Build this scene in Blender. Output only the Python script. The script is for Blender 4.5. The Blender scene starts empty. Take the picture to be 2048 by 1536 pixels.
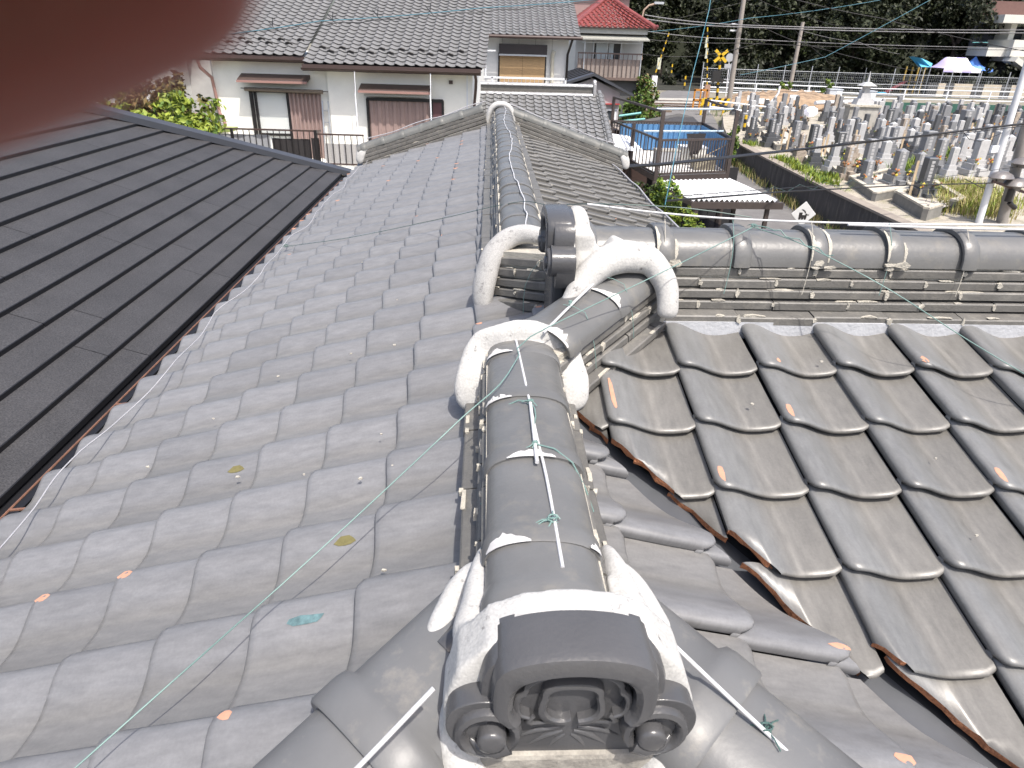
import bpy, bmesh, math, random
import numpy as np
from mathutils import Vector, Matrix
random.seed(7); RNG = np.random.default_rng(7)
SC = bpy.context.scene
COL = SC.collection
R = math.radians
V = Vector
H = 6.0

# ------------------------------------------------------------------ camera
def make_camera():
    psi, p, rho = 0.05087, 0.47552, 0.030
    F = V((math.sin(psi)*math.cos(p), math.cos(psi)*math.cos(p), -math.sin(p)))
    R0 = V((math.cos(psi), -math.sin(psi), 0)); U0 = R0.cross(F)
    Rt = R0*math.cos(rho) + U0*math.sin(rho); U = U0*math.cos(rho) - R0*math.sin(rho)
    cd = bpy.data.cameras.new('camera'); co = bpy.data.objects.new('camera', cd); COL.objects.link(co)
    m = Matrix((Rt, U, -F)).transposed().to_4x4(); m.translation = V((0, 0, H))
    co.matrix_world = m
    cd.sensor_width = 36; cd.lens = 1340/2048*36
    cd.clip_start = 0.002; cd.clip_end = 1000
    cd.dof.use_dof = True; cd.dof.focus_distance = 3.2
    cd.dof.aperture_fstop = cd.lens/1000/0.0016
    SC.camera = co
    return Rt, U, F
CR, CU, CF = make_camera()
CAMP = V((0, 0, H))
FPX = 1340.0

# ------------------------------------------------------------------ sky, sun, exposure
SUN_AZ, SUN_EL = R(25), R(62)      # azimuth measured from straight behind the viewer towards the right
w = bpy.data.worlds.new('World'); SC.world = w; w.use_nodes = True
nt = w.node_tree; nt.nodes.clear()
sky = nt.nodes.new('ShaderNodeTexSky'); sky.sky_type = 'NISHITA'; sky.sun_disc = False
sky.sun_elevation = SUN_EL; sky.sun_rotation = math.pi - SUN_AZ
sky.air_density = 0.9; sky.dust_density = 4.0; sky.ozone_density = 0.6
bg = nt.nodes.new('ShaderNodeBackground'); bg.inputs[1].default_value = 0.15
ou = nt.nodes.new('ShaderNodeOutputWorld')
nt.links.new(sky.outputs[0], bg.inputs[0]); nt.links.new(bg.outputs[0], ou.inputs[0])
sd = bpy.data.lights.new('sun', 'SUN'); sd.energy = 3.1; sd.angle = R(0.53); sd.color = (1, 0.95, 0.88)
so = bpy.data.objects.new('sun', sd); COL.objects.link(so)
SUN = V((math.sin(SUN_AZ)*math.cos(SUN_EL), -math.cos(SUN_AZ)*math.cos(SUN_EL), math.sin(SUN_EL)))
so.rotation_euler = SUN.to_track_quat('Z', 'Y').to_euler(); so.location = (10, -20, 40)
SC.view_settings.view_transform = 'Standard'; SC.view_settings.look = 'None'
SC.view_settings.exposure = 0.78; SC.view_settings.gamma = 1
SC.cycles.max_bounces = 6; SC.cycles.diffuse_bounces = 3; SC.cycles.glossy_bounces = 3
SC.cycles.transparent_max_bounces = 12; SC.cycles.sample_clamp_indirect = 6
try: SC.cycles.use_denoising = True
except Exception: pass

# ------------------------------------------------------------------ helpers
def ground_z(y): return 0.0 if y < 25 else min(1.0, 0.02*(y-25))

def link(o, parent=None):
    COL.objects.link(o)
    if parent is not None: o.parent = parent
    return o
def tag(o, label=None, cat=None, group=None, kind=None):
    if label: o['label'] = label
    if cat: o['category'] = cat
    if group: o['group'] = group
    if kind: o['kind'] = kind
    return o
def empty(name, loc=(0, 0, 0), rz=0.0, parent=None):
    o = bpy.data.objects.new(name, None); o.location = loc; o.rotation_euler = (0, 0, rz); o.empty_display_size = .1
    return link(o, parent)
def thing(name, label, cat, loc=(0, 0, 0), rz=0.0, group=None):
    return tag(empty(name, loc, rz), label, cat, group)
def copy_tree(o, parent=None):
    c = o.copy(); link(c, parent)
    for ch in list(o.children): copy_tree(ch, c)
    return c

class MB:
    """collects simple solids and links them as one mesh object"""
    def __init__(s): s.v = []; s.f = []; s.m = []
    def add(s, v, f, mi=0):
        b = len(s.v); s.v += [tuple(x) for x in v]
        s.f += [tuple(i+b for i in q) for q in f]; s.m += [mi]*len(f); return s
    def box(s, c, d, rz=0, mi=0, M=None, taper=1.0):
        hx, hy, hz = d[0]/2, d[1]/2, d[2]/2
        v = []
        for z in (-hz, hz):
            k = taper if z > 0 else 1
            for x, y in ((-hx*k, -hy*k), (hx*k, -hy*k), (hx*k, hy*k), (-hx*k, hy*k)): v.append(V((x, y, z)))
        rot = Matrix.Rotation(rz, 3, 'Z') if M is None else M
        v = [rot @ p + V(c) for p in v]
        return s.add(v, [(3, 2, 1, 0), (4, 5, 6, 7), (0, 1, 5, 4), (1, 2, 6, 5), (2, 3, 7, 6), (3, 0, 4, 7)], mi)
    def b2(s, x0, x1, y0, y1, z0, z1, mi=0):
        return s.box(((x0+x1)/2, (y0+y1)/2, (z0+z1)/2), (x1-x0, y1-y0, z1-z0), 0, mi)
    def bar(s, a, b, w, h=None, mi=0):
        a = V(a); b = V(b); d = b-a; L = d.length; d.normalize(); h = h or w
        up = V((0, 0, 1)) if abs(d.z) < .95 else V((0, 1, 0))
        x = d.cross(up).normalized(); z = x.cross(d)
        return s.box((a+b)/2, (w, L, h), 0, mi, Matrix((x, d, z)).transposed())
    def tube(s, pts, r, n=6, mi=0, cap=True):
        pts = [V(p) for p in pts]; m = len(pts)
        rr = r if hasattr(r, '__len__') else [r]*m
        v = []; up0 = None
        for i, p in enumerate(pts):
            d = (pts[min(i+1, m-1)]-pts[max(i-1, 0)])
            d = d.normalized() if d.length > 1e-9 else V((0, 0, 1))
            if up0 is None:
                up0 = V((0, 0, 1)) if abs(d.z) < .9 else V((1, 0, 0))
            x = d.cross(up0)
            x = x.normalized() if x.length > 1e-6 else d.orthogonal().normalized()
            y = x.cross(d); up0 = y
            for k in range(n):
                a = 2*math.pi*k/n
                v.append(p + (x*math.cos(a)+y*math.sin(a))*rr[i])
        f = [(i*n+k, i*n+(k+1) % n, (i+1)*n+(k+1) % n, (i+1)*n+k) for i in range(m-1) for k in range(n)]
        if cap: f += [tuple(range(n-1, -1, -1)), tuple((m-1)*n+k for k in range(n))]
        return s.add(v, f, mi)
    def cyl(s, a, b, r, n=12, mi=0, r2=None):
        return s.tube([a, b], [r, r if r2 is None else r2], n, mi)
    def prism(s, poly, f3, d0, d1, mi=0):
        """poly of (u, w); f3(u, w, d) gives a point"""
        n = len(poly)
        v = [f3(u, q, d0) for u, q in poly]+[f3(u, q, d1) for u, q in poly]
        f = [tuple(range(n-1, -1, -1)), tuple(range(n, 2*n))]+[(i, (i+1) % n, n+(i+1) % n, n+i) for i in range(n)]
        return s.add(v, f, mi)
    def mesh(s, name, mats, smooth=None):
        me = bpy.data.meshes.new(name); me.from_pydata(s.v, [], s.f)
        for m in (mats if isinstance(mats, (list, tuple)) else [mats]): me.materials.append(m)
        if any(s.m): me.polygons.foreach_set('material_index', s.m)
        fix_normals(me)
        if smooth is not None:
            me.polygons.foreach_set('use_smooth', [True]*len(me.polygons))
            if smooth < 180: me.set_sharp_from_angle(angle=R(smooth))
        me.update(); return me
    def build(s, name, mats, parent=None, smooth=None):
        return link(bpy.data.objects.new(name, s.mesh(name, mats, smooth)), parent)
def fix_normals(me):
    bm = bmesh.new(); bm.from_mesh(me); bmesh.ops.recalc_face_normals(bm, faces=bm.faces); bm.to_mesh(me); bm.free()

def soft(o, w=.01, seg=2):
    b = o.modifiers.new('bevel', 'BEVEL'); b.width = w; b.segments = seg; b.limit_method = 'ANGLE'; b.angle_limit = R(40)
    return o

# ------------------------------------------------------------------ materials
MATS = {}
def _n(nt, t, **kw):
    n = nt.nodes.new(t)
    for k, v in kw.items(): setattr(n, k, v)
    return n
def mat(name, col, rough=.6, var=.15, scale=6.0, col2=None, mixlo=.45, mixhi=.65, bump=0.0, bscale=60.0, metal=0.0, spec=.5, rnd=.0, fine=0.0, stretch=None, coat=0.0, trans=0.0, sub=0.0):
    if name in MATS: return MATS[name]
    m = bpy.data.materials.new(name); m.use_nodes = True; nt = m.node_tree; L = nt.links
    b = nt.nodes['Principled BSDF']
    b.inputs['Roughness'].default_value = rough; b.inputs['Metallic'].default_value = metal
    b.inputs['Specular IOR Level'].default_value = spec
    if coat: b.inputs['Coat Weight'].default_value = coat; b.inputs['Coat Roughness'].default_value = .12
    if trans: b.inputs['Transmission Weight'].default_value = trans
    tc = _n(nt, 'ShaderNodeTexCoord'); oi = _n(nt, 'ShaderNodeObjectInfo')
    mul = _n(nt, 'ShaderNodeMath', operation='MULTIPLY'); mul.inputs[1].default_value = 53.0
    L.new(oi.outputs['Random'], mul.inputs[0])
    add = _n(nt, 'ShaderNodeVectorMath', operation='ADD')
    L.new(tc.outputs['Object'], add.inputs[0]); L.new(mul.outputs[0], add.inputs[1])
    vec = add.outputs[0]
    if stretch:
        mp = _n(nt, 'ShaderNodeMapping'); mp.inputs['Scale'].default_value = stretch; L.new(vec, mp.inputs[0]); vecs = mp.outputs[0]
    else: vecs = vec
    nz = _n(nt, 'ShaderNodeTexNoise'); nz.inputs['Scale'].default_value = scale; nz.inputs['Detail'].default_value = 6; nz.inputs['Roughness'].default_value = .62
    L.new(vecs, nz.inputs['Vector'])
    rp = _n(nt, 'ShaderNodeMapRange'); rp.inputs[1].default_value = .25; rp.inputs[2].default_value = .75
    rp.inputs[3].default_value = 1-var; rp.inputs[4].default_value = 1+var
    L.new(nz.outputs[0], rp.inputs[0])
    base = _n(nt, 'ShaderNodeRGB'); base.outputs[0].default_value = (*col, 1)
    cur = base.outputs[0]
    if col2:
        mr = _n(nt, 'ShaderNodeMapRange'); mr.inputs[1].default_value = mixlo; mr.inputs[2].default_value = mixhi
        nz2 = _n(nt, 'ShaderNodeTexNoise'); nz2.inputs['Scale'].default_value = scale*1.7; nz2.inputs['Detail'].default_value = 8; nz2.inputs['Roughness'].default_value = .7
        L.new(vecs, nz2.inputs['Vector']); L.new(nz2.outputs[0], mr.inputs[0])
        mx = _n(nt, 'ShaderNodeMix', data_type='RGBA'); L.new(mr.outputs[0], mx.inputs['Factor']); L.new(cur, mx.inputs['A']); mx.inputs['B'].default_value = (*col2, 1)
        cur = mx.outputs['Result']
    fac = rp.outputs[0]
    if fine:
        nf = _n(nt, 'ShaderNodeTexNoise'); nf.inputs['Scale'].default_value = bscale*1.5; nf.inputs['Detail'].default_value = 3; L.new(vec, nf.inputs['Vector'])
        mf = _n(nt, 'ShaderNodeMapRange'); mf.inputs[1].default_value = .3; mf.inputs[2].default_value = .7; mf.inputs[3].default_value = 1-fine; mf.inputs[4].default_value = 1+fine
        L.new(nf.outputs[0], mf.inputs[0]); q = _n(nt, 'ShaderNodeMath', operation='MULTIPLY'); L.new(fac, q.inputs[0]); L.new(mf.outputs[0], q.inputs[1]); fac = q.outputs[0]
    if rnd:
        mf = _n(nt, 'ShaderNodeMapRange'); mf.inputs[3].default_value = 1-rnd; mf.inputs[4].default_value = 1+rnd
        L.new(oi.outputs['Random'], mf.inputs[0]); q = _n(nt, 'ShaderNodeMath', operation='MULTIPLY'); L.new(fac, q.inputs[0]); L.new(mf.outputs[0], q.inputs[1]); fac = q.outputs[0]
    vm = _n(nt, 'ShaderNodeVectorMath', operation='SCALE'); L.new(cur, vm.inputs[0]); L.new(fac, vm.inputs['Scale'])
    L.new(vm.outputs[0], b.inputs['Base Color'])
    if bump:
        nb = _n(nt, 'ShaderNodeTexNoise'); nb.inputs['Scale'].default_value = bscale; nb.inputs['Detail'].default_value = 4; L.new(vec, nb.inputs['Vector'])
        bp = _n(nt, 'ShaderNodeBump'); bp.inputs['Strength'].default_value = bump; bp.inputs['Distance'].default_value = .01
        L.new(nb.outputs[0], bp.inputs['Height']); L.new(bp.outputs[0], b.inputs['Normal'])
    MATS[name] = m; return m

def tile_mat(name, hump, trough, streak, rough=(.34, .5), tint=.12, glaze=.5, bump=.12):
    """glazed roof tile: colour runs over the tile's own UV (dust lies in the trough), each tile a little different"""
    m = bpy.data.materials.new(name); m.use_nodes = True; nt = m.node_tree; L = nt.links
    b = nt.nodes['Principled BSDF']; b.inputs['Specular IOR Level'].default_value = glaze
    uv = _n(nt, 'ShaderNodeUVMap'); sp = _n(nt, 'ShaderNodeSeparateXYZ'); L.new(uv.outputs[0], sp.inputs[0])
    fr = _n(nt, 'ShaderNodeMath', operation='FRACT'); L.new(sp.outputs[0], fr.inputs[0])
    fl = _n(nt, 'ShaderNodeMath', operation='FLOOR'); L.new(sp.outputs[0], fl.inputs[0])
    oi = _n(nt, 'ShaderNodeObjectInfo')
    mm = _n(nt, 'ShaderNodeMath', operation='MULTIPLY_ADD'); L.new(oi.outputs['Random'], mm.inputs[0]); mm.inputs[1].default_value = 911.7; L.new(fl.outputs[0], mm.inputs[2])
    wn = _n(nt, 'ShaderNodeTexWhiteNoise', noise_dimensions='1D'); L.new(mm.outputs[0], wn.inputs['W'])
    cv = _n(nt, 'ShaderNodeCombineXYZ'); L.new(fr.outputs[0], cv.inputs[0]); L.new(sp.outputs[1], cv.inputs[1]); L.new(mm.outputs[0], cv.inputs[2])
    def noise(scale, detail=5, rough_=.6, stretch=(1, 1, 1)):
        mp = _n(nt, 'ShaderNodeMapping'); mp.inputs['Scale'].default_value = stretch; L.new(cv.outputs[0], mp.inputs[0])
        n = _n(nt, 'ShaderNodeTexNoise'); n.inputs['Scale'].default_value = scale; n.inputs['Detail'].default_value = detail; n.inputs['Roughness'].default_value = rough_
        L.new(mp.outputs[0], n.inputs['Vector']); return n.outputs[0]
    n1 = noise(2.2, 5, .6, (1, .6, 1)); n2 = noise(9, 6, .7, (1.6, .35, 1)); n3 = noise(34, 4, .6)
    # wobble across
    wob = _n(nt, 'ShaderNodeMath', operation='MULTIPLY_ADD'); L.new(n1, wob.inputs[0]); wob.inputs[1].default_value = .16; L.new(fr.outputs[0], wob.inputs[2])
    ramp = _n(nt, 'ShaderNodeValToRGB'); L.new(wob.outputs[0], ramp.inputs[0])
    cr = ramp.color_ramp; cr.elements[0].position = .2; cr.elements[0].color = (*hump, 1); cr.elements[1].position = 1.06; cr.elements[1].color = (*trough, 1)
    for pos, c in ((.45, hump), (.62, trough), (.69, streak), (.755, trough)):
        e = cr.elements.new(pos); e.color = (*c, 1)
    k2 = _n(nt, 'ShaderNodeMapRange'); k2.inputs[1].default_value = .3; k2.inputs[2].default_value = .75; k2.inputs[3].default_value = .84; k2.inputs[4].default_value = 1.18; L.new(n2, k2.inputs[0])
    k3 = _n(nt, 'ShaderNodeMapRange'); k3.inputs[1].default_value = .3; k3.inputs[2].default_value = .7; k3.inputs[3].default_value = .94; k3.inputs[4].default_value = 1.06; L.new(n3, k3.inputs[0])
    kr = _n(nt, 'ShaderNodeMapRange'); kr.inputs[3].default_value = 1-tint; kr.inputs[4].default_value = 1+tint; L.new(wn.outputs[0], kr.inputs[0])
    a = _n(nt, 'ShaderNodeMath', operation='MULTIPLY'); L.new(k2.outputs[0], a.inputs[0]); L.new(k3.outputs[0], a.inputs[1])
    c = _n(nt, 'ShaderNodeMath', operation='MULTIPLY'); L.new(a.outputs[0], c.inputs[0]); L.new(kr.outputs[0], c.inputs[1])
    vm = _n(nt, 'ShaderNodeVectorMath', operation='SCALE'); L.new(ramp.outputs[0], vm.inputs[0]); L.new(c.outputs[0], vm.inputs['Scale'])
    L.new(vm.outputs[0], b.inputs['Base Color'])
    rr = _n(nt, 'ShaderNodeMapRange'); rr.inputs[1].default_value = .3; rr.inputs[2].default_value = .7; rr.inputs[3].default_value = rough[0]; rr.inputs[4].default_value = rough[1]; L.new(n2, rr.inputs[0])
    L.new(rr.outputs[0], b.inputs['Roughness'])
    bp = _n(nt, 'ShaderNodeBump'); bp.inputs['Strength'].default_value = bump; bp.inputs['Distance'].default_value = .004
    L.new(n3, bp.inputs['Height']); L.new(bp.outputs[0], b.inputs['Normal'])
    MATS[name] = m; return m

M_TILE = tile_mat('glazed_tile', (.166, .167, .172), (.153, .150, .146), (.163, .159, .152), rough=(.34, .46), tint=.07, bump=.03)
M_TILEW = tile_mat('glazed_tile_green', (.148, .149, .147), (.142, .137, .127), (.172, .165, .152), rough=(.32, .46), tint=.06, glaze=.55, bump=.08)
M_TILER = tile_mat('shaded_slope_tile', (.115, .113, .108), (.092, .089, .082), (.12, .115, .105), rough=(.4, .6))  # right slope's weaker sky reflection put into a darker tile colour
M_TILEH = tile_mat('neighbour_tile', (.150, .150, .152), (.135, .135, .136), (.155, .155, .155), rough=(.55, .7), tint=.05)
M_TILEG = tile_mat('grey_far_tile', (.17, .172, .174), (.14, .14, .14), (.18, .18, .18), rough=(.36, .5), tint=.10)
M_RIDGE = mat('ridge_cap_glaze', (.128, .128, .126), .38, .14, 7, col2=(.18, .17, .15), mixlo=.55, mixhi=.75, bump=.10, bscale=70, rnd=.07)
M_VERGE = mat('verge_cap_glaze', (.118, .121, .115), .5, .15, 6, col2=(.17, .165, .15), mixlo=.5, mixhi=.7, rnd=.1)
M_NOSHI = mat('flat_course_tile', (.120, .116, .108), .5, .18, 12, col2=(.175, .166, .148), mixlo=.5, mixhi=.7, bump=.2, bscale=120, rnd=.12)
M_ONI = mat('dark_glaze', (.072, .072, .075), .27, .10, 8, col2=(.2, .19, .17), mixlo=.66, mixhi=.78, bump=.12, bscale=110, rnd=.05)
M_MORTAR = mat('white_mortar', (.43, .425, .41), .9, .10, 20, col2=(.13, .125, .12), mixlo=.60, mixhi=.70, bump=.18, bscale=120, fine=.12)
M_MORTARD = mat('sooty_mortar', (.38, .375, .365), .9, .1, 9, col2=(.06, .06, .06), mixlo=.55, mixhi=.70, bump=.2, bscale=160, fine=.2)
M_CREAM = mat('cream_mortar_highlight', (.42, .395, .34), .95, .15, 30, bump=.5, bscale=200)
M_CLAY = mat('broken_clay', (.50, .205, .095), .9, .25, 40, col2=(.2, .09, .05), mixlo=.5, mixhi=.7, bump=.8, bscale=150)
M_CHIP = mat('bare_clay', (.47, .245, .165), .9, .12, 60)
M_MOSS = mat('olive_patch', (.13, .115, .045), .9, .2, 90)
M_WHITEROD = mat('white_coated_rod', (.52, .52, .53), .45, .06, 20, col2=(.35, .23, .15), mixlo=.68, mixhi=.78)
M_GREENWIRE = mat('green_coated_wire', (.145, .235, .215), .5, .12)
M_LEAD = mat('valley_sheet', (.085, .09, .10), .5, .15, 7, metal=.2)  # darkened navy grey: the shadow in the valley gap is in the colour
M_DECK = mat('dark_underlay', (.02, .02, .022), .9)
M_SHEET = mat('granulated_metal', (.041, .040, .042), .66, .22, 2.2, bump=.35, bscale=70, fine=.42)
M_SHEETE = mat('sheet_edge', (.008, .008, .010), .55)
M_CAPB = mat('blue_black_cap', (.05, .054, .065), .42, .08, 4)
# ------------------------------------------------------------------ roof tiles
TW, TL = .2665, .2335
def prof(s, k=1.0):
    """height across a tile: roll on the left, trough on the right"""
    xs = [-.02, 0, .03, .09, .16, .24, .34, .46, .58, .68, .8, .92, 1.0]
    zs = [.030, .040, .0465, .0495, .048, .041, .028, .0135, .004, .0015, .0035, .0105, .015]
    return float(np.interp(s, xs, zs))*k
LIFT = .032; LIFT_S = .025
def tile_grid(nx, fine, soft_=False):
    ss = np.array([0, .03, .08, .14, .2, .27, .34, .42, .5, .58, .66, .75, .84, .92, 1.0]) if nx > 8 else np.array([0, .1, .24, .42, .62, .82, 1.0])
    v, f, uv = [], [], []
    wx = .2665
    rows = [(0.030, -.019), (.004, -.016), (-.0005, -.006), (.005, -.0005), (.02, .0015), (.12, 0.0), (.285, 0.0)] if fine else [(.03, -.030), (.0, -.008), (.012, 0.0), (.285, 0.0)]
    if soft_: rows[0] = (.012, -.024); rows[1] = (.001, -.018)
    lift = (LIFT_S if soft_ else LIFT) if fine else .038
    def col_pts(x, z, sx):
        out = []
        r = .032 if fine else .02
        yf = r-math.sqrt(max(0, r*r-(r-sx)**2)) if sx < r else 0
        if sx > wx-.02: yf = max(yf, .012-(wx-sx)*.6)
        for (y, dz) in rows:
            yy = y + yf*max(0, 1-y/.1) if y < .1 else y
            out.append((x, yy, z+dz+lift*(1-yy/.285)))
        return out
    cols = []
    # left skirt
    cols.append((col_pts(.005, prof(0)*(.80 if soft_ else 1)-(.029 if soft_ else .0255), .0), 0.0)); 
    if fine: cols.append((col_pts(-.001, prof(0)*(.80 if soft_ else 1)-.008, .0), 0.0))
    for s in ss: cols.append((col_pts(s*wx, prof(s)*(.80 if soft_ else 1), s*wx), s))
    nr = len(rows)
    for c, s in cols:
        for j, p in enumerate(c): v.append(p); uv.append((min(max(s, .002), .998), p[1]/.2335))
    for i in range(len(cols)-1):
        for j in range(nr-1):
            a = i*nr+j; f.append((a, a+nr, a+nr+1, a+1))
    return v, f, uv
TG_FINE = tile_grid(15, True); TG_SOFT = tile_grid(15, True, True); TG_LOW = tile_grid(7, False)
GRIDS = {True: TG_FINE, 'soft': TG_SOFT, False: TG_LOW}
def tile_mesh(name, mats, fine=True, chip=None):
    v, f, uv = GRIDS[fine]; LF = LIFT_S if fine == 'soft' else LIFT
    v = list(v); f = list(f); uv = list(uv); mi = [0]*len(f)
    if chip:      # thin irregular patch on the tile
        (cx, cy, rx, ry, slot) = chip
        n = 9; b = len(v); rr = random.Random(int(cx*1e4+cy*999))
        pts = []
        for k in range(n):
            a = 2*math.pi*k/n; q = .75+.4*rr.random()
            x = min(max(cx+rx*q*math.cos(a), .001), .264); y = max(cy+ry*q*math.sin(a), .003)
            pts.append((x, y))
        for (x, y) in pts+[(cx, cy)]:
            v.append((x, y, prof(x/TW)*(.80 if fine == 'soft' else 1)+LF*(1-y/.285)+.0016+(0 if y > .012 else -.0015))); uv.append((x/TW, y/TL))
        for k in range(n): f.append((b+n, b+k, b+(k+1) % n)); mi.append(slot)
    me = bpy.data.meshes.new(name); me.from_pydata(v, [], f)
    for m in mats: me.materials.append(m)
    me.polygons.foreach_set('material_index', mi)
    me.polygons.foreach_set('use_smooth', [True]*len(f))
    ul = me.uv_layers.new(name='UVMap'); uvn = np.array(uv)
    li = np.empty(len(me.loops), dtype=np.int32); me.loops.foreach_get('vertex_index', li)
    ul.data.foreach_set('uv', uvn[li].ravel())
    me.update(); return me

def slope_frame(facing, s):
    c = 1/math.sqrt(1+s*s); t = s*c
    a, b = {'-y': (V((1, 0, 0)), V((0, c, t))), '+y': (V((-1, 0, 0)), V((0, -c, t))),
            '-x': (V((0, -1, 0)), V((c, 0, t))), '+x': (V((0, 1, 0)), V((-c, 0, t)))}[facing]
    n = a.cross(b)
    return a, b, n
def frame_matrix(a, b, n, o):
    m = Matrix((a, b, n)).transposed().to_4x4(); m.translation = o; return m

def in_view(p, margin=60):
    d = p-CAMP; z = d.dot(CF)
    if z < .05: return False
    u = 1024+FPX*d.dot(CR)/z; q = 768-FPX*d.dot(CU)/z
    return -margin < u < 2048+margin and -margin < q < 1536+margin

def join_tiles(name, items, mats, parent, fine, kind='stuff'):
    """many tiles as one part"""
    v0, f0, uv0 = GRIDS[fine]
    v0 = np.array(v0); f0 = np.array(f0); uv0 = np.array(uv0); n = len(items)
    if n == 0: return None
    vs, fs, us = [], [], []
    for k, M in enumerate(items):
        A = np.array(M); vs.append(v0 @ A[:3, :3].T + A[:3, 3]); fs.append(f0+k*len(v0))
        u = uv0.copy(); u[:, 0] += k; us.append(u)
    me = bpy.data.meshes.new(name); me.from_pydata(np.concatenate(vs).tolist(), [], np.concatenate(fs).tolist())
    for m in mats: me.materials.append(m)
    me.polygons.foreach_set('use_smooth', [True]*len(me.polygons))
    ul = me.uv_layers.new(name='UVMap'); uvn = np.concatenate(us)
    li = np.empty(len(me.loops), dtype=np.int32); me.loops.foreach_get('vertex_index', li)
    ul.data.foreach_set('uv', uvn[li].ravel()); me.update()
    o = link(bpy.data.objects.new(name, me), parent)
    if kind: o['kind'] = kind
    return o

def bisected(me, M, planes, rim=None, rim_t=.02):
    """tile mesh cut by vertical planes (world point, world normal = side kept); with rim: a broken edge of clay along the cut"""
    bm = bmesh.new(); bm.from_mesh(me); Mi = M.inverted()
    for (p, n, rimmed) in planes:
        lp = Mi @ p; ln = (Mi.to_3x3() @ n).normalized()
        g = bm.verts[:]+bm.edges[:]+bm.faces[:]
        r = bmesh.ops.bisect_plane(bm, geom=g, plane_co=lp, plane_no=ln, clear_inner=True, clear_outer=False)
        if rim is not None and rimmed:
            edges = [e for e in r['geom_cut'] if isinstance(e, bmesh.types.BMEdge)]
            edges = [e for e in edges if all(vv.co.z > prof(min(max(vv.co.x/TW, 0), 1))-.004 for vv in e.verts) and all(vv.co.y > .014 for vv in e.verts)]
            if edges:
                for vv in {x for e in edges for x in e.verts}:
                    j = random.uniform(-.004, .004); vv.co += ln*j
                ex = bmesh.ops.extrude_edge_only(bm, edges=edges)['geom']
                for vv in [g for g in ex if isinstance(g, bmesh.types.BMVert)]:
                    vv.co += V((0, 0, -rim_t*random.uniform(.75, 1.2))) + ln*random.uniform(-.003, .004)
                for fc in [g for g in ex if isinstance(g, bmesh.types.BMFace)]: fc.material_index = rim; fc.smooth = False
    out = me.copy(); bm.to_mesh(out); bm.free()
    return out if len(out.polygons) > 3 else None

# ------------------------------------------------------------------ the house below the viewer
house = thing('tiled_house', 'grey glazed tile roof with white mortared ridges directly below the viewer', 'house', (0, 0, 0))
S = .32
ZR = 4.976                     # roof plane height at the main ridge line
XR, YA, YB, YC, YD = .13, 1.05, 1.86, 2.84, 9.35    # ridge x; hip apex, near/far foot of the wing, gable end
YW = (YB+YC)/2                 # wing ridge
ZW = ZR+S*(YW-YB)
def zl(x): return ZR+S*(x-XR)
def deck(name, pts, th=.02):
    m = MB(); n = len(pts)
    pts = [V(p)-V((0, 0, .012)) for p in pts]; low = [p-V((0, 0, th)) for p in pts]
    m.add(pts+low, [tuple(range(n)), tuple(range(2*n-1, n-1, -1))]+[(i, i+n, (i+1) % n+n, (i+1) % n) for i in range(n)])
    return m
XE, XE2 = -1.62, 1.9
def part_slope(label, pts):
    o = deck('roof_slope', pts).build('roof_slope', M_DECK, house); return o
k = (YW-YB)
sl_left = part_slope('', [(XE, -.7, zl(XE)), (XR-1.75, -.7, zl(XR-1.75)), (XR, YA, ZR), (XR, YB, ZR), (XR+k, YW, ZW), (XR, YC, ZR), (XR, YD, ZR), (XE, YD, zl(XE))])
sl_wing = part_slope('', [(XR, YB, ZR), (XR+2.17, YB-2.6, ZR-S*2.6), (4.2, YB-2.6, ZR-S*2.6), (4.2, YW, ZW), (XR+k, YW, ZW)])
SN = .37
sl_near = part_slope('', [(XR, YA, ZR), (XR+1.75, YA-1.75, ZR-SN*1.75), (XR+1.75, YB-1.75*1.25, ZR-SN*1.75), (XR, YB, ZR)])
sl_far = part_slope('', [(XR, YC, ZR), (XE2, YC+1.77, ZR-S*1.77), (XE2, YD, ZR-S*1.77), (XR, YD, ZR)])
sl_end = part_slope('', [(XR-1.75, YA-1.75, ZR-S*1.75), (XR+1.75, YA-1.75, ZR-S*1.75), (XR, YA, ZR)])
sl_back = part_slope('', [(XR+k, YW, ZW), (4.2, YW, ZW), (4.2, YC+1.77, ZR-S*1.77), (XE2, YC+1.77, ZR-S*1.77), (XR, YC, ZR)])

n45 = lambda x, y: V((x, y, 0)).normalized()
P_B = V((XR, YB, 0)); P_C = V((XR, YC, 0)); P_A = V((XR, YA, 0))
TILES = []      # (distance, slope part, matrix, kind, planes)
def lay(part, facing, origin, cols, rows, planes=(), look='a', keep=None, jit=.004, S=S):
    a, b, n = slope_frame(facing, S)
    cosl = 1/math.sqrt(1+S*S)
    for r in rows:
        for c in cols:
            o = origin + a*(TW*c) + b*(TL*r/cosl)
            o = o + V((random.uniform(-1, 1)*jit, random.uniform(-1, 1)*jit, random.uniform(-.5, .8)*jit))
            an = a*1.0; rot = Matrix.Rotation(random.uniform(-.010, .010), 3, n)
            M = frame_matrix(rot @ a, rot @ b, n, o)
            cs = [M @ V((x, y, 0)) for x in (0, TW) for y in (0, .27)]
            cut = []; dead = False
            for (p, nn, rim) in planes:
                ds = [(q-p).dot(nn) for q in cs]
                if max(ds) <= .02: dead = True; break
                if min(ds) < 0: cut.append((p, nn, rim))
            if dead: continue
            ctr = M @ V((TW/2, .12, .03))
            if keep and not keep(ctr): continue
            TILES.append(((ctr-CAMP).length, part, M, look, cut, in_view(ctr)))
zb = .0
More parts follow.
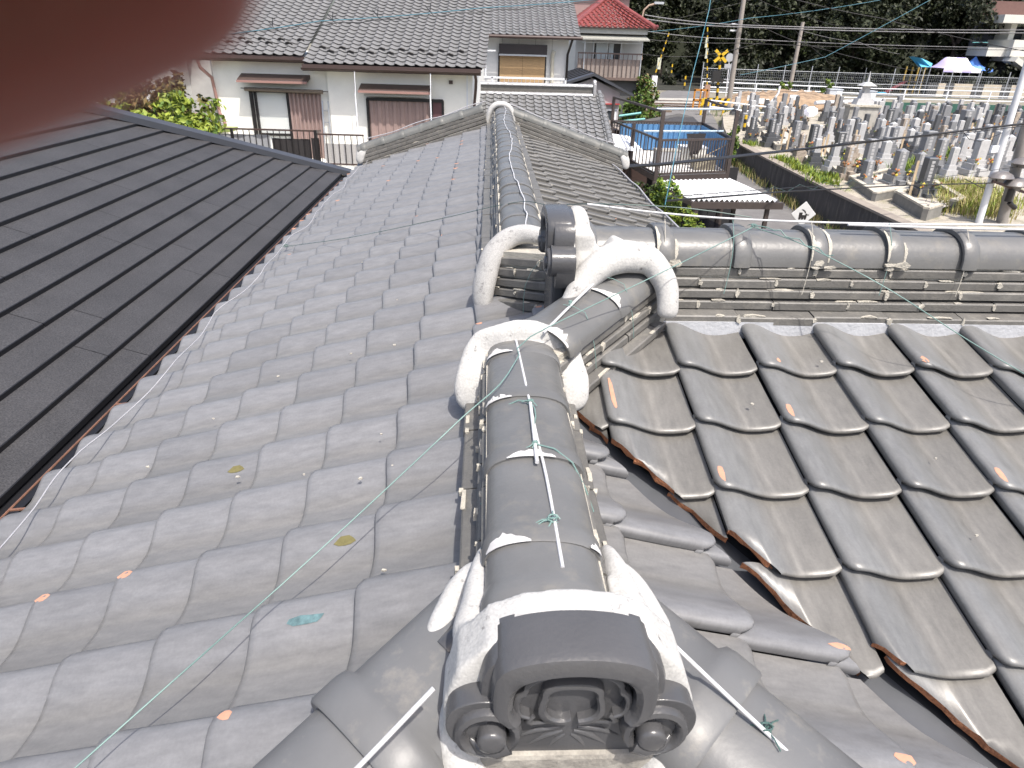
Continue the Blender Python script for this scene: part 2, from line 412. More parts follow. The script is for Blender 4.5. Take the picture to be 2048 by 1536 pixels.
# left slope: eave hump corners lie at y = 1.95 + TW*n
O_L = V((-1.655, 1.95, zl(-1.655)))
lay(sl_left, '-x', O_L, range(-28, 10), range(0, 8), [(P_A, n45(-1, 1), False)], 'a')
lay(sl_left, '-x', O_L, range(-6, 3), range(8, 11), [(P_B, n45(-1, 1), False), (P_C, n45(-1, -1), False)], 'a', keep=lambda c: YB-.1 < c.y < YC+.1)
# wing slope: its broken left edge runs along the valley
_d = V((1, -1.2, -S*1.2)); _e = V((0, 0, 1))-_d*(_d.z/_d.length_squared)
N_CUT = (V((1.2, 1, 0))+_e*1.1).normalized(); P_CUT = V((XR+.09, YB, ZR+.05))
O_W = V((.648, 1.955, ZR-S*(1.955-YB)*-1))
lay(sl_wing, '-y', O_W, range(-3, 10), range(-9, 1), [(P_CUT, N_CUT, True), (P_B, n45(1, -1), False)], 'w')
# small slope right of the front ridge
O_N = V((.335, 1.01, ZR-SN*(.335-XR)))
lay(sl_near, '+x', O_N, range(-7, 4), range(-6, 1), [(P_A, n45(1, 1), False), (P_B+V((.02, .0, 0)), n45(-1.2, -1), False)], 'n', S=SN)
lay(sl_end, '-y', V((XR, .80, ZR-S*.25)), range(-6, 6), range(-4, 2), [(P_A, n45(1, -1), False), (P_A, n45(-1, -1), False)], 'n')
# far right slope
lay(sl_far, '+x', V((1.75, 9.30-TW, ZR-S*1.62)), range(-24, 1), range(0, 7), [(P_C, n45(-1, 1), False)], 'r')
lay(sl_back, '+y', V((4.0, YC+1.6, ZR-S*1.6)), range(0, 14), range(0, 9), [(P_C, n45(1, 1), False)], 'r')

MS_A = [tile_mesh('roof_tile', [M_TILE, M_CHIP, M_MOSS], 'soft')]
CH_A = [tile_mesh('roof_tile', [M_TILE, M_CHIP, M_MOSS], 'soft', chip=c) for c in
        [(.026, .022, .017, .020, 1), (.032, .018, .013, .015, 1), (.050, .008, .045, .009, 1), (.022, .03, .012, .014, 1), (.19, .008, .06, .009, 1)]]
MO_A = [tile_mesh('roof_tile', [M_TILE, M_CHIP, M_MOSS], 'soft', chip=c) for c in [(.085, .17, .014, .028, 2), (.07, .12, .010, .02, 2)]]
M_TEAL = mat('teal_scrape', (.10, .17, .18), .4, .5, 60)
TE_A = tile_mesh('roof_tile', [M_TILE, M_CHIP, M_TEAL], 'soft', chip=(.07, .13, .012, .042, 2))
def near_xy(p, x, y): return abs(p.x-x) < .118 and abs(p.y-y) < .134
MS_W = [tile_mesh('roof_tile', [M_TILEW, M_CHIP, M_CLAY])]
CH_W = [tile_mesh('roof_tile', [M_TILEW, M_CHIP, M_CLAY], chip=c) for c in
        [(.020, .040, .011, .026, 1), (.02, .05, .009, .03, 1), (.024, .12, .008, .085, 1), (.018, .03, .012, .018, 1), (.06, .03, .008, .012, 1)]]
MS_N = [tile_mesh('roof_tile', [M_TILE, M_CHIP, M_MOSS])]
CH_N = [tile_mesh('roof_tile', [M_TILE, M_CHIP, M_MOSS], chip=c) for c in [(.03, .02, .012, .026, 1), (.026, .03, .010, .03, 1)]]
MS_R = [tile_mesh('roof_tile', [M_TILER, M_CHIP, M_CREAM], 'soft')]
CH_R = [tile_mesh('roof_tile', [M_TILER, M_CHIP, M_CREAM], 'soft', chip=c) for c in [(.04, .012, .05, .012, 2), (.05, .02, .03, .012, 1), (.03, .014, .03, .014, 2)]]  # cream patches are highlights painted on the noses, the others bare clay
TILES.sort(key=lambda t: (not t[5], t[0]))
RT = random.Random(5)
shown = 0; rest = {}
for (d, part, M, look, cut, vis) in TILES:
    if look == 'a':
        q = RT.random(); me = RT.choice(CH_A) if q < .13 else MS_A[0]
        ct = M @ V((TW/2, .12, .03))
        if near_xy(ct, -.422, 1.37) or near_xy(ct, -.872, 1.717): me = MO_A[0]
        if near_xy(ct, -.351, 1.122): me = TE_A
        if near_xy(ct, .0, 2.08): me = MO_A[1]
    elif look == 'w':
        me = RT.choice(CH_W) if RT.random() < .5 else MS_W[0]
    elif look == 'n': me = RT.choice(CH_N) if RT.random() < .3 else MS_N[0]
    else: me = RT.choice(CH_R) if RT.random() < .3 else MS_R[0]
    if cut and vis:
        rim = None
        pl = cut
        if look == 'w':
            rim = 2
            pl = [(p+V((RT.uniform(-.006, .010), RT.uniform(-.004, .004), 0)), (n+V((RT.uniform(-.07, .07), 0, 0))).normalized(), r) if r else (p, n, r) for (p, n, r) in cut]
            me = MS_W[0]
        me2 = bisected(me, M, pl, rim)
        if me2 is None: continue
        o = bpy.data.objects.new('roof_tile', me2); o.matrix_world = M; link(o, part); shown += 1
        continue
    if vis and shown < 297:
        o = bpy.data.objects.new('roof_tile', me); o.matrix_world = M; link(o, part); shown += 1
    else:
        rest.setdefault((part.name, look), []).append((M, cut))
LOOKM = {'a': [M_TILE], 'w': [M_TILEW], 'n': [M_TILE], 'r': [M_TILER]}
for (pn, look), items in rest.items():
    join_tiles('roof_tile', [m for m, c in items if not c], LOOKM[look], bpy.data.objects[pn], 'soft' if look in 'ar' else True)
    if look in 'ra':        # clay chips on tiles further off; cream highlights painted on the right slope's noses
        pm = MB()
        for m_, c in items:
            q = RT.random()
            if c or q > (.22 if look == 'r' else .12): continue
            cx, cy, rx, ry = (RT.uniform(.03, .06), .012, RT.uniform(.015, .045), .010) if look == 'r' else (.028, .022, .024, .024)
            pts = [(min(max(cx+rx*math.cos(a)*RT.uniform(.7, 1.1), .002), .26), max(cy+ry*math.sin(a), -.001)) for a in np.linspace(0, 6.28, 8)[:-1]]
            pm.add([m_ @ V((x, y, prof(x/TW)*.80+LIFT_S*(1-y/.285)+.002)) for x, y in pts], [tuple(range(7))], 0 if RT.random() < (.65 if look == 'r' else 0) else 1)
        o = pm.build('chips_and_highlights', [M_CREAM, M_CHIP], bpy.data.objects[pn]); o['kind'] = 'stuff'

# walls and eaves under the roof
wl = MB()
wl.b2(XE+.42, XE2-.42, YA-1.3, YD-.35, 0, zl(XE+.42)-.06)
wl.b2(XE2-.42, 3.8, YB-2.1, YC+1.3, 0, ZR-S*2.1-.06)
wl.build('wall', mat('house_plaster', (.42, .40, .36), .9, .1, 3), house)
g = MB(); g.tube([(XE-.33, -.6, zl(XE)-.205), (XE-.33, YD+.1, zl(XE)-.205)], .005, 6)
for i in range(12): g.bar((XE-.33, -.4+.9*i, zl(XE)-.205), (XE-.02, -.4+.9*i, zl(XE)-.17), .012, .006)
g.build('gutter_rod', mat('copper_brown', (.17, .085, .055), .5, .25, 20), house)
g = MB(); g.b2(XE-.02, XE+.10, -.7, YD, zl(XE)-.16, zl(XE)-.03)
g.build('eave_board', mat('old_board', (.05, .045, .04), .8, .2, 5), house)
# flakes of old mortar lying about
fm_ = MB(); rr = random.Random(77)
for i in range(34):
    x, y = (rr.uniform(.6, 2.0), rr.uniform(.9, 2.0)) if i < 18 else (rr.uniform(-1.2, 0), rr.uniform(1.0, 4.5))
    if i < 18 and (x-XR)*1.2+(y-YB) < .35: continue
    z = (ZR+S*(y-YB) if i < 18 else zl(x))+.052+rr.uniform(0, .01); r = rr.uniform(.003, .009)
    pts = [V((x+r*rr.uniform(.5, 1.4)*math.cos(a), y+r*rr.uniform(.4, 1.0)*math.sin(a), z)) for a in np.linspace(0, 6.28, 6)[:-1]]
    fm_.add(pts+[p-V((0, 0, .004)) for p in pts], [tuple(range(5)), tuple(range(9, 4, -1))]+[(k, 5+k, 5+(k+1) % 5, (k+1) % 5) for k in range(5)])
o = fm_.build('mortar_flakes', M_CREAM, house); o['kind'] = 'stuff'
# the valley between front slope and wing: grey sheet in the gap
vm = MB()
va = V((XR+.02, YB-.02, ZR+.004)); vd = V((1, -1.2, -S*1.2)).normalized()
pts = []
for i in range(9):
    p = va + vd*(i*.27)
    pts += [p+V((-.16, -.16, .010)), p+V((-.06, -.06, -.010)), p+V((.04, .04, -.006)), p+V((.16, .16, .02))]
vm.add(pts, [(i*4+j, i*4+j+1, i*4+j+5, i*4+j+4) for i in range(8) for j in range(3)])
vm.build('valley_sheet', M_LEAD, house, 60)
# ------------------------------------------------------------------ ridges: flat courses, cap tiles, white mortar
def cap_mesh(name, hw, h, body, mats, collar=.055, grow=1.055, n=14, endcap=False, low=False):
    """half-round ridge cap along +y, collar at its start"""
    v, f = [], []
    def ring(y, kx, kz, dz=0.0):
        out = []
        for i in range(n+1):
            a = math.pi*i/n
            ca, sa = math.cos(a), math.sin(a)
            x = hw*kx*(abs(ca)**.9)*(1 if ca >= 0 else -1); z = h*kz*(sa**.8)+dz
            out.append((x, y, z))
        return out
    g = grow
    rings = [ring(.001, g*.88, g*.84), ring(0, g*.97, g*.96), ring(.006, g, g), ring(collar*.75, g, g), ring(collar, g*.975, g*.97), ring(collar+.010, 1.0, 1.0), ring(body*.6, .995, .99), ring(body+.03, .98, .97)]
    if low: rings = [rings[i] for i in (1, 3, 5, 7)]
    for r in rings: v += r
    for j in range(len(rings)-1):
        for i in range(n): f.append((j*(n+1)+i, j*(n+1)+i+1, (j+1)*(n+1)+i+1, (j+1)*(n+1)+i))
    me = bpy.data.meshes.new(name); me.from_pydata(v, [], f)
    for m in mats: me.materials.append(m)
    fix_normals(me)
    me.polygons.foreach_set('use_smooth', [True]*len(f)); me.set_sharp_from_angle(angle=R(50)); me.update()
    return me
def flat_mesh(name, L, dep, t, mat_):
    """flat course tile: face at y=0, running inward (+y), length along x"""
    b = .004
    pr = [(0, 0), (0, t-b), (b, t), (dep, t+.012), (dep, .012), ]
    v = [(0, y, z) for y, z in pr]+[(L, y, z) for y, z in pr]; n = len(pr)
    f = [tuple(range(n)), tuple(range(2*n-1, n-1, -1))]+[(i, (i+1) % n, n+(i+1) % n, n+i) for i in range(n)]
    me = bpy.data.meshes.new(name); me.from_pydata(v, [], f); me.materials.append(mat_); fix_normals(me); return me

BITS = []          # crumbs of old mortar (joined later)
def ridge(name, p0, p1, widths, z0, dz=.034, t=.024, cap=(.112, .095), caps=True, pitch=.265, flip=False, obj_flat=True, obj_cap=True, first=None, sides=(-1, 1), bits=.5, capend=True, mcap=None, first_depth=.12, jit=1.0, grow=1.055, starts=None):
    """a built-up ridge from p0 to p1 (points on the roof-plane line)"""
    p0, p1 = V(p0), V(p1); t_ = (p1-p0); Ln = t_.length; t_.normalize()
    s_ = t_.cross(V((0, 0, 1))).normalized(); u_ = s_.cross(t_)
    part = empty(name, p0, 0, house); part.matrix_world = Matrix.Translation(p0)
    rr = random.Random(int(Ln*1000)+len(widths))
    # mortar core
    c = MB(); hgt = dz*len(widths); wm = max(widths[-1]-.012, .03)
    def P(a, b, cc): return p0+t_*a+s_*b+u_*cc
    wid0 = widths[0]-.05
    core = [(-wid0, z0-.06), (wid0, z0-.06), (wid0, z0+.004), (wm, z0+.03), (wm, z0+hgt+.01), (-wm, z0+hgt+.01), (-wm, z0+.03), (-wid0, z0+.004)]
    c.prism(core, lambda u, q, d: P(d, u, q), .01, Ln-.01)
    o = c.build('mortar_core', M_CREAM, part); o.matrix_parent_inverse = Matrix.Translation(-p0)
    n = max(1, int(math.ceil(Ln/pitch)))
    flats = []
    for li, wd in enumerate(widths):
        zz = z0+dz*li; off = (li % 2)*pitch*.5
        for sd in sides:
            k = -1
            while True:
                a0 = k*pitch+off; k += 1
                a1 = a0+pitch-.004
                if a0 > Ln-.02: break
                if a1 < .02: continue
                aa, ab = max(a0, 0), min(a1, Ln)
                flats.append((li, sd, wd, zz, aa, ab))
    dep = first_depth
    fm = {}
    joined = MB()
    for (li, sd, wd, zz, aa, ab) in flats:
        L = round(ab-aa, 3)
        jx = rr.uniform(-.003, .003)*jit; jz = rr.uniform(-.0022, .0022)*jit; rot = rr.uniform(-.008, .008)*jit
        d_ = min(dep if li == 0 else .09, wd-.01)
        if sd > 0: X, Yv, org = t_, -s_, P(aa, wd+jx, zz+jz)
        else: X, Yv, org = -t_, s_, P(ab, -wd+jx, zz+jz)
        M = Matrix((X, Yv, u_)).transposed().to_4x4() @ Matrix.Rotation(rot, 4, 'Z'); M.translation = org
        key = (L, round(d_, 3))
        if key not in fm: fm[key] = flat_mesh('flat_ridge_tile', L, d_, t, M_NOSHI)
        if obj_flat:
            o = bpy.data.objects.new('flat_ridge_tile', fm[key]); link(o, part); o.matrix_parent_inverse = Matrix.Translation(-p0); o.matrix_world = M
        else:
            me = fm[key]
            joined.add([M @ vv.co for vv in me.vertices], [tuple(p.vertices) for p in me.polygons])
        if rr.random() < bits:
            q = P(ab+.002, sd*(wd+.001), zz+t*.6); BITS.append((q, rr.uniform(.005, .012), rr.uniform(.008, .02), sd*s_, t_))
        if rr.random() < bits*1.6:
            q = P(rr.uniform(aa, ab), sd*(wd-.006), zz+t+.002); BITS.append((q, rr.uniform(.01, .055), rr.uniform(.003, .006), sd*s_, t_))
    if not obj_flat:
        o = joined.build('flat_ridge_tile', M_NOSHI, part); o['kind'] = 'stuff'; o.matrix_parent_inverse = Matrix.Translation(-p0)
    ztop = z0+hgt-.004
    if caps:
        me = cap_mesh('ridge_cap', cap[0], cap[1], pitch, [mcap or M_RIDGE], low=not obj_cap, grow=grow)
        jm = MB()
        k = 0; a = (first if first is not None else 0.0)
        ss_ = list(starts or [])
        while a < Ln-.02:
            if starts:
                if not ss_: break
                a = ss_.pop(0)
            step = (ss_[0]-a) if (starts and ss_) else pitch
            base = P(a if not flip else Ln-a, rr.uniform(-.003, .003)*jit, ztop+rr.uniform(-.003, .003)*jit)
            yv = t_ if not flip else -t_
            xv = yv.cross(u_)
            M = Matrix((xv, yv, u_)).transposed().to_4x4() @ Matrix.Rotation(rr.uniform(-.014, .014)*jit, 4, 'Z') @ Matrix.Rotation(rr.uniform(-.01, .006)*jit, 4, 'X'); M.translation = base
            body = min(step, Ln-a)
            mm = me if body > pitch-.03 else cap_mesh('ridge_cap', cap[0], cap[1], max(body-.03, .07), [mcap or M_RIDGE])
            if obj_cap:
                o = bpy.data.objects.new('ridge_cap', mm); link(o, part); o.matrix_parent_inverse = Matrix.Translation(-p0); o.matrix_world = M
            else: jm.add([M @ vv.co for vv in mm.vertices], [tuple(p.vertices) for p in mm.polygons])
            a += pitch
        if not obj_cap:
            o = jm.build('ridge_cap', mcap or M_RIDGE, part, 50); o['kind'] = 'stuff'; o.matrix_parent_inverse = Matrix.Translation(-p0)
    return part, P, ztop

# front ridge (level, towards the viewer)
rf, PF, zt_f = ridge('ridge', (XR-.015, .80, ZR), (XR-.010, YB+.05, ZR), [.166, .128, .123, .118], .010, dz=.037, cap=(.107, .060), pitch=.277, bits=.85, starts=[.0, .147, .424, .701, .978])
# far ridge
rb, PB, zt_b = ridge('ridge', (.190, YC-.02, ZR+.015), (.250, YD, ZR+.015), [.205, .150, .135, .124], .012, dz=.036, cap=(.106, .074), pitch=.27, obj_flat=False, bits=.08, first=.02)
# wing ridge
XWE = .36
rw, PW, zt_w = ridge('ridge', (XWE, YW, ZW), (4.0, YW, ZW), [.180, .130, .123, .116, .109], -.008, dz=.0385, t=.028, cap=(.110, .104), pitch=.272, first=-.03, bits=1.0, sides=(-1, 1), grow=1.15)
# hip from the front ridge up to the wing ridge, and its twin behind
rh, PH, zt_h = ridge('ridge', (XR+.01, YB+.01, ZR), (XR+.515, YB+.515, ZW+.0), [.150, .116, .110, .104], .005, dz=.037, cap=(.112, .072), pitch=.27, first=.10, bits=.8)
rg, PG, zt_g = ridge('ridge', (XR+.01, YC-.01, ZR), (XR+.42, YC-.42, ZW-.06), [.150, .124, .119, .114, .108], .0, dz=.043, t=.030, cap=(.108, .06), caps=False, bits=.8)
# gable verge ridges at the far end
rv1, PV1, _ = ridge('ridge', (XR-.06, YD+.02, ZR-.01), (XE+.05, YD+.02, zl(XE+.05)-.01), [.14, .112, .105, .098], .03, dz=.046, t=.034, cap=(.10, .085), mcap=M_VERGE, obj_flat=True, pitch=.27, bits=.06, sides=(-1, 1))
rv2, PV2, _ = ridge('ridge', (XR+.06, YD+.02, ZR-.01), (XE2-.05, YD+.02, ZR-S*1.74), [.14, .112, .105, .098], .03, dz=.046, t=.034, cap=(.10, .085), mcap=M_VERGE, obj_flat=True, pitch=.27, bits=.06, sides=(-1, 1))
# two short hips at the near end: single wide caps
M_HIPCAP = mat('hip_cap_glaze', (.130, .131, .132), .44, .10, 6, col2=(.23, .215, .19), mixlo=.55, mixhi=.75, bump=.06, bscale=60, rnd=.05)
def hip_caps(sx):
    p0 = V((XR, YA, ZR)); d = V((sx, -1, -S)).normalized(); s_ = d.cross(V((0, 0, 1))).normalized(); u_ = s_.cross(d)
    part = empty('ridge', p0, 0, house); part.matrix_world = Matrix.Translation(p0)
    me = cap_mesh('hip_cap', .125, .085, .30, [M_HIPCAP], collar=.075, grow=1.15)
    for k in range(4):
        a = .47+k*.30 if sx < 0 else .42+k*.30
        M = Matrix((d.cross(u_)*-1, -d, u_)).transposed().to_4x4(); M.translation = p0+d*a+u_*.035
        o = bpy.data.objects.new('hip_cap', me); link(o, part); o.matrix_parent_inverse = Matrix.Translation(-p0); o.matrix_world = M
hip_caps(-1); hip_caps(1)

# mortar left on the lips of the caps
M_SMEAR = mat('lip_mortar', (.50, .49, .48), .85, .2, 40)
def smear(part, P, zt, hw, h, a0, wd, th0, th1, seed, m=None):
    rr = random.Random(seed); mm = MB(); n = 12; v = []
    for i in range(n+1):
        th = th0+(th1-th0)*i/n; k = math.sin(math.pi*i/n)
        c, s_ = math.cos(th), math.sin(th)
        for a in (a0-.003, a0+.002+wd*k*rr.uniform(.5, 1.2)): v.append(P(a, hw*1.062*(abs(c)**.9)*(1 if c > 0 else -1), zt+h*1.065*(s_**.8)+.0012))
    mm.add(v, [(2*i, 2*i+2, 2*i+3, 2*i+1) for i in range(n)])
    o = mm.build('lip_mortar', m or M_SMEAR, part); o.matrix_parent_inverse = part.matrix_world.inverted(); return o
for i, (a, t0, t1, w_) in enumerate(((.147, 1.75, 2.75, .030), (.147, .35, .75, .016), (.424, 1.2, 2.1, .022), (.701, 1.9, 2.8, .024), (.978, 1.8, 2.7, .03))): smear(rf, PF, zt_f, .107, .060, a, w_, t0, t1, i)
for i in range(12):
    a = -.03+.272*(i+1)
    if i % 3 == 1: continue
    smear(rw, PW, zt_w, .115, .116, a, .009, .15, 1.25, 50+i, M_CREAM)
    smear(rw, PW, zt_w, .104, .104, a+.066, .008, .1, .8+.4*(i % 3), 80+i, M_CREAM)
    for j in range(3): BITS.append((PW(a+random.uniform(-.01, .07), .125, zt_w+random.uniform(-.004, .02)), random.uniform(.01, .03), random.uniform(.006, .018), V((0, -1, .3)), V((1, 0, 0))))
for i, a in enumerate((.10, .37)): smear(rh, PH, zt_h, .112, .072, a, .03, .4, 1.6, 70+i)
# mortar crumbs
mb = MB()
for (q, l, h, out, t) in BITS:
    n = 5; c = []
    for k in range(n):
        a = 2*math.pi*k/n+random.uniform(-.3, .3)
        c.append(q+t*(l*math.cos(a)*random.uniform(.7, 1.2))+V((0, 0, h*math.sin(a)*random.uniform(.6, 1.1))))
    ff = [x+out*random.uniform(.002, .006) for x in c]; bk = [x-out*.006 for x in c]
    mb.add(ff+bk, [tuple(range(n))]+[(i, i+n, (i+1) % n+n, (i+1) % n) for i in range(n)])
o = mb.build('mortar_crumbs', M_CREAM, house); o['kind'] = 'stuff'

# ---- white mortar bodies: soft swept bands
def band(name, pts, size, m=M_MORTAR, parent=None, n=10, wob=.05, seed=1, normal=None, sub=2):
    """pts: path; size: list of (half width across, half thickness)"""
    rr = random.Random(seed)
    # resample with Catmull-Rom
    P = [V(p) for p in pts]; Q = []; Z = []
    m_ = len(P)
    for i in range(m_-1):
        a, b, c, d = P[max(i-1, 0)], P[i], P[i+1], P[min(i+2, m_-1)]
        for k in range(4):
            t = k/4; t2 = t*t; t3 = t2*t
            Q.append(.5*((2*b)+(c-a)*t+(2*a-5*b+4*c-d)*t2+(-a+3*b-3*c+d)*t3))
            Z.append(tuple(size[i][j]*(1-t)+size[i+1][j]*t for j in (0, 1)))
    Q.append(P[-1]); Z.append(size[-1])
    v, f = [], []; N = len(Q)
    # round ends
    for i, q in enumerate(Q):
        d = (Q[min(i+1, N-1)]-Q[max(i-1, 0)]).normalized()
        nn = V(normal) if normal is not None else V((0, 0, 1))
        nn = (nn-d*nn.dot(d)); nn = nn.normalized() if nn.length > 1e-4 else d.orthogonal()
        x = d.cross(nn)
        e = 1.0
        if i == 0 or i == N-1: e = .45
        elif i == 1 or i == N-2: e = .85
        for k in range(n):
            a = 2*math.pi*k/n; w_ = 1+rr.uniform(-wob, wob)
            v.append(q+x*(Z[i][0]*math.cos(a)*w_*e)+nn*(Z[i][1]*math.sin(a)*w_*e))
    f = [(i*n+k, i*n+(k+1) % n, (i+1)*n+(k+1) % n, (i+1)*n+k) for i in range(N-1) for k in range(n)]
    f += [tuple(range(n-1, -1, -1)), tuple((N-1)*n+k for k in range(n))]
    me = bpy.data.meshes.new(name); me.from_pydata([tuple(x) for x in v], [], f); me.materials.append(m); fix_normals(me)
    me.polygons.foreach_set('use_smooth', [True]*len(f))
    o = link(bpy.data.objects.new(name, me), parent or house)
    ss = o.modifiers.new('smooth', 'SUBSURF'); ss.levels = sub; ss.render_levels = sub
    return o
zt = ZR
def plaster(objs, m, voxel=.007, name='mortar', rough_=.0022, smooth_it=8):
    """several soft bodies become one lump of plaster"""
    vs, fs = [], []; dg = bpy.context.evaluated_depsgraph_get()
    for o in objs:
        ev = o.evaluated_get(dg); me = ev.to_mesh(); b = len(vs)
        vs += [tuple(o.matrix_world @ v.co) for v in me.vertices]; fs += [tuple(i+b for i in p.vertices) for p in me.polygons]; ev.to_mesh_clear()
    for o in objs: bpy.data.objects.remove(o)
    me = bpy.data.meshes.new(name); me.from_pydata(vs, [], fs); me.materials.append(m)
    o = link(bpy.data.objects.new(name, me), house)
    r = o.modifiers.new('join', 'REMESH'); r.mode = 'VOXEL'; r.voxel_size = voxel; r.use_smooth_shade = True
    sm = o.modifiers.new('soften', 'SMOOTH'); sm.iterations = smooth_it; sm.factor = .5
    tx = bpy.data.textures.get('plaster_lumps') or bpy.data.textures.new('plaster_lumps', 'CLOUDS'); tx.noise_scale = .05; tx.noise_depth = 2
    d = o.modifiers.new('lumps', 'DISPLACE'); d.texture = tx; d.strength = rough_; d.mid_level = .5; d.texture_coords = 'GLOBAL'
    return o
# arch where the front ridge ends against the hip
def arch(yc, w, top, foot, hw, th, x0=XR, seed=3, dy=0.0, m=M_MORTAR, normal=(0, -1, 0), wide=1.0, footx=1.0, feet=1.25):
    pts = [(x0-w*1.12*footx, yc+dy, foot), (x0-w*.98, yc+dy*.6, foot+(top-foot)*.42), (x0-w*.78, yc, foot+(top-foot)*.78), (x0-w*.42, yc, top-.008), (x0, yc, top+.006), (x0+w*.42, yc, top-.008), (x0+w*.78, yc, foot+(top-foot)*.78), (x0+w*.98, yc+dy*.6, foot+(top-foot)*.42), (x0+w*1.12*footx, yc+dy, foot)]
    k = feet
    return band('mortar', pts, [(hw*k*.8, th), (hw*k, th*1.05), (hw*k, th), (hw, th), (hw, th), (hw, th), (hw*k, th), (hw*k, th*1.05), (hw*k*.8, th)], m, house, seed=seed, normal=normal)
def slab(poly, f3, d0, d1):
    m = MB(); m.prism(poly, f3, d0, d1); return m.build('mortar', M_MORTAR, house)
a1 = arch(YB+.04, .136, ZR+.200, ZR-.005, .064, .032, x0=XR-.006, seed=3, dy=-.10)
a2 = slab([(-.15, ZR-.04), (.15, ZR-.04), (.145, ZR+.08), (.11, ZR+.16), (.05, ZR+.2), (-.05, ZR+.2), (-.11, ZR+.16), (-.145, ZR+.08)], lambda u, q, d: V((XR+u, d, q)), YB-.01, YB+.06)
plaster([a1, a2], M_MORTAR)
arch(YD-.03, .175, ZR+.265, ZR-.06, .04, .055, x0=.225, seed=5, feet=1.0)
# far hip foot: broad sooty band on the left, top band running under the wing ornament
q1 = band('mortar', [(XR-.13, YC-.14, ZR-.02), (XR-.125, YC-.10, ZR+.08), (XR-.085, YC-.06, ZR+.21), (XR+.0, YC-.04, ZR+.285), (XR+.10, YC-.09, ZR+.300), (XR+.20, YC-.17, ZR+.28)],
     [(.045, .034), (.06, .042), (.058, .042), (.048, .038), (.04, .032), (.03, .025)], M_MORTARD, house, seed=8, normal=(-.6, -.6, .4))
q2 = slab([(-.155, ZR-.05), (.15, ZR-.05), (.145, ZR+.16), (.11, ZR+.26), (.05, ZR+.29), (-.05, ZR+.28), (-.115, ZR+.22), (-.15, ZR+.10)], lambda u, q, d: V((XR+.075+u, d, q)), YC-.02, YC+.06)
plaster([q1, q2], M_MORTARD)
# wing ridge end: band round the back of the ornament, then spreading over the head of the hip
zc = ZW+zt_w+.09
q1 = band('mortar', [(XWE-.02, YW+.12, ZW+.10), (XWE-.025, YW+.07, zc+.02), (XWE-.03, YW+.0, zc+.055), (XWE-.03, YW-.07, zc+.04), (XWE-.025, YW-.125, zc-.02), (XWE-.01, YW-.16, zc-.11), (XWE+.02, YW-.18, zc-.19)],
     [(.03, .03), (.036, .03), (.038, .032), (.038, .032), (.042, .034), (.055, .04), (.065, .045)], M_MORTAR, house, seed=11, normal=(0, -.5, .8))
q2 = band('mortar', [(XWE-.12, YW-.28, ZW-.02), (XWE-.07, YW-.26, ZW+.09), (XWE-.0, YW-.21, ZW+.18), (XWE+.09, YW-.175, ZW+.225), (XWE+.18, YW-.17, ZW+.222), (XWE+.225, YW-.185, ZW+.195), (XWE+.262, YW-.21, ZW+.135), (XWE+.268, YW-.235, ZW+.07), (XWE+.268, YW-.245, ZW+.035)],
     [(.028, .025), (.036, .034), (.050, .045), (.060, .05), (.056, .05), (.048, .045), (.042, .042), (.040, .038), (.034, .03)], M_MORTAR, house, seed=12, normal=(.2, -.7, .6))
q3 = slab([(XWE-.05, ZW+.13), (XWE+.24, ZW+.15), (XWE+.24, ZW+.215), (XWE+.16, ZW+.25), (XWE+.08, ZW+.285), (XWE+.035, zc-.045), (XWE+.01, zc+.03), (XWE-.06, zc+.03)], lambda u, q, d: V((u, d, q)), YW-.165, YW-.09)
plaster([q1, q2, q3], M_MORTAR)
q1 = band('mortar', [(XWE-.05, YW-.20, ZW-.08), (XWE-.035, YW-.19, ZW+.05), (XWE+.0, YW-.17, ZW+.15)], [(.035, .03), (.034, .03), (.035, .03)], M_MORTARD, house, seed=13, normal=(-.7, -.7, .2))
plaster([q1], M_MORTARD)
# verge ends
for (xx, zz, sx) in ((XE+.04, zl(XE)+.05, -1), (XE2-.03, ZR-S*1.74+.05, 1)):
    band('mortar', [(xx-sx*.14, YD, zz+.20), (xx-sx*.02, YD-.02, zz+.20), (xx+sx*.03, YD-.06, zz+.13), (xx+sx*.05, YD-.08, zz+.01)], [(.05, .03), (.07, .04), (.07, .04), (.05, .03)], M_MORTAR, house, seed=20, normal=(0, -.4, 1))
# white fillets between the bottom flat course and the top tiles of the wing
f = MB()
f.b2(.42, 4.1, YB+.308, YB+.36, ZR+S*.33-.01, ZR+S*.33+.052)
o = f.build('mortar_fillet', mat('grey_white_fillet', (.42, .43, .45), .9, .15, 9, bump=.3, bscale=80), house)
# grey cement under the far hip
band('mortar', [(XR-.11, YC-.28, ZR-.03), (XR+.02, YC-.34, ZR-.012), (XR+.13, YC-.41, ZR+.01), (XR+.22, YC-.5, ZR+.035)], [(.03, .02), (.045, .028), (.045, .028), (.03, .02)], M_MORTARD, house, seed=21, normal=(-.5, -.5, .6))
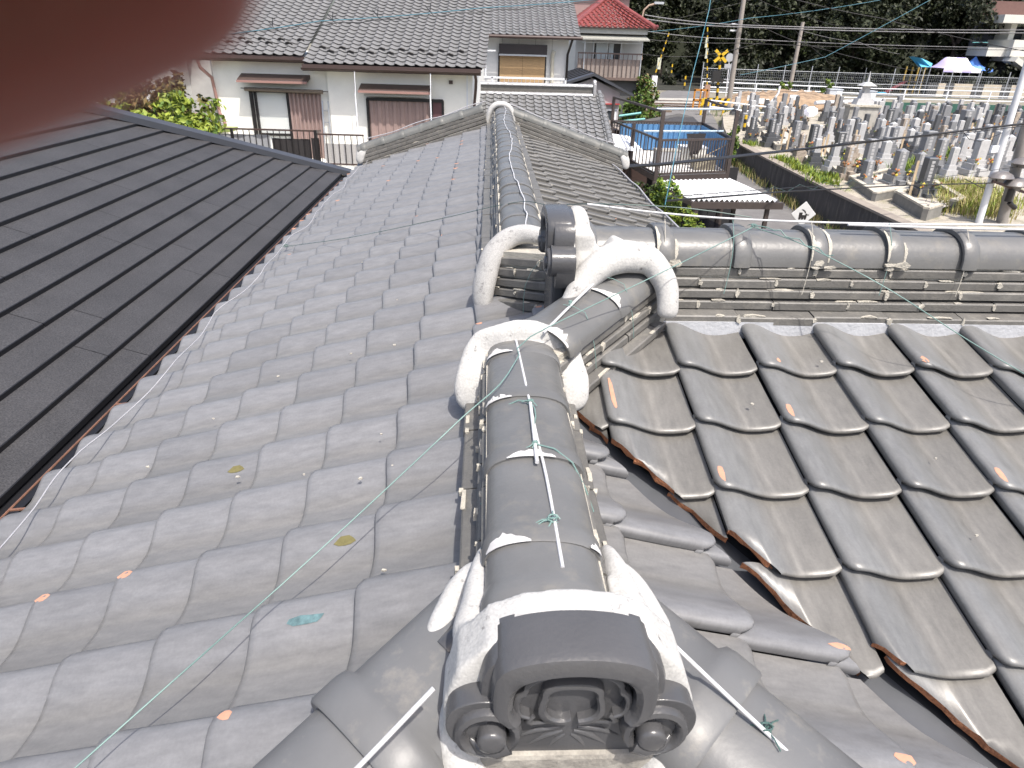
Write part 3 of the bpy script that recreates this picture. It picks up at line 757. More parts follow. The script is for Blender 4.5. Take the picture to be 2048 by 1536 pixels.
# ------------------------------------------------------------------ carved ridge-end ornaments
def oni(loc, rz, k, label):
    part = empty('ridge_ornament', loc, rz, house); part.scale = (k, k, k); part['label'] = label
    def strip(name, outer, inner, y0, y1, bev, m=M_ONI):
        n = len(outer)
        prof_ = []
        for (ox, oz), (ix, iz) in zip(outer, inner):
            d = V((ix-ox, iz-oz)); L = d.length; d /= L
            b = min(bev, L*.4)
            prof_.append([(ox, y1, oz), (ox, y0+bev, oz), (ox+d.x*b*.3, y0+bev*.3, oz+d.y*b*.3), (ox+d.x*b, y0, oz+d.y*b), (ix-d.x*b*.6, y0, iz-d.y*b*.6), (ix, y0+bev*.5, iz), (ix, y1, iz)])
        q = len(prof_[0]); v = [p for r in prof_ for p in r]
        f = [(i*q+j, i*q+j+1, (i+1)*q+j+1, (i+1)*q+j) for i in range(n-1) for j in range(q-1)]
        f += [tuple(range(q)), tuple((n-1)*q+j for j in range(q-1, -1, -1))]
        f += [(i*q, (i+1)*q, (i+1)*q+q-1, i*q+q-1) for i in range(n-1)]
        mbb = MB(); mbb.add(v, f); return mbb.build(name, m, part, 40)
    def mir(pts): return pts+[(-x, z) for x, z in reversed(pts) if abs(x) > 1e-6]
    def smooth_pts(pts, it=1):
        for _ in range(it):
            o = [pts[0]]
            for a, b in zip(pts, pts[1:]):
                o += [(a[0]*.75+b[0]*.25, a[1]*.75+b[1]*.25), (a[0]*.25+b[0]*.75, a[1]*.25+b[1]*.75)]
            o.append(pts[-1]); pts = o
        return pts
    # back plate
    bp = smooth_pts(mir([(-.15, -.034), (-.170, .0), (-.185, .07), (-.165, .105), (-.125, .115), (-.12, .17), (-.085, .2), (0, .212)]), 1)
    m = MB(); m.prism(bp, lambda u, q, d: V((u, d, q)), .034, .105); m.build('back_plate', M_ONI, part, 35)
    # hood: an arch standing out over the recess
    ho = smooth_pts(mir([(-.106, .080), (-.120, .095), (-.121, .160), (-.110, .192), (-.078, .208), (-.03, .216), (0, .2165)]), 2)
    hi = smooth_pts(mir([(-.076, .080), (-.088, .095), (-.089, .135), (-.080, .156), (-.055, .169), (-.02, .176), (0, .1765)]), 2)
    strip('hood', ho, hi, -.004, .088, .018)
    so_ = smooth_pts(mir([(-.116, .074), (-.136, .088), (-.137, .140), (-.124, .178), (-.09, .198), (-.03, .206), (0, .207)]), 2)
    si_ = smooth_pts(mir([(-.09, .076), (-.097, .1), (-.097, .13), (-.09, .15), (-.06, .165), (-.02, .17), (0, .17)]), 2)
    strip('hood_rim', so_, si_, .022, .10, .010)
    # inner lobed lip
    lo = smooth_pts(mir([(-.066, .068), (-.088, .076), (-.088, .120), (-.074, .128), (-.072, .150), (-.04, .166), (0, .169)]), 2)
    li = smooth_pts(mir([(-.062, .074), (-.078, .082), (-.078, .112), (-.066, .120), (-.064, .142), (-.034, .157), (0, .160)]), 2)
    strip('inner_lip', lo, li, .016, .055, .004)
    # shield: rounded square ring with a hollow in it, notched at the bottom
    sh = [(0, .056), (.014, .050), (.036, .054), (.052, .072), (.050, .10), (.046, .112), (.046, .128), (.030, .140), (0, .142)]
    sh = [(-x, z) for x, z in sh]; sho = smooth_pts(mir(sh), 2)
    shi = [(x*.74, .097+(z-.097)*.72) for x, z in sho]
    strip('shield_frame', sho, shi, .018, .05, .007)
    m = MB(); m.prism(shi, lambda u, q, d: V((u, d, q)), .046, .052); m.build('shield_panel', M_ONI, part, 30)
    # scrolls
    for sx in (-1, 1):
        cx, cz, r = sx*.124, .054, .051
        n = 22; m = MB(); v = []; prf = [(r*.98, .085), (r, .02), (r*.985, .008), (r*.93, .001), (r*.80, -.002), (r*.68, .002), (r*.62, .012), (r*.60, .024)]
        for i in range(n):
            a = 2*math.pi*i/n
            for (rr, y) in prf: v.append((cx+rr*math.cos(a), y, cz+rr*math.sin(a)))
        q = len(prf)
        f = [(i*q+j, i*q+j+1, ((i+1) % n)*q+j+1, ((i+1) % n)*q+j) for i in range(n) for j in range(q-1)]
        f += [tuple(i*q+q-1 for i in range(n)), tuple(i*q for i in range(n-1, -1, -1))]
        m.add(v, f); sc = m.build('scroll', M_ONI, part, 40)
        m = MB(); v = []; prf = [(.022, .03), (.022, -.004), (.020, -.009), (.014, -.011), (.0, -.012)]
        for i in range(14):
            a = 2*math.pi*i/14
            for (rr, y) in prf[:-1]: v.append((cx-sx*.006+rr*math.cos(a), y, cz-.004+rr*math.sin(a)))
        q = 4; f = [(i*q+j, i*q+j+1, ((i+1) % 14)*q+j+1, ((i+1) % 14)*q+j) for i in range(14) for j in range(q-1)]+[tuple(i*q+q-1 for i in range(14))]
        m.add(v, f); m.build('button', M_ONI, sc, 50)
        # the arm of the spiral running into the button
        m = MB(); m.tube([(cx-sx*.03, .006, cz-.022), (cx-sx*.012, .002, cz-.030), (cx+sx*.012, .004, cz-.028), (cx+sx*.026, .012, cz-.016)], [.016, .013, .009, .004], 8); m.build('spiral_arm', M_ONI, sc, 60)
        # outer lobe
        ol = [(sx*x, z) for x, z in smooth_pts([(.10, .112), (.135, .117), (.165, .108), (.184, .088), (.187, .055), (.172, .022), (.15, .012), (.13, .06)], 2)]
        m = MB(); m.prism(ol, lambda u, q, d: V((u, d, q)), .012, .10); soft(m.build('side_lobe', M_ONI, part, 35), .008, 2)
        # carved feather strokes at the foot
        for j, (x0, z0, x1, z1, w) in enumerate([(.010, .038, .060, .026, .004), (.014, .028, .085, .004, .006), (.008, .020, .062, -.014, .006), (.004, .012, .030, -.022, .005)]):
            mid = ((x0+x1)/2, (z0+z1)/2+.008)
            m = MB(); m.tube([(sx*x0, .0355, z0), (sx*mid[0], .035, mid[1]), (sx*x1, .036, z1)], [w*.6, w, w*.35], 6); m.build('feather', M_ONI, part, 70)
        m = MB(); m.tube([(sx*.056, .02, .075), (sx*.066, .018, .066), (sx*.058, .022, .056), (sx*.03, .028, .05)], [.004, .005, .004, .003], 6); m.build('tendril', M_ONI, part, 70)
        m = MB(); m.tube([(sx*.066, .022, .064), (sx*.080, .026, .066)], [.004, .002], 6); m.build('tendril', M_ONI, part, 70)
    return part
oni((.143, .664, 4.990), 0, 1.05, 'dark carved ridge ornament facing the viewer')
oo = oni((.212, 2.29, 5.297), R(-90), 1.0, 'dark carved ridge ornament seen from its side'); oo.scale = (1.12, .86, .93)
m = MB(); m.b2(.235, .285, 2.17, 2.42, 5.08, 5.31); soft(m.build('ornament_foot', M_ONI, house), .012)
# block under the front ornament
m = MB(); m.b2(.00, .29, .69, .85, 4.84, 4.962); soft(m.build('ornament_base', mat('base_stone', (.22, .205, .18), .85, .15, 14, col2=(.34, .32, .28), bump=.4, bscale=70), house), .01)

# mortar round the front ornament
xo = .143; bl_ = []
half = [(0, 5.212), (.07, 5.205), (.13, 5.18), (.178, 5.13), (.202, 5.06), (.203, 4.98), (.185, 4.92), (.12, 4.90)]
bl_.append(slab([(-a, b) for a, b in half]+[(a, b) for a, b in reversed(half[1:])], lambda u, q, d: V((xo+u, d+(5.2-q)*-.08, q)), .722, .812))
for sx in (-1, 1):
    # shoulder along the ridge cap, then a leg reaching out over the hip
    bl_.append(band('mortar', [(XR+sx*.118, 1.05, 5.09), (XR+sx*.126, .97, 5.10), (XR+sx*.134, .88, 5.10), (XR+sx*.148, .79, 5.10)], [(.008, .016), (.024, .030), (.036, .036), (.044, .04)], M_MORTAR, house, seed=33+sx, normal=(sx*.5, 0, .86)))
    bl_.append(band('mortar', [(XR+sx*.125, 1.02, 5.07), (XR+sx*.165, .97, 5.045), (XR+sx*.20, .91, 5.02), (XR+sx*.225, .86, 4.995)], [(.022, .03), (.034, .038), (.030, .032), (.018, .02)], M_MORTAR, house, seed=36+sx, normal=(sx*.6, -.2, .8)))
    bl_.append(band('mortar', [(xo+sx*.175, .76, 5.04), (xo+sx*.182, .72, 4.96), (xo+sx*.165, .69, 4.92), (xo+sx*.13, .67, 4.88)], [(.03, .03), (.036, .034), (.04, .03), (.03, .025)], M_MORTAR, house, seed=38+sx, normal=(0, -.8, .5)))
    bl_.append(slab([(xo+sx*.10, 4.95), (xo+sx*.185, 4.95), (XR+sx*.15, 5.11), (XR+sx*.10, 5.13)], lambda u, q, d: V((u, d, q)), .76, .93))
m = MB(); m.tube([(XR-.10, .93, 5.03), (XR-.15, .89, 5.02), (XR-.19, .855, 5.005)], [.036, .036, .035], 14); m.build('hip_head_cap', M_ONI, house, 50)
m = MB(); m.tube([(XR+.12, .93, 5.0), (XR+.18, .885, 4.985)], [.045, .045], 14); m.build('hip_head_cap', M_ONI, house, 50)
plaster(bl_, M_MORTAR, .006, rough_=.0015, smooth_it=7)
# ------------------------------------------------------------------ rods and wires on the roof
def rod(name, label, cat, pts, r, m, group=None, n=7, wob=0.0, seed=1):
    rr = random.Random(seed)
    P = [V(p) for p in pts]; Q = []
    for i in range(len(P)-1):
        a, b, c, d = P[max(i-1, 0)], P[i], P[i+1], P[min(i+2, len(P)-1)]
        st = max(2, min(12, int((c-b).length/.12)+2))
        for k in range(st):
            t = k/st; t2 = t*t; t3 = t2*t
            Q.append(.5*((2*b)+(c-a)*t+(2*a-5*b+4*c-d)*t2+(-a+3*b-3*c+d)*t3)+V((rr.uniform(-wob, wob), rr.uniform(-wob, wob), rr.uniform(-wob, wob))))
    Q.append(P[-1])
    mm = MB(); mm.tube(Q, r, n); o = mm.build(name, m, None, 60)
    return tag(o, label, cat, group)
rod('coated_rod', 'white coated rod running along the top of the front ridge', 'rod', [(.103, 1.86, 5.190), (.115, 1.6, 5.190), (.121, 1.45, 5.192), (.127, 1.3, 5.192), (.136, 1.14, 5.192), (.142, .88, 5.19)], .0036, M_WHITEROD)
rod('coated_rod', 'short rust-tipped white rod tied beside another on the front ridge', 'rod', [(.121, 1.46, 5.197), (.120, 1.3, 5.198), (.119, 1.19, 5.199)], .0045, M_WHITEROD)
rod('coated_rod', 'white coated rod lying up the diagonal hip between the mortared arches', 'rod', [(.185, 1.86, 5.215), (.30, 2.02, 5.262), (.425, 2.17, 5.318)], .0045, M_WHITEROD)
rod('coated_rod', 'long white rod along the top of the right-hand wing ridge', 'rod', [(.36, 2.33, 5.500), (.62, 2.34, 5.472), (.92, 2.33, 5.457), (1.4, 2.33, 5.450), (2.0, 2.34, 5.452), (3.0, 2.34, 5.45)], .0036, M_WHITEROD)
rod('coated_rod', 'second white rod lapping the wing ridge rod near the photo edge', 'rod', [(1.28, 2.30, 5.452), (1.7, 2.30, 5.446), (2.05, 2.305, 5.446)], .0045, M_WHITEROD)
rod('coated_rod', 'thin white rod propped over the left hip cap beside the carved ornament', 'rod', [(-.069, .69, 5.128), (-.19, .60, 5.052), (-.30, .52, 4.99)], .0040, M_WHITEROD)
rod('coated_rod', 'rust-spotted white rod propped over the right hip cap', 'rod', [(.322, .82, 5.085), (.43, .735, 5.02), (.56, .64, 4.94)], .0040, M_WHITEROD)
pts = []; rr = random.Random(9)
for i in range(46):
    y = YC+.08+i*.14
    if y > YD-.08: break
    pts.append((.193+.0014*i+.022*math.sin(i*.33)+rr.uniform(-.006, .006), y, zt_b+ZR+.094+(.008 if i % 2 else -.001)))
rod('coated_rod', 'wavy white rod running the length of the far main ridge', 'rod', pts, .0036, M_WHITEROD)
pts = []
for i in range(60):
    y = -.4+i*.165
    if y > YD-.1: break
    x = XE+.10+.028*math.sin(i*.7)+rr.uniform(-.008, .008)
    pts.append((x, y, zl(x)+.090+.012*math.sin(i*1.3)))
rod('white_rope', 'white rope lying along the scalloped left eave tiles', 'rope', pts, .0029, mat('white_cord', (.34, .34, .36), .6, .08, 30))
for y0, sx in ((YD-.02, -1), (YD-.02, 1)):
    pts = [(XR+sx*(.1+t*1.55), y0+.01, ZR+.30-S*(t*1.55)+.012*math.sin(t*14)) for t in np.linspace(0, 1, 9)]
    rod('white_rope', ('thin white rope on the left-falling gable ridge' if sx < 0 else 'thin white rope on the right-falling gable ridge'), 'rope', pts, .006, MATS['white_cord'])
# right eave cord
pts = [(XE2-.16+.012*math.sin(i), YC+1.9+i*.42, ZR-S*(XE2-.16-XR)+.085+.01*math.sin(i*2.1)) for i in range(12)]
rod('white_rope', 'pale rope along the far right eave above the carport', 'rope', pts, .009, MATS['white_cord'])
# long green wires
NODE = V((.92, 2.24, 5.452))
rod('green_wire', 'long pale green wire stretched from the wing ridge down across the left slope', 'wire', [NODE, (.55, 2.03, 5.345), (.14, 1.79, 5.232), (.104, 1.70, 5.214), (.048, 1.545, 5.203), (-.041, 1.444, 5.168), (-.135, 1.363, 5.11), (-.375, 1.15, 4.97), (-.713, .768, 4.835), (-.95, .50, 4.74)], .0017, M_GREENWIRE, n=6)
rod('green_wire', 'pale green wire twisted from the wing ridge towards the lower right', 'wire', [NODE, (1.03, 2.16, 5.43), (1.13, 2.08, 5.395), (1.30, 1.98, 5.32), (1.52, 1.87, 5.2), (1.74, 1.76, 5.09)], .0017, M_GREENWIRE, n=6)
rod('green_wire', 'short green strand twisted round the right-hand ridge wire', 'wire', [NODE+V((.01, 0, .006))]+[V((.94+.018*i, 2.225-.0125*i, 5.468-.0062*i))+V((0, .006*math.sin(i*2.2), .007*math.cos(i*2.2))) for i in range(1, 12)], .0018, M_GREENWIRE, n=5)
M_DARKWIRE = mat('dark_green_wire', (.06, .11, .10), .5, .1)
rod('green_wire', 'thin dark green wire slung across both slopes from the left eave to the wing ridge', 'wire', [(-1.50, 5.09, 4.545), (-.924, 4.659, 4.739), (-.299, 4.215, 4.979), (.165, 3.6, 5.228), (.29, 2.95, 5.36), (.41, 2.35, 5.497), (.70, 2.32, 5.495), (.92, 2.27, 5.478)], .0018, M_DARKWIRE, n=5)
def knot(p, s, label, m=M_GREENWIRE, seed=0, tails=2):
    rr = random.Random(seed); p = V(p); pts = []
    for i in range(26):
        a = i*.95; q = s*(.35+.3*rr.random())
        pts.append(p+V((q*math.cos(a), q*.6*math.sin(a), s*.35*math.sin(a*.7)+s*.3)))
    mm = MB(); mm.tube(pts, .0016, 5)
    for t in range(tails):
        a = rr.uniform(0, 6.3); d = V((math.cos(a), math.sin(a), 0))*s
        mm.tube([p+V((0, 0, s*.3)), p+d*.9+V((0, 0, s*.4)), p+d*1.7+V((0, 0, .0))], .0014, 5)
    return tag(mm.build('wire_knot', m, None, 60), label, 'wire knot')
knot((.136, 1.005, 5.188), .022, 'loopy green wire knot on the front ridge rod just behind the ornament', seed=2, tails=3)
knot((.122, 1.46, 5.195), .013, 'small green knot where two rods overlap on the front ridge', seed=3)
knot((.121, 1.265, 5.197), .011, 'small green knot beside the rusty rod tip on the front ridge', seed=4)
knot((-.18, .60, 5.052), .018, 'green wire knot round the rod on the left hip cap', seed=5)
knot((.475, .71, 4.985), .022, 'twisted wire knot over the rod on the right hip cap', m=M_DARKWIRE, seed=6, tails=4)
knot((.47, .66, 4.96), .014, 'loose dark wire end beneath the right hip rod', m=M_DARKWIRE, seed=16, tails=3)
knot(NODE, .016, 'green wire knot at the fork of wires on the wing ridge', seed=7)
knot((.40, 2.15, 5.315), .012, 'green wire twist at the top of the diagonal rod', seed=8)
knot((.28, 2.0, 5.26), .010, 'green wire twist halfway up the diagonal rod', seed=9)
knot((-1.50, 5.09, 4.54), .03, 'dark wire knot on the left eave cord', m=M_DARKWIRE, seed=10)
# wires tying the rods down over the ridges
def tie(label, pts, r=.0017, m=M_GREENWIRE): rod('tie_wire', label, 'tie wire', pts, r, m, group='wires tying the rods to the ridges', n=5)
tie('green tie wire spreading either side of the rusty rod tip on the front ridge', [(.0, 1.18, 5.095), (.045, 1.22, 5.165), (.12, 1.265, 5.198), (.20, 1.22, 5.178), (.245, 1.16, 5.09)])
tie('pale tie wire round the front ridge at the second cap joint', [(.02, 1.40, 5.10), (.06, 1.47, 5.18), (.121, 1.46, 5.198), (.13, 1.39, 5.196), (.118, 1.33, 5.195)])
tie('green tail of wire hanging from the loopy knot on the front ridge', [(.134, 1.0, 5.195), (.112, .955, 5.185), (.103, .905, 5.178), (.09, .893, 5.174)])
for i, x in enumerate((.62, .86, 1.14, 1.42, 1.70, 2.0)):
    tie('vertical wire tied over the wing ridge courses, %s from the carved ornament' % ['first', 'second', 'third', 'fourth', 'fifth', 'sixth'][i], [(x+.012, 2.31, 5.458), (x+.006, YW-.10, zt_w+ZW+.085), (x, YW-.125, zt_w+ZW-.005), (x-.012, YW-.140, zt_w+ZW-.09)], .0013, M_GREENWIRE if i % 2 else M_CREAM)
for i, (a, sd) in enumerate(((.22, 1), (.43, 1))):
    tie('thin wire tied down the right side of the diagonal hip, %s one' % ['lower', 'upper'][i], [PH(a, 0, zt_h+.093), PH(a+.02, .07, zt_h+.075), PH(a+.0, .115, zt_h-.02), PH(a-.01, .125, zt_h-.10)], .0013)
tie('wire tied over the flat tiles of the sooty far hip', [(.30, 2.49, 5.28), (.22, 2.52, 5.235), (.165, 2.46, 5.16), (.16, 2.44, 5.05)], .0013)
# ------------------------------------------------------------------ the dark roof next door
dk = thing('dark_roofed_house', 'neighbouring house with low black granulated roof laid in long horizontal strips', 'house')
k_ = .4876
X0, D0 = -2.486, 2.2
def dz_(t): return H-(D0-k_*t)
CORN = (X0+.0, 12.35)         # eave end of the far hip; the hip runs back up-left at about 45 degrees
def hip_y(t): return CORN[1]-t*1.20
strips = [0, .184]+[.184+.216*i for i in range(1, 24)]
core = MB()
tt = strips[-1]
core.add([(X0, -3, dz_(0)-.03), (X0, CORN[1], dz_(0)-.03), (X0-tt, hip_y(tt), dz_(tt)-.03), (X0-tt, -3, dz_(tt)-.03)], [(0, 1, 2, 3)])
core.build('roof', M_DECK, dk)
rr = random.Random(4)
roof_dk = [o for o in dk.children if o.name.startswith('roof')][0]
for i in range(len(strips)-1):
    t0, t1 = strips[i], strips[i+1]
    y_end = hip_y(t0)-.02
    cuts = []; y = -3.0+rr.uniform(0, 1.5)
    while y < y_end: cuts.append(y); y += 1.82
    cuts = [-3.0]+[c for c in cuts if c > -2.5]+[y_end]
    for a, b in zip(cuts, cuts[1:]):
        if b-a < .05: continue
        lip = .030; m = MB()
        bt = b if b < y_end-.01 else hip_y(t1)-.02
        ga = a+.003
        za, zb2 = dz_(t0), dz_(t1)
        v = [(X0-t0+.012, ga, za-.012), (X0-t0+.012, b-.003, za-.012), (X0-t0+.012, b-.003, za+lip-.004), (X0-t0+.012, ga, za+lip-.004),
             (X0-t0+.006, ga, za+lip), (X0-t0+.006, b-.003, za+lip), (X0-t1, bt-.003, zb2), (X0-t1, ga, zb2)]
        m.add(v, [(0, 1, 2, 3), (3, 2, 5, 4)], 1); m.add([v[4], v[5], v[6], v[7]], [(0, 1, 2, 3)], 0)  # lip faces near-black: the shadow of each step put into the colour
        m.build('roof_strip', [M_SHEET, M_SHEETE], roof_dk)
m = MB()
tt2 = 4.6
a = V((X0+.10, CORN[1]+.12, dz_(0)-.02)); b = V((X0-tt2, hip_y(tt2)+.05, dz_(tt2)+.06)); d = (b-a).normalized()
sx = d.cross(V((0, 0, 1))).normalized(); u = sx.cross(d)
pr = [(-.11, -.05), (-.11, .03), (-.02, .085), (.02, .085), (.11, .03), (.11, -.05)]
m.prism(pr, lambda p, q, e: a+d*e+sx*p+u*q, 0, (b-a).length)
m.build('hip_cap', M_CAPB, dk)
m = MB(); m.b2(X0-.02, X0+.11, -3, CORN[1], dz_(0)-.16, dz_(0)-.03)
m.build('gutter', M_SHEETE, dk)
# far slope and walls
m = MB()
m.add([(X0, CORN[1]+.05, dz_(0)-.03), (X0-tt, hip_y(tt)+.05, dz_(tt)-.03), (X0-tt-4.5, CORN[1]+.05, dz_(0)-.03)], [(0, 1, 2)])
m.build('roof', M_SHEET, dk)
m = MB(); m.b2(X0-10, X0-.55, -3, CORN[1]-.5, 0, dz_(0)-.1)
m.build('wall', mat('pale_siding', (.4, .4, .4), .8, .1), dk)

# ------------------------------------------------------------------ materials of the houses beyond
M_PLAST = mat('cream_plaster', (.82, .81, .755), .9, .05, 2.5, bump=.15, bscale=60, fine=.03)
M_BROWN = mat('brown_metal', (.065, .042, .037), .5, .12, 5)
M_PINKB = mat('rosy_brown_metal', (.31, .18, .155), .55, .1, 6)
M_SHUT = mat('shutter_panel', (.30, .215, .195), .6, .1, 5)
M_DARKF = mat('dark_frame', (.018, .016, .016), .45, .1)
M_GLASS = mat('window_glass', (.05, .06, .07), .06, .1, 3, spec=.6)
M_CURT = mat('pale_curtain', (.66, .72, .75), .8, .12, 8, stretch=(6, 6, .6))
M_ALU = mat('aluminium', (.55, .57, .6), .35, .05, metal=.6)
M_WPIPE = mat('white_pipe', (.72, .74, .77), .4, .06)
M_GREYB = mat('grey_sheeting', (.33, .34, .36), .6, .12, 20, stretch=(1, 1, 6))
M_BLKSH = mat('black_sheeting', (.03, .027, .028), .7, .2, 4, stretch=(8, 8, 1))
M_PANELW = mat('white_siding', (.70, .70, .68), .7, .06, 4)

def tile_roof(parent, name, M_t, s, W, x0, x1, y0, z0, rows, cap=300, fine=False, jitter=.004):
    """slope facing local -y starting at eave (x0..x1, y0, z0); tiles as parts up to cap, the rest joined"""
    c = 1/math.sqrt(1+s*s); L = rows*TL
    m = MB(); m.add([(x0, y0+.02, z0-.02), (x1, y0+.02, z0-.02), (x1, y0+L, z0+L*s-.02), (x0, y0+L, z0+L*s-.02)], [(0, 1, 2, 3)])
    dk_ = m.build(name, M_DECK, parent)
    me = tile_mesh('roof_tile', [M_t], fine); items = []
    n = int((x1-x0)/TW)+1
    k = 0
    for r in range(rows):
        for i in range(n):
            x = x0+TW*i
            if x+TW > x1+.12: continue
            o = V((x+random.uniform(-1, 1)*jitter, y0+TL*r+random.uniform(-1, 1)*jitter, z0+TL*r*s))
            M = frame_matrix(V((1, 0, 0)), V((0, c, s*c)), V((0, -s*c, c)), o)
            w_ = parent.matrix_world @ M @ V((.13, .1, 0)) if False else (Matrix.Translation(parent.location) @ Matrix.Rotation(parent.rotation_euler.z, 4, 'Z') @ M @ V((.13, .1, 0)))
            if in_view(w_, 10) and k < cap:
                ob = bpy.data.objects.new('roof_tile', me); ob.matrix_world = M; link(ob, dk_); k += 1
            else: items.append(M)
    if items: join_tiles('roof_tile', items, [M_t], dk_, fine)
    return dk_
def bars(parent, name, M_, x0, x1, y, z0, z1, step, w=.018):
    m0 = MB(); m0.box((0, 0, (z1-z0)/2), (w, w, z1-z0)); me = m0.mesh(name, M_)
    n = int((x1-x0)/step)
    for i in range(n+1):
        o = bpy.data.objects.new(name, me); o.location = (x0+i*(x1-x0)/n, y, z0); link(o, parent)
def piece(parent, name, M_, *boxes, **kw):
    m = MB()
    for b in boxes: m.b2(*b)
    o = m.build(name, M_, parent, kw.get('smooth'))
    if kw.get('soft'): soft(o, kw['soft'])
    return o

# ------------------------------------------------------------------ house A: cream house with balcony
A = thing('cream_house', 'two-storey cream plastered house with grey tiled roof and railed balcony', 'house', (0, 20, 0), R(-2.5))
XS = -4.22
piece(A, 'wall', M_PLAST, (-7.35, XS, 0, 7, 2.55, 5.42))
piece(A, 'wall', M_PLAST, (XS, -.30, -.14, 7, 2.55, 5.30))
piece(A, 'wall', M_PLAST, (-7.35, -.30, -.12, 7, 0, 2.5))
piece(A, 'corner_post', M_WPIPE, (-.46, -.42, -.16, -.12, 2.6, 5.1))
rA = tile_roof(A, 'roof', M_TILEH, .38, .2665, -7.95, -4.78, -.34, 5.43, 22, cap=110)
rB = tile_roof(A, 'roof', M_TILEH, .38, .2665, -4.72, -.02, -.56, 5.27, 23, cap=188)
# snow guards: two staggered rows of loops on the tiles
gm = MB(); gm.tube([(-.085, 0, .0), (-.075, 0, .05), (0, -.01, .075), (.075, 0, .05), (.085, 0, 0)], .02, 6); gm.b2(-.08, .08, .0, .012, 0, .06)
gme = gm.mesh('snow_guard', M_DARKF)
for (x0, x1, y0, z0) in ((-7.9, -4.9, -.34, 5.43), (-4.6, -.3, -.56, 5.27)):
    i = 0
    x = x0+.33
    while x < x1:
        for r, off in ((3.42, 0), (2.42, TW)):
            if x+off < x1:
                o = bpy.data.objects.new('snow_guard', gme); y = y0+TL*r; o.location = (x+off-.10, y, z0+(y-y0)*.38+.05); link(o, A)
        x += 2*TW
for (x0, x1, y, z) in ((-7.9, -4.75, -.41, 5.36), (-4.75, -.05, -.64, 5.19)):
    m = MB()
    for q in range(7):
        pass
    a0 = [(math.cos(t), math.sin(t)) for t in np.linspace(math.pi, 2*math.pi, 7)]
    pr = [(y+.06*c, z+.06*s_) for c, s_ in a0]+[(y+.05*c, z+.05*s_) for c, s_ in reversed(a0)]
    m.prism(pr, lambda p, q, d: V((d, p, q)), x0, x1); m.build('gutter', M_BROWN, A, 40)
    piece(A, 'fascia', M_BROWN, (x0, x1, y+.08, y+.11, z-.08, z+.08))
    piece(A, 'soffit', M_PLAST, (x0, x1, y+.12, 0.0, z-.03, z-.01))
m = MB(); m.tube([(-7.55, -.40, 5.28), (-7.52, -.35, 5.1), (-7.36, -.10, 4.85), (-7.32, -.08, 4.2), (-7.30, -.10, 3.95), (-7.20, -.12, 3.8), (-7.16, -.12, 3.2)], .045, 8); m.build('drain_pipe', M_PINKB, A, 60)
m = MB(); m.tube([(-.20, -.64, 5.15), (-.18, -.55, 5.0), (-.2, -.35, 4.75), (-.24, -.22, 4.4), (-.24, -.22, 0)], .04, 8); m.build('drain_pipe', M_BROWN, A, 60)
# window with curtain and storm-shutter box
W1 = empty('window', (0, 0, 0), 0, A)
piece(W1, 'frame', M_DARKF, (-6.42, -6.34, -.09, .02, 2.75, 4.62), (-6.30, -6.24, -.07, .02, 2.75, 4.55), (-5.42, -5.36, -.06, .02, 2.75, 4.55), (-6.42, -4.45, -.10, .02, 4.52, 4.62), (-6.30, -5.36, -.06, 0.01, 3.40, 3.46), (-6.3, -4.45, -.06, .02, 2.70, 2.78))
# curtain: folds behind the glass
m = MB(); xs = np.linspace(-6.24, -5.42, 40)
m.add([(x, .07+.035*math.sin(i*1.15)+.012*math.sin(i*.37), z) for i, x in enumerate(xs) for z in (2.8, 4.5)], [(2*i, 2*i+2, 2*i+3, 2*i+1) for i in range(39)])
m.build('curtain', M_CURT, W1, 180)
M_PANE = mat('clear_pane', (.55, .62, .66), .05, 0)
M_PANE.node_tree.nodes['Principled BSDF'].inputs['Alpha'].default_value = .16
piece(W1, 'pane', M_PANE, (-6.24, -5.42, -.012, -.006, 2.78, 4.52))
def corrug(parent, name, M_, x0, x1, y, z0, z1, n, amp=.03):
    m = MB(); v = []; w = (x1-x0)/n
    for i in range(n):
        for f_, d in ((0, 0), (.18, -amp), (.55, -amp), (.72, 0)): v.append((x0+w*(i+f_), y+d))
    v.append((x1, y))
    m.add([(a, b, z) for a, b in v for z in (z0, z1)], [(2*i, 2*i+2, 2*i+3, 2*i+1) for i in range(len(v)-1)])
    return m.build(name, M_, parent)
for i in range(1): corrug(W1, 'shutter', M_SHUT, -5.36, -4.47, -.03, 2.72, 4.54, 8, .045)
# rolled reed blind above the window
m = MB(); m.cyl((-6.48, -.20, 4.60), (-4.36, -.20, 4.58), .05, 10); m.build('rolled_blind', mat('old_reed', (.16, .13, .10), .9, .5, 30, stretch=(3, 1, 1)), W1)
m = MB(); m.cyl((-6.58, -.20, 4.62), (-4.22, -.20, 4.59), .012, 6); m.build('blind_pole', M_DARKF, W1)
def awning(x0, x1, z, y0=0.0):
    a = empty('awning', (0, 0, 0), 0, A)
    m = MB(); m.prism([(y0, z+.06), (y0, z+.16), (y0-.38, z+.03), (y0-.40, z-.02), (y0-.36, z-.02)], lambda p, q, d: V((d, p, q)), x0, x1)
    m.build('canopy', M_BROWN, a)
    piece(a, 'front_edge', M_PINKB, (x0-.01, x1+.01, y0-.425, y0-.40, z-.045, z+.012))
    return a
awning(-6.58, -4.72, 4.82)
W2a = awning(-3.32, -1.42, 4.66, -.14)
W2 = empty('window', (0, 0, 0), 0, A)
piece(W2, 'frame', M_DARKF, (-3.18, -1.10, -.22, -.13, 4.40, 4.48), (-3.20, -3.14, -.22, -.13, 2.7, 4.45), (-1.46, -1.38, -.22, -.13, 2.7, 4.45), (-1.14, -1.08, -.20, -.13, 2.7, 4.45))
corrug(W2, 'shutter', M_SHUT, -3.14, -1.46, -.16, 2.7, 4.40, 8, .03)
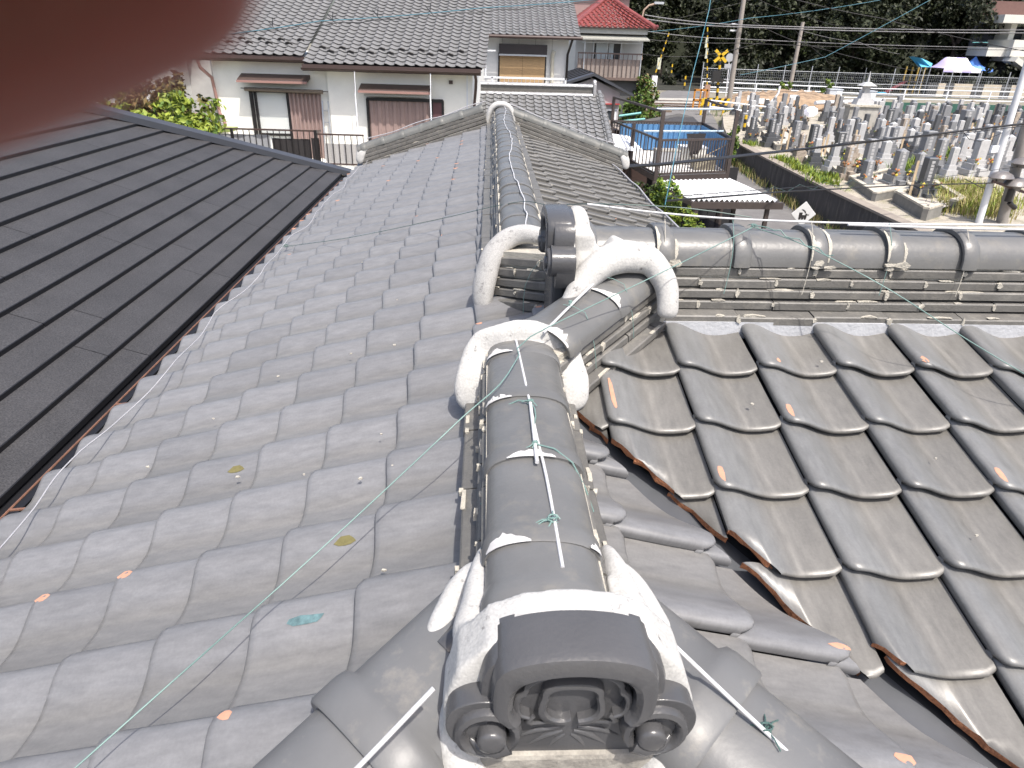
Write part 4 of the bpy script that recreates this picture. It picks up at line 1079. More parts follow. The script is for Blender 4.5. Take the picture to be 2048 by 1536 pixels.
piece(W2, 'side_panel', mat('maroon_panel', (.10, .045, .05), .6, .1), (-1.38, -1.14, -.19, -.14, 2.7, 4.40))
piece(W2, 'blind_fringe', mat('pale_fringe', (.4, .4, .38), .8, .4, 25, stretch=(4, 1, 1)), (-3.2, -1.45, -.44, -.42, 4.53, 4.585))
for i, x in enumerate((-3.36, -1.37)):
    m = MB(); m.tube([(x, -.66, 5.15), (x, -.72, 4.60)], .012, 6); m.tube([(x-.01, -.72, 4.62), (x+.02, -.80, 2.6)], .02, 8); m.build('clothes_pole_post', M_WPIPE, A, 60)
piece(A, 'junction_box', M_BROWN, (-.93, -.83, -.2, -.14, 4.87, 4.96))
# ladder stood against the wall between the windows
ld = MB()
LD = thing('ladder', 'aluminium ladder standing against the cream wall beside the brown shutter', 'ladder', (0, 20, 0), R(-2.5))
for x in (-4.42, -4.26): pass
m = MB(); m.bar((-4.44, -.28, 2.62), (-4.44, -.05, 4.35), .03, .05); m.bar((-4.24, -.28, 2.62), (-4.24, -.20, 4.35), .03, .05); m.build('rail', M_ALU, LD)
for z in (2.9, 3.2, 3.5, 3.8, 4.1):
    m = MB(); m.bar((-4.44, -.28+.23*(z-2.62)/1.73, z), (-4.24, -.26+.08*(z-2.62)/1.73, z), .025); m.build('rung', M_ALU, LD)
# balcony
BAL = empty('balcony', (0, 0, .22), 0, A)
yb = -1.25
piece(BAL, 'floor_slab', M_PLAST, (-8.0, -3.0, yb, 0, 2.45, 2.60))
piece(BAL, 'wing_wall', M_PLAST, (-7.98, -7.84, yb-.02, -.05, 2.0, 3.62))
piece(BAL, 'wing_wall_cap', M_PINKB, (-8.03, -7.79, yb-.07, 0.0, 3.62, 3.72))
piece(BAL, 'top_rail', M_BROWN, (-7.75, -4.35, yb-.02, yb+.02, 3.46, 3.50), (-4.42, -3.12, yb+.03, yb+.07, 3.38, 3.42), (-4.42, -4.36, yb, yb+.5, 3.40, 3.46))
piece(BAL, 'bottom_rail', M_BROWN, (-7.75, -3.12, yb, yb+.04, 2.64, 2.67))
bars(BAL, 'railing_bar', M_DARKF, -7.72, -4.38, yb, 2.65, 3.47, .155)
bars(BAL, 'railing_bar', M_DARKF, -4.28, -3.14, yb+.05, 2.65, 3.39, .155)
piece(BAL, 'rail_post', M_DARKF, (-7.68, -7.62, yb-.03, yb+.03, 2.6, 3.5)); piece(BAL, 'rail_post', M_DARKF, (-6.62, -6.56, yb-.03, yb+.03, 2.6, 3.5)); piece(BAL, 'rail_post', M_DARKF, (-4.42, -4.34, yb-.03, yb+.05, 2.6, 3.5))
def sheet(name, label, M_, x0, x1, z0, z1, y, cat, group=None, wav=.02):
    m = MB(); xs = np.linspace(x0, x1, 14)
    v = [(x, y+wav*math.sin(i*1.3), z) for i, x in enumerate(xs) for z in (z0, z1)]; v2 = [(a, b+.012, c) for a, b, c in v]; n = len(v)
    m.add(v+v2, [(2*i, 2*i+2, 2*i+3, 2*i+1) for i in range(13)]+[(n+2*i+1, n+2*i+3, n+2*i+2, n+2*i) for i in range(13)])
    o = m.build(name, M_, None, 180); o.location = (0, 20, .22); o.rotation_euler.z = R(-2.5)
    return tag(o, label, cat, group)
sheet('screen_sheet', 'pale grey sheet tied inside the long balcony railing below the window', M_GREYB, -7.2, -5.62, 2.62, 3.34, yb+.07, 'sheet')
sheet('screen_sheet', 'black sheet tied inside the balcony railing below the brown shutter', M_BLKSH, -5.58, -4.55, 2.62, 3.26, yb+.08, 'sheet')
sheet('screen_sheet', 'narrow black sheet at the step of the balcony railing', M_BLKSH, -4.52, -4.30, 2.62, 3.3, yb+.02, 'sheet')
sheet('screen_sheet', 'light checked sheet inside the short right end of the railing', mat('checked_sheet', (.42, .41, .40), .7, .12, 30), -4.2, -3.1, 2.62, 3.16, yb+.11, 'sheet')
BX = thing('storage_box', 'white and orange box with a green lid on the balcony', 'box', (0, 20, .22), R(-2.5))
piece(BX, 'body', [M_PLAST], (-7.42, -6.98, -.95, -.5, 2.6, 3.36)); piece(BX, 'side_label', mat('orange_print', (.62, .27, .06), .7, .2, 9), (-7.20, -6.97, -.957, -.949, 2.66, 3.30))
piece(BX, 'lid', mat('green_lid', (.27, .33, .10), .5, .1), (-7.46, -6.72, -1.0, -.45, 3.36, 3.44))
# pale building beyond, at the left behind the trees
PB_ = thing('pale_building', 'pale wall with a white vertical pipe behind the trees at the far left', 'building', (0, 22, 0))
piece(PB_, 'wall', M_PANELW, (-14.0, -9.05, 0, 5, 0, 6.0)); piece(PB_, 'wall', mat('grey_shaded_siding', (.42, .41, .40), .8, .08), (-9.05, -8.35, 1.0, 5, 0, 5.8))
m = MB(); m.tube([(-9.1, -.06, 0), (-9.1, -.06, 5.6)], .04, 8); m.build('pipe', M_WPIPE, PB_)
piece(PB_, 'panel_joint', M_DARKF, (-9.82, -9.80, -.004, .004, 1, 6)); piece(PB_, 'roof', M_BROWN, (-14.3, -8.7, -.3, 5.3, 6.0, 6.15))

# ------------------------------------------------------------------ house B: behind, with reed blind and its own tiled lean-to
B_ = thing('white_panel_house', 'white panelled house with grey tiled roof, reed blind and low white balcony rail', 'house', (0, 30, 0))
for i in range(6): piece(B_, 'wall_panel', M_PANELW, (-.6+i*.668, -.6+i*.668+.655, 0, .1, 2.4, 6.1))
piece(B_, 'wall', mat('panel_gap', (.25, .25, .25), .9), (-.6, 3.4, .03, 6, 0, 6.05))
rC = tile_roof(B_, 'roof', M_TILEG, .42, .2665, -.75, 3.80, -.62, 6.12, 20, cap=300)
m = MB(); m.tube([(-.7, -.70, 6.08), (3.85, -.70, 6.08)], .06, 8); m.build('gutter', M_BROWN, B_, 60)
piece(B_, 'soffit', mat('soffit_shadow', (.4, .39, .37), .9), (-.7, 3.8, -.6, .05, 6.02, 6.05))
m = MB(); m.tube([(3.45, -.68, 6.02), (3.42, -.4, 5.8), (3.36, -.12, 5.5), (3.36, -.12, 2.5)], .05, 8); m.build('drain_pipe', M_DARKF, B_, 60)
WB = empty('window', (0, 0, 0), 0, B_)
piece(WB, 'shutter_box', mat('dark_shutter_box', (.035, .028, .03), .35, .1), (.60, 2.52, -.28, 0, 5.45, 5.82)); piece(WB, 'box_sill', M_ALU, (.60, 2.52, -.30, -.28, 5.40, 5.46))
piece(WB, 'reed_blind', mat('reed_blind', (.46, .31, .16), .85, .3, 8, col2=(.3, .2, .11), stretch=(1, 1, 40), bump=.4, bscale=40), (.64, 1.55, -.10, -.07, 4.0, 5.42), (1.56, 2.46, -.10, -.07, 4.0, 5.42))
piece(WB, 'frame', M_DARKF, (.58, .64, -.06, .02, 4.0, 5.5), (2.46, 2.52, -.06, .02, 4.0, 5.5), (1.545, 1.565, -.08, -.05, 4.0, 5.4))
m = MB(); m.tube([(2.78, -.1, 4.3), (2.76, -.1, 5.45), (2.78, -.2, 5.6), (2.83, -.22, 5.55)], .07, 8); m.build('vent_pipe', mat('cream_pipe', (.6, .57, .47), .6, .1), B_, 60)
RB = empty('balcony', (0, 0, 0), 0, B_)
piece(RB, 'top_rail', M_WPIPE, (-.95, 3.26, -1.05, -.99, 4.60, 4.67)); piece(RB, 'rail_post', M_WPIPE, (3.2, 3.27, -1.05, -.98, 3.9, 4.67)); piece(RB, 'rail_post', M_WPIPE, (.30, .36, -1.05, -.98, 3.9, 4.65)); piece(RB, 'rail_post', M_WPIPE, (.05, .10, -1.0, -.95, 4.5, 5.6)); piece(RB, 'cross_bar', M_WPIPE, (-.4, .45, -1.0, -.96, 5.55, 5.60))
piece(RB, 'floor_slab', mat('shaded_slab', (.3, .29, .27), .9), (-.95, 3.26, -1.05, 0, 3.75, 3.92))
bars(RB, 'railing_bar', M_ALU, -.9, 3.2, -1.02, 3.92, 4.62, .17)
# lean-to in front
C_ = thing('tiled_lean_to', 'low grey tiled roof with shiny ridge caps in front of the white house', 'roof', (0, 22.2, 0))
rD = tile_roof(C_, 'roof', M_TILEG, .42, .2665, -1.0, 3.98, -.55, 3.12, 13, cap=240)
piece(C_, 'wall', mat('lean_to_wall', (.3, .27, .24), .9), (-.9, 3.7, -.1, 5.0, 0, 3.0)); piece(C_, 'gable_wall', M_BROWN, (-1.3, -.55, .4, 3.3, 0, 5.15))
yr = -.55+13*TL; zr = 3.12+13*TL*.42
piece(C_, 'ridge_course', M_NOSHI, (-.4, 3.72, yr-.10, yr+.10, zr-.06, zr+.06)); piece(C_, 'ridge_course', M_NOSHI, (-.4, 3.72, yr-.08, yr+.08, zr+.065, zr+.10))
mm = cap_mesh('ridge_cap', .11, .09, .27, [mat('shiny_ridge', (.30, .30, .31), .2, .08, spec=.9)], low=True)
for zz in (zr-.06, zr+.22):
    piece(C_, 'ridge_course', M_NOSHI, (-.4, 3.72, yr-.06-(zz < zr)*.08, yr+.06-(zz < zr)*.08, zz-.12, zz))
    for i in range(15):
        o = bpy.data.objects.new('ridge_cap', mm); o.rotation_euler.z = R(-90); o.location = (-.4+.27*i, yr-(zz < zr)*.14, zz); link(o, C_)
on = empty('ridge_ornament', (0, 0, 0), 0, C_)
m = MB(); m.b2(3.70, 3.80, yr-.17, yr+.17, zr-.2, zr+.34); m.cyl((3.70, yr, zr+.34), (3.80, yr, zr+.34), .11, 12); soft(m.build('end_tile', MATS['shiny_ridge'], on, 60), .02)
for i in range(13):
    mmm = MB(); y = -.55+TL*i; z = 3.12+TL*i*.42
    mmm.tube([(3.93, y, z+.07), (3.93, y+.26, z+.26*.42+.06)], [.085, .075], 10); mmm.build('verge_tile', M_TILEG, C_, 70)

# ------------------------------------------------------------------ house with the red roof
D_ = thing('red_roofed_house', 'grey two-storey house with glossy red hipped roof and panelled balcony', 'house', (7.5, 44.6, 0))
M_RED = mat('red_glazed_tile', (.20, .052, .046), .34, .25, 4, rnd=.1, spec=.6)
M_WALLG = mat('pale_grey_wall', (.52, .52, .50), .85, .06, 3)
def hip_face(name, quad, courses, cols):
    """one hipped face built of small half-round tiles as joined relief"""
    a, b, c, d = [V(p) for p in quad]     # eave left, eave right, top right, top left
    m = MB(); n = (b-a).cross(d-a).normalized()
    for r in range(courses):
        f0, f1 = r/courses, (r+1)/courses
        l0, r0, l1, r1 = a.lerp(d, f0), b.lerp(c, f0), a.lerp(d, f1), b.lerp(c, f1)
        k = max(1, int(cols*((r0-l0).length/(b-a).length)))
        for i in range(k):
            p0, p1 = l0.lerp(r0, i/k), l0.lerp(r0, (i+1)/k); q0, q1 = l1.lerp(r1, i/k), l1.lerp(r1, (i+1)/k)
            v = []
            for s_, h in ((0, .09), (.22, .10), (.45, .03), (.75, .005), (1, .03)):
                v += [p0.lerp(p1, s_)+n*(h+.05), q0.lerp(q1, s_)+n*(h+.0), p0.lerp(p1, s_)+n*(h-.02)]
            m.add(v, [(3*j, 3*j+3, 3*j+4, 3*j+1) for j in range(4)]+[(3*j+2, 3*j+5, 3*j+3, 3*j) for j in range(4)])
    o = m.build(name, M_RED, D_); o['kind'] = 'stuff'; return o
e0, e1, zt2 = (-2.3, -1.0, 6.72), (2.35, -1.0, 6.72), 8.35
hip_face('roof', [e0, e1, (.1, 1.9, zt2), (-.1, 1.9, zt2)], 11, 15)
hip_face('roof', [(2.35, -1.0, 6.72), (2.35, 6, 6.72), (.1, 3.5, zt2), (.1, 1.9, zt2)], 11, 20)
hip_face('roof', [(-2.3, 6, 6.72), (-2.3, -1.0, 6.72), (-.1, 1.9, zt2), (-.1, 3.5, zt2)], 11, 20)
for sx in (-1, 1):
    m = MB(); m.tube([(sx*2.38, -1.05, 6.80), (sx*1.2, .45, 7.60), (0, 1.9, 8.48)], [.14, .12, .12], 8); m.build('hip_ridge', M_RED, D_, 60)
    m = MB(); m.tube([(sx*2.38, -1.05, 6.78), (sx*2.5, -1.2, 6.88)], [.16, .07], 8); m.build('hip_end', M_RED, D_, 60)
piece(D_, 'wall', M_WALLG, (-2.0, 2.0, .3, 5, .4, 6.75)); piece(D_, 'fascia', mat('grey_fascia', (.4, .4, .38), .8), (-2.1, 2.05, -.75, .3, 6.42, 6.70))
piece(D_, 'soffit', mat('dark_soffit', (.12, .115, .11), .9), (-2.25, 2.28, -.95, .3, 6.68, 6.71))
corrug(D_, 'canopy', mat('fibre_canopy', (.30, .30, .27), .6, .2, 8), -1.95, 2.2, -.95, 0, 0, 1)
m = MB(); m.add([(-1.95, -.3, 6.40), (2.0, -.3, 6.40), (2.12, -1.25, 6.14), (-1.95, -1.25, 6.14)], [(0, 1, 2, 3)]); m.b2(-1.95, 2.12, -1.27, -1.22, 6.08, 6.15)
m.build('canopy', MATS['fibre_canopy'], D_)
WD = empty('window', (0, 0, 0), 0, D_)
piece(WD, 'frame', M_ALU, (-.95, .78, .22, .3, 5.98, 6.06), (-.95, -.88, .22, .3, 4.4, 6.0), (.72, .78, .22, .3, 4.4, 6.0), (-.1, -.04, .24, .3, 4.4, 6.0))
piece(WD, 'pane', M_GLASS, (-.88, .72, .27, .31, 4.4, 5.98)); piece(WD, 'curtain', M_CURT, (-.75, -.08, .255, .265, 4.4, 5.9)); piece(WD, 'curtain', M_CURT, (.02, .3, .255, .265, 4.4, 5.9))
BD = empty('balcony', (0, 0, 0), 0, D_)
for i in range(14): piece(BD, 'panel', mat('weathered_panel', (.27, .225, .20), .8, .15, 6, rnd=.15), (-1.9+i*.268, -1.9+i*.268+.245, -.62, -.585, 4.10, 5.08))
bars(BD, 'railing_bar', mat('brown_bar', (.14, .10, .085), .6), -1.92, 1.85, -.68, 4.0, 5.36, .268, .035)
piece(BD, 'top_rail', MATS['brown_bar'], (-1.95, 1.9, -.70, -.62, 5.34, 5.42)); piece(BD, 'bottom_beam', MATS['brown_bar'], (-1.95, 1.9, -.72, .3, 3.95, 4.10))
piece(BD, 'post', M_ALU, (-1.6, -1.54, -.7, -.64, 4.1, 6.1)); piece(BD, 'post', M_ALU, (1.8, 1.86, -.7, -.64, 4.1, 6.1)); piece(BD, 'clothes_bar', M_WPIPE, (-1.75, 1.75, -.66, -.62, 5.92, 5.97))
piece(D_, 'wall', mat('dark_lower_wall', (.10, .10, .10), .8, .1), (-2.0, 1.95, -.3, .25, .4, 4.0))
# grey shed with black metal gable roof
E_ = thing('gabled_shed', 'grey boarded shed with black metal gable roof and a red-topped window', 'shed', (5.36, 36, 0))
m = MB(); m.prism([(-1.35, 0.2), (1.42, .2), (1.42, 3.75), (0, 4.38), (-1.35, 3.9)], lambda p, q, d: V((p, d, q)), 0, 6); m.build('wall', mat('lilac_grey_wall', (.36, .34, .35), .85, .08, 3), E_)
for sx, x1, z1 in ((1, 2.05, 3.78), (-1, -2.3, 3.95)):
    m = MB()
    m.add([(0, -.35, 4.62), (sx*abs(x1), -.35, z1-.05), (sx*abs(x1), 6.3, z1-.05), (0, 6.3, 4.62), (0, -.35, 4.50), (sx*abs(x1), -.35, z1-.17), (sx*abs(x1), 6.3, z1-.17), (0, 6.3, 4.5)], [(0, 1, 2, 3), (7, 6, 5, 4), (0, 4, 5, 1), (1, 5, 6, 2), (3, 2, 6, 7)])
    m.build('roof', M_CAPB, E_)
    for k in range(1, 7):
        y = -.35+k*.95; m = MB(); m.bar((0, y, 4.65), (sx*abs(x1), y, z1-.02), .03, .05); m.build('seam', M_SHEETE, E_)
WE = empty('window', (0, 0, 0), 0, E_)
piece(WE, 'awning', mat('red_strip', (.36, .05, .05), .5), (.1, 1.42, -.22, 0, 3.22, 3.27)); piece(WE, 'frame', M_WPIPE, (.15, 1.35, -.05, .0, 2.92, 3.0), (1.22, 1.32, -.05, 0, 1.9, 2.95), (.15, .24, -.05, 0, 1.9, 2.95)); piece(WE, 'pane', M_GLASS, (.24, 1.22, -.02, .02, 1.9, 2.92))
# weathered lean-to boards and a small white roof by the shed
F_ = thing('board_roof', 'small weathered board roof leaning below the shed window', 'roof', (5.0, 27.0, 0))
for i in range(6):
    m = MB(); m.bar((-.7+i*.13, .8-i*.05, 3.42-.03*i), (.75+i*.10, -1.0, 2.78-.03*i), .12, .03); m.build('plank', mat('grey_plank', (.22, .19, .17), .9, .25, 6, rnd=.2), F_)
piece(F_, 'wall', M_BROWN, (-.7, .2, .0, 1.0, 0, 3.0))
G_ = thing('small_white_roof', 'small white sheet roof at the corner of the tiled lean-to', 'roof', (4.55, 23.2, 0))
m = MB(); m.add([(-.55, .5, 3.30), (.35, .5, 3.20), (.62, -.55, 2.92), (-.4, -.5, 3.0), (-.55, .5, 3.26), (.35, .5, 3.16), (.62, -.55, 2.84), (-.4, -.5, 2.92)], [(0, 1, 2, 3), (4, 5, 6, 7), (3, 2, 6, 7), (1, 2, 6, 5)]); m.build('sheet', M_WPIPE, G_)
piece(G_, 'post', M_BROWN, (.2, .26, -.3, -.24, 0, 2.95)); piece(G_, 'post', M_BROWN, (-.3, -.24, -.3, -.24, 0, 2.95))
# building sliver behind the red roof
I_ = thing('far_brick_building', 'dull pink building whose edge shows above the red roof', 'building', (7.0, 66, 0))
piece(I_, 'wall', mat('dull_pink_wall', (.30, .20, .19), .85, .1, 3), (-4, 5.5, 0, 8, 0, 9.4)); piece(I_, 'roof_edge', M_WALLG, (-4.2, 5.7, -.3, 8, 9.4, 9.8))
ORD = ['first', 'second', 'third', 'fourth', 'fifth', 'sixth', 'seventh', 'eighth', 'ninth', 'tenth', 'eleventh', 'twelfth', 'thirteenth', 'fourteenth', 'fifteenth', 'sixteenth', 'seventeenth', 'eighteenth', 'nineteenth', 'twentieth', 'twenty-first', 'twenty-second', 'twenty-third', 'twenty-fourth', 'twenty-fifth', 'twenty-sixth', 'twenty-seventh', 'twenty-eighth', 'twenty-ninth', 'thirtieth', 'thirty-first', 'thirty-second', 'thirty-third', 'thirty-fourth', 'thirty-fifth', 'thirty-sixth']
# ------------------------------------------------------------------ where a line of sight meets a height or a depth
def sight(px, py): return (CF+CR*((px-1024)/FPX)+CU*((768-py)/FPX)).normalized()
def at_z(px, py, z): d = sight(px, py); return CAMP+d*((z-H)/d.z)
def at_y(px, py, y): d = sight(px, py); return CAMP+d*(y/d.y)
def at_g(px, py):
    z = 0
    for i in range(30): z = .5*z+.5*ground_z(at_z(px, py, z).y)
    return at_z(px, py, z)
# ------------------------------------------------------------------ ground, road, terrace
M_EARTH = mat('dry_ground', (.21, .19, .155), .95, .2, .25, col2=(.13, .14, .07), mixlo=.5, mixhi=.62, bump=.3, bscale=12, fine=.2)
M_ASPH = mat('asphalt', (.135, .13, .128), .9, .10, .8, col2=(.18, .175, .17), mixlo=.45, mixhi=.7, bump=.25, bscale=60, fine=.15)
M_LINE = mat('road_paint', (.74, .74, .72), .7, .08, 3)
M_CONC = mat('light_concrete', (.40, .385, .35), .9, .12, 2, col2=(.28, .27, .24), bump=.25, bscale=50, fine=.1)
M_STAIN = mat('stained_concrete', (.075, .07, .068), .9, .3, 1.6, col2=(.17, .155, .14), mixlo=.52, mixhi=.72, stretch=(1.5, 1.5, .35), bump=.4, bscale=30)
M_CAPC = mat('wall_cap_concrete', (.26, .225, .19), .9, .2, 3, bump=.3, bscale=40)
m = MB(); m.b2(5, 130, 87, 140, .98, 1.03); o = m.build('wood_floor', mat('leaf_litter', (.022, .022, .014), .95, .4, .8)); o['kind'] = 'structure'
m = MB(); ys = [-40, 0, 25]+list(range(30, 76, 5))+[120, 200, 400]
m.add([(x, y, ground_z(y)-.02) for y in ys for x in (-300, -60, 60, 300)], [(4*i+j, 4*i+j+1, 4*i+j+5, 4*i+j+4) for i in range(len(ys)-1) for j in range(3)])
o = m.build('ground', M_EARTH); o['kind'] = 'structure'
RC = [(10.0, 6), (10.3, 14), (10.5, 20), (10.7, 26), (11.2, 32), (12.3, 40), (14.3, 49), (16.7, 59), (19.0, 70), (22.5, 82), (28.5, 96), (36, 112)]
def strip(center, wl, wr, dz, name, M_, kind='structure'):
    c = [V((x, y, 0)) for x, y in center]; v = []; Q = []
    for i in range(len(c)-1):
        for k in range(4): Q.append(c[i].lerp(c[i+1], k/4))
    Q.append(c[-1])
    for i, p in enumerate(Q):
        d = (Q[min(i+1, len(Q)-1)]-Q[max(i-1, 0)]).normalized(); s_ = V((d.y, -d.x, 0))
        for o_ in (-wl, wr): q = p+s_*o_; v.append((q.x, q.y, ground_z(q.y)+dz))
    mm = MB(); mm.add(v, [(2*i, 2*i+1, 2*i+3, 2*i+2) for i in range(len(Q)-1)]); o = mm.build(name, M_)
    o['kind'] = kind; return o
strip(RC, 2.3, 2.35, .004, 'road', M_ASPH)
m = MB()
for (a, b) in ((30.0, 33.5), (37.5, 40.5)):
    pass
p = [at_g(1350, 254), at_g(1387, 254), at_g(1386, 258), at_g(1350, 258)]
m.add([q+V((0, 0, .012)) for q in p], [(0, 1, 2, 3)]); o = m.build('road_marking', M_LINE); o['kind'] = 'structure'
# level crossing deck and rails
for i, (py0, py1) in enumerate(((196, 201), (203, 208), (210, 214), (216, 220))):
    a, b, c, d = at_g(1302, py1), at_g(1405+i*3, py1+1), at_g(1402, py0+1), at_g(1302, py0)
    m = MB(); m.add([q+V((0, 0, .012)) for q in (a, b, c, d)], [(0, 1, 2, 3)]); o = m.build('crossing_deck', M_CONC); o['kind'] = 'structure'
yr_ = [at_g(1352, q).y for q in (202, 209, 215, 221)]
m = MB(); m.b2(-20, 16.2, yr_[3]-1.6, yr_[0]+1.6, .7, .9); m.b2(21.5, 90, yr_[3]-1.6, yr_[0]+1.6, .7, .9)
o = m.build('track_bed', mat('ballast', (.17, .13, .10), .95, .3, 5, bump=.8, bscale=25)); o['kind'] = 'structure'
for y in yr_:
    m = MB(); m.b2(-20, 90, y-.04, y+.04, .86, .99); tag(m.build('track_rail', mat('rusty_rail', (.13, .085, .06), .5, .2, 9)), 'rusty steel rail at the level crossing, '+ORD[len(yr_)-1-list(yr_).index(y)]+' from the viewer', 'rail', 'rails of the level crossing')
# terrace of the cemetery and its retaining wall
TZ = 1.2
WT = [(14.35, 41), (13.95, 37), (13.55, 31), (13.25, 26), (13.1, 21), (13.05, 12), (13.0, 4)]
edge = [V((x, y, 0)) for x, y in WT]
m = MB(); top = [(x, y, TZ) for x, y in WT]+[(90, 4, TZ), (90, 60, TZ), (21, 60, TZ), (18.8, 56, TZ), (16, 47, TZ)]
n = len(top); m.add(top+[(x, y, -.1) for x, y, z in top], [tuple(range(n))]+[(i, (i+1) % n, n+(i+1) % n, n+i) for i in range(n)])
o = m.build('cemetery_ground', mat('gravel_earth', (.36, .325, .27), .95, .2, 1.2, col2=(.20, .19, .12), mixlo=.5, mixhi=.65, bump=.5, bscale=25, fine=.25)); o['kind'] = 'structure'
m = MB(); m2 = MB()
for (x0, y0), (x1, y1) in zip(WT, WT[1:]):
    for mm, wa, wb, za, zb2 in ((m, -.22, -.01, -.1, TZ+.02), (m2, -.27, .16, TZ+.02, TZ+.10)):
        v = [(x0+wa, y0, za), (x0+wb, y0, za), (x1+wb, y1, za), (x1+wa, y1, za), (x0+wa, y0, zb2), (x0+wb, y0, zb2), (x1+wb, y1, zb2), (x1+wa, y1, zb2)]
        mm.add(v, [(3, 2, 1, 0), (4, 5, 6, 7), (0, 1, 5, 4), (1, 2, 6, 5), (2, 3, 7, 6), (3, 0, 4, 7)])
RW = thing('retaining_wall', 'long stained concrete retaining wall between the lane and the raised cemetery', 'wall')
m.build('wall', M_STAIN, RW); m2.build('coping', M_CAPC, RW)

# ------------------------------------------------------------------ leaves
def leaf_mesh(name, blobs, n, size, mats, seed, droop=.0, fill=.75, aspect=.55):
    """many leaf-sized faces through several lumps (centre, radii); clumped so that gaps stay between"""
    rg = np.random.default_rng(seed); vol = np.array([b[1][0]*b[1][1]*b[1][2] for b in blobs])**.67; vol /= vol.sum()
    v, f, mi = [], [], []
    for (c, r), k in zip(blobs, (vol*n).astype(int)):
        nc = max(6, k//38)
        d = rg.normal(size=(nc, 3)); d /= np.linalg.norm(d, axis=1)[:, None]
        rad = rg.uniform(fill*.55, 1.05, nc)[:, None]
        cc = d*rad
        pick = rg.integers(0, nc, k)
        p = (cc[pick]+rg.normal(size=(k, 3))*.13)*np.array(r)+np.array(c)
        nrm = d[pick]*.7+rg.normal(size=(k, 3))*.75+np.array([0, -.1, .5]); nrm /= np.linalg.norm(nrm, axis=1)[:, None]
        t = np.cross(nrm, rg.normal(size=(k, 3))); t /= np.linalg.norm(t, axis=1)[:, None]+1e-9
        b = np.cross(nrm, t); s = size*rg.uniform(.6, 1.35, k)[:, None]
        q = np.stack([p-t*s, p-b*s*aspect+nrm*s*.12, p+t*s, p+b*s*aspect+nrm*s*.12], 1)
        base = len(v); v += q.reshape(-1, 3).tolist(); f += [(base+4*i, base+4*i+1, base+4*i+2, base+4*i+3) for i in range(k)]
        mi += (rg.random(k) < .3).astype(int).tolist() if len(mats) > 1 else [0]*k
    me = bpy.data.meshes.new(name); me.from_pydata(v, [], f)
    for m_ in mats: me.materials.append(m_)
    me.polygons.foreach_set('material_index', mi); me.update(); return me
def leafmat(name, col, col2): return mat(name, col, .55, .35, 1.3, col2=col2, spec=.3)
L_DARK = leafmat('dark_leaf', (.012, .017, .007), (.025, .027, .009)); L_OLIVE = leafmat('olive_leaf', (.027, .034, .012), (.015, .021, .008))
L_GREEN2 = leafmat('wood_green_leaf', (.034, .048, .013), (.018, .027, .009)); L_GREEN = leafmat('green_leaf', (.10, .165, .032), (.06, .105, .02)); L_LIME = leafmat('lime_leaf', (.24, .29, .04), (.15, .21, .03))
L_RUST = leafmat('rusty_leaf', (.13, .115, .035), (.18, .10, .04)); L_DRY = leafmat('dry_grass_blade', (.34, .28, .13), (.22, .22, .07)); L_BARK = mat('bark', (.07, .055, .045), .9, .2, 6, bump=.5, bscale=20)
def tree(name, label, cat, base, trunk_h, blobs, n, size, mats, seed, group=None, tr=.2):
    t = thing(name, label, cat, base, 0, group)
    rr = random.Random(seed); mm = MB()
    tops = sorted(blobs, key=lambda b: -b[0][2])
    tp = V((tops[0][0][0]*.5, tops[0][0][1]*.5, max(trunk_h, tops[0][0][2]*.8)))
    mm.tube([(0, 0, -.1), (tp.x*.2+rr.uniform(-.1, .1)*trunk_h*.3, tp.y*.2, tp.z*.35), (tp.x*.6, tp.y*.6, tp.z*.7), tp], [tr, tr*.75, tr*.5, tr*.15], 8)
    for (c, r) in blobs[:7]:
        s_ = V((tp.x*.4, tp.y*.4, tp.z*rr.uniform(.3, .6))); e = V(c)
        mm.tube([s_, s_.lerp(e, .5)+V((0, 0, -.05*trunk_h)), e], [tr*.42, tr*.28, tr*.08], 6)
    mm.build('trunk', L_BARK, t, 70)
    o = link(bpy.data.objects.new('crown', leaf_mesh('crown', blobs, n, size, mats, seed)), t)
    return t
def blobs_for(w, h, z0, k, seed, dep=None):
    rr = random.Random(seed); out = []
    for i in range(k):
        a = rr.uniform(0, 6.28); q = rr.uniform(.1, .75); z = z0+h*rr.uniform(.12, .88)
        s_ = (.30+.28*rr.random())*(1-.35*abs((z-z0)/h-.4))
        out.append(((w*q*math.cos(a), (dep or w)*q*math.sin(a), z), (w*s_, (dep or w)*s_, h*s_*.55)))
    return out
# wood beyond the cemetery: single trees, then the dark mass behind them
M_HILL = mat('wooded_slope', (.016, .02, .010), .95, .4, .3, bump=.6, bscale=3)
TR = [(14, 118, 15), (22, 112, 17), (29, 121, 19), (36, 114, 18), (42, 107, 17), (48, 112, 19), (54, 105, 17), (60, 108, 18), (66, 103, 16), (25, 128, 22), (45, 124, 23), (62, 122, 22), (34, 104, 12), (50, 99, 11), (71, 112, 21), (18, 132, 20), (80, 118, 20)]
def scr_x(x, y): d = V((x, y, 6))-CAMP; return d.dot(CR)/d.dot(CF)
TR.sort(key=lambda t: scr_x(t[0], t[1]))
for i, (x, y, h) in enumerate(TR):
    ml = [[L_DARK, L_OLIVE], [L_OLIVE, L_DARK], [L_DARK, L_GREEN2]][i % 3]
    tree('broadleaf_tree', ['dark evergreen wood tree behind the cemetery', 'olive green wood tree behind the cemetery', 'dark fresh-tipped wood tree behind the cemetery'][i % 3]+', '+ORD[i]+' trunk from the left', 'tree', (x, y, 1.0), h*.6, blobs_for(4.6+.5*(i % 4), h*.86, 2.0+.4*(i % 3), 15, 40+i), 9000, .30, ml, 60+i, 'trees of the wood behind the cemetery', .45)
m = MB(); rr = random.Random(3); xs = list(range(0, 150, 6)); v = []
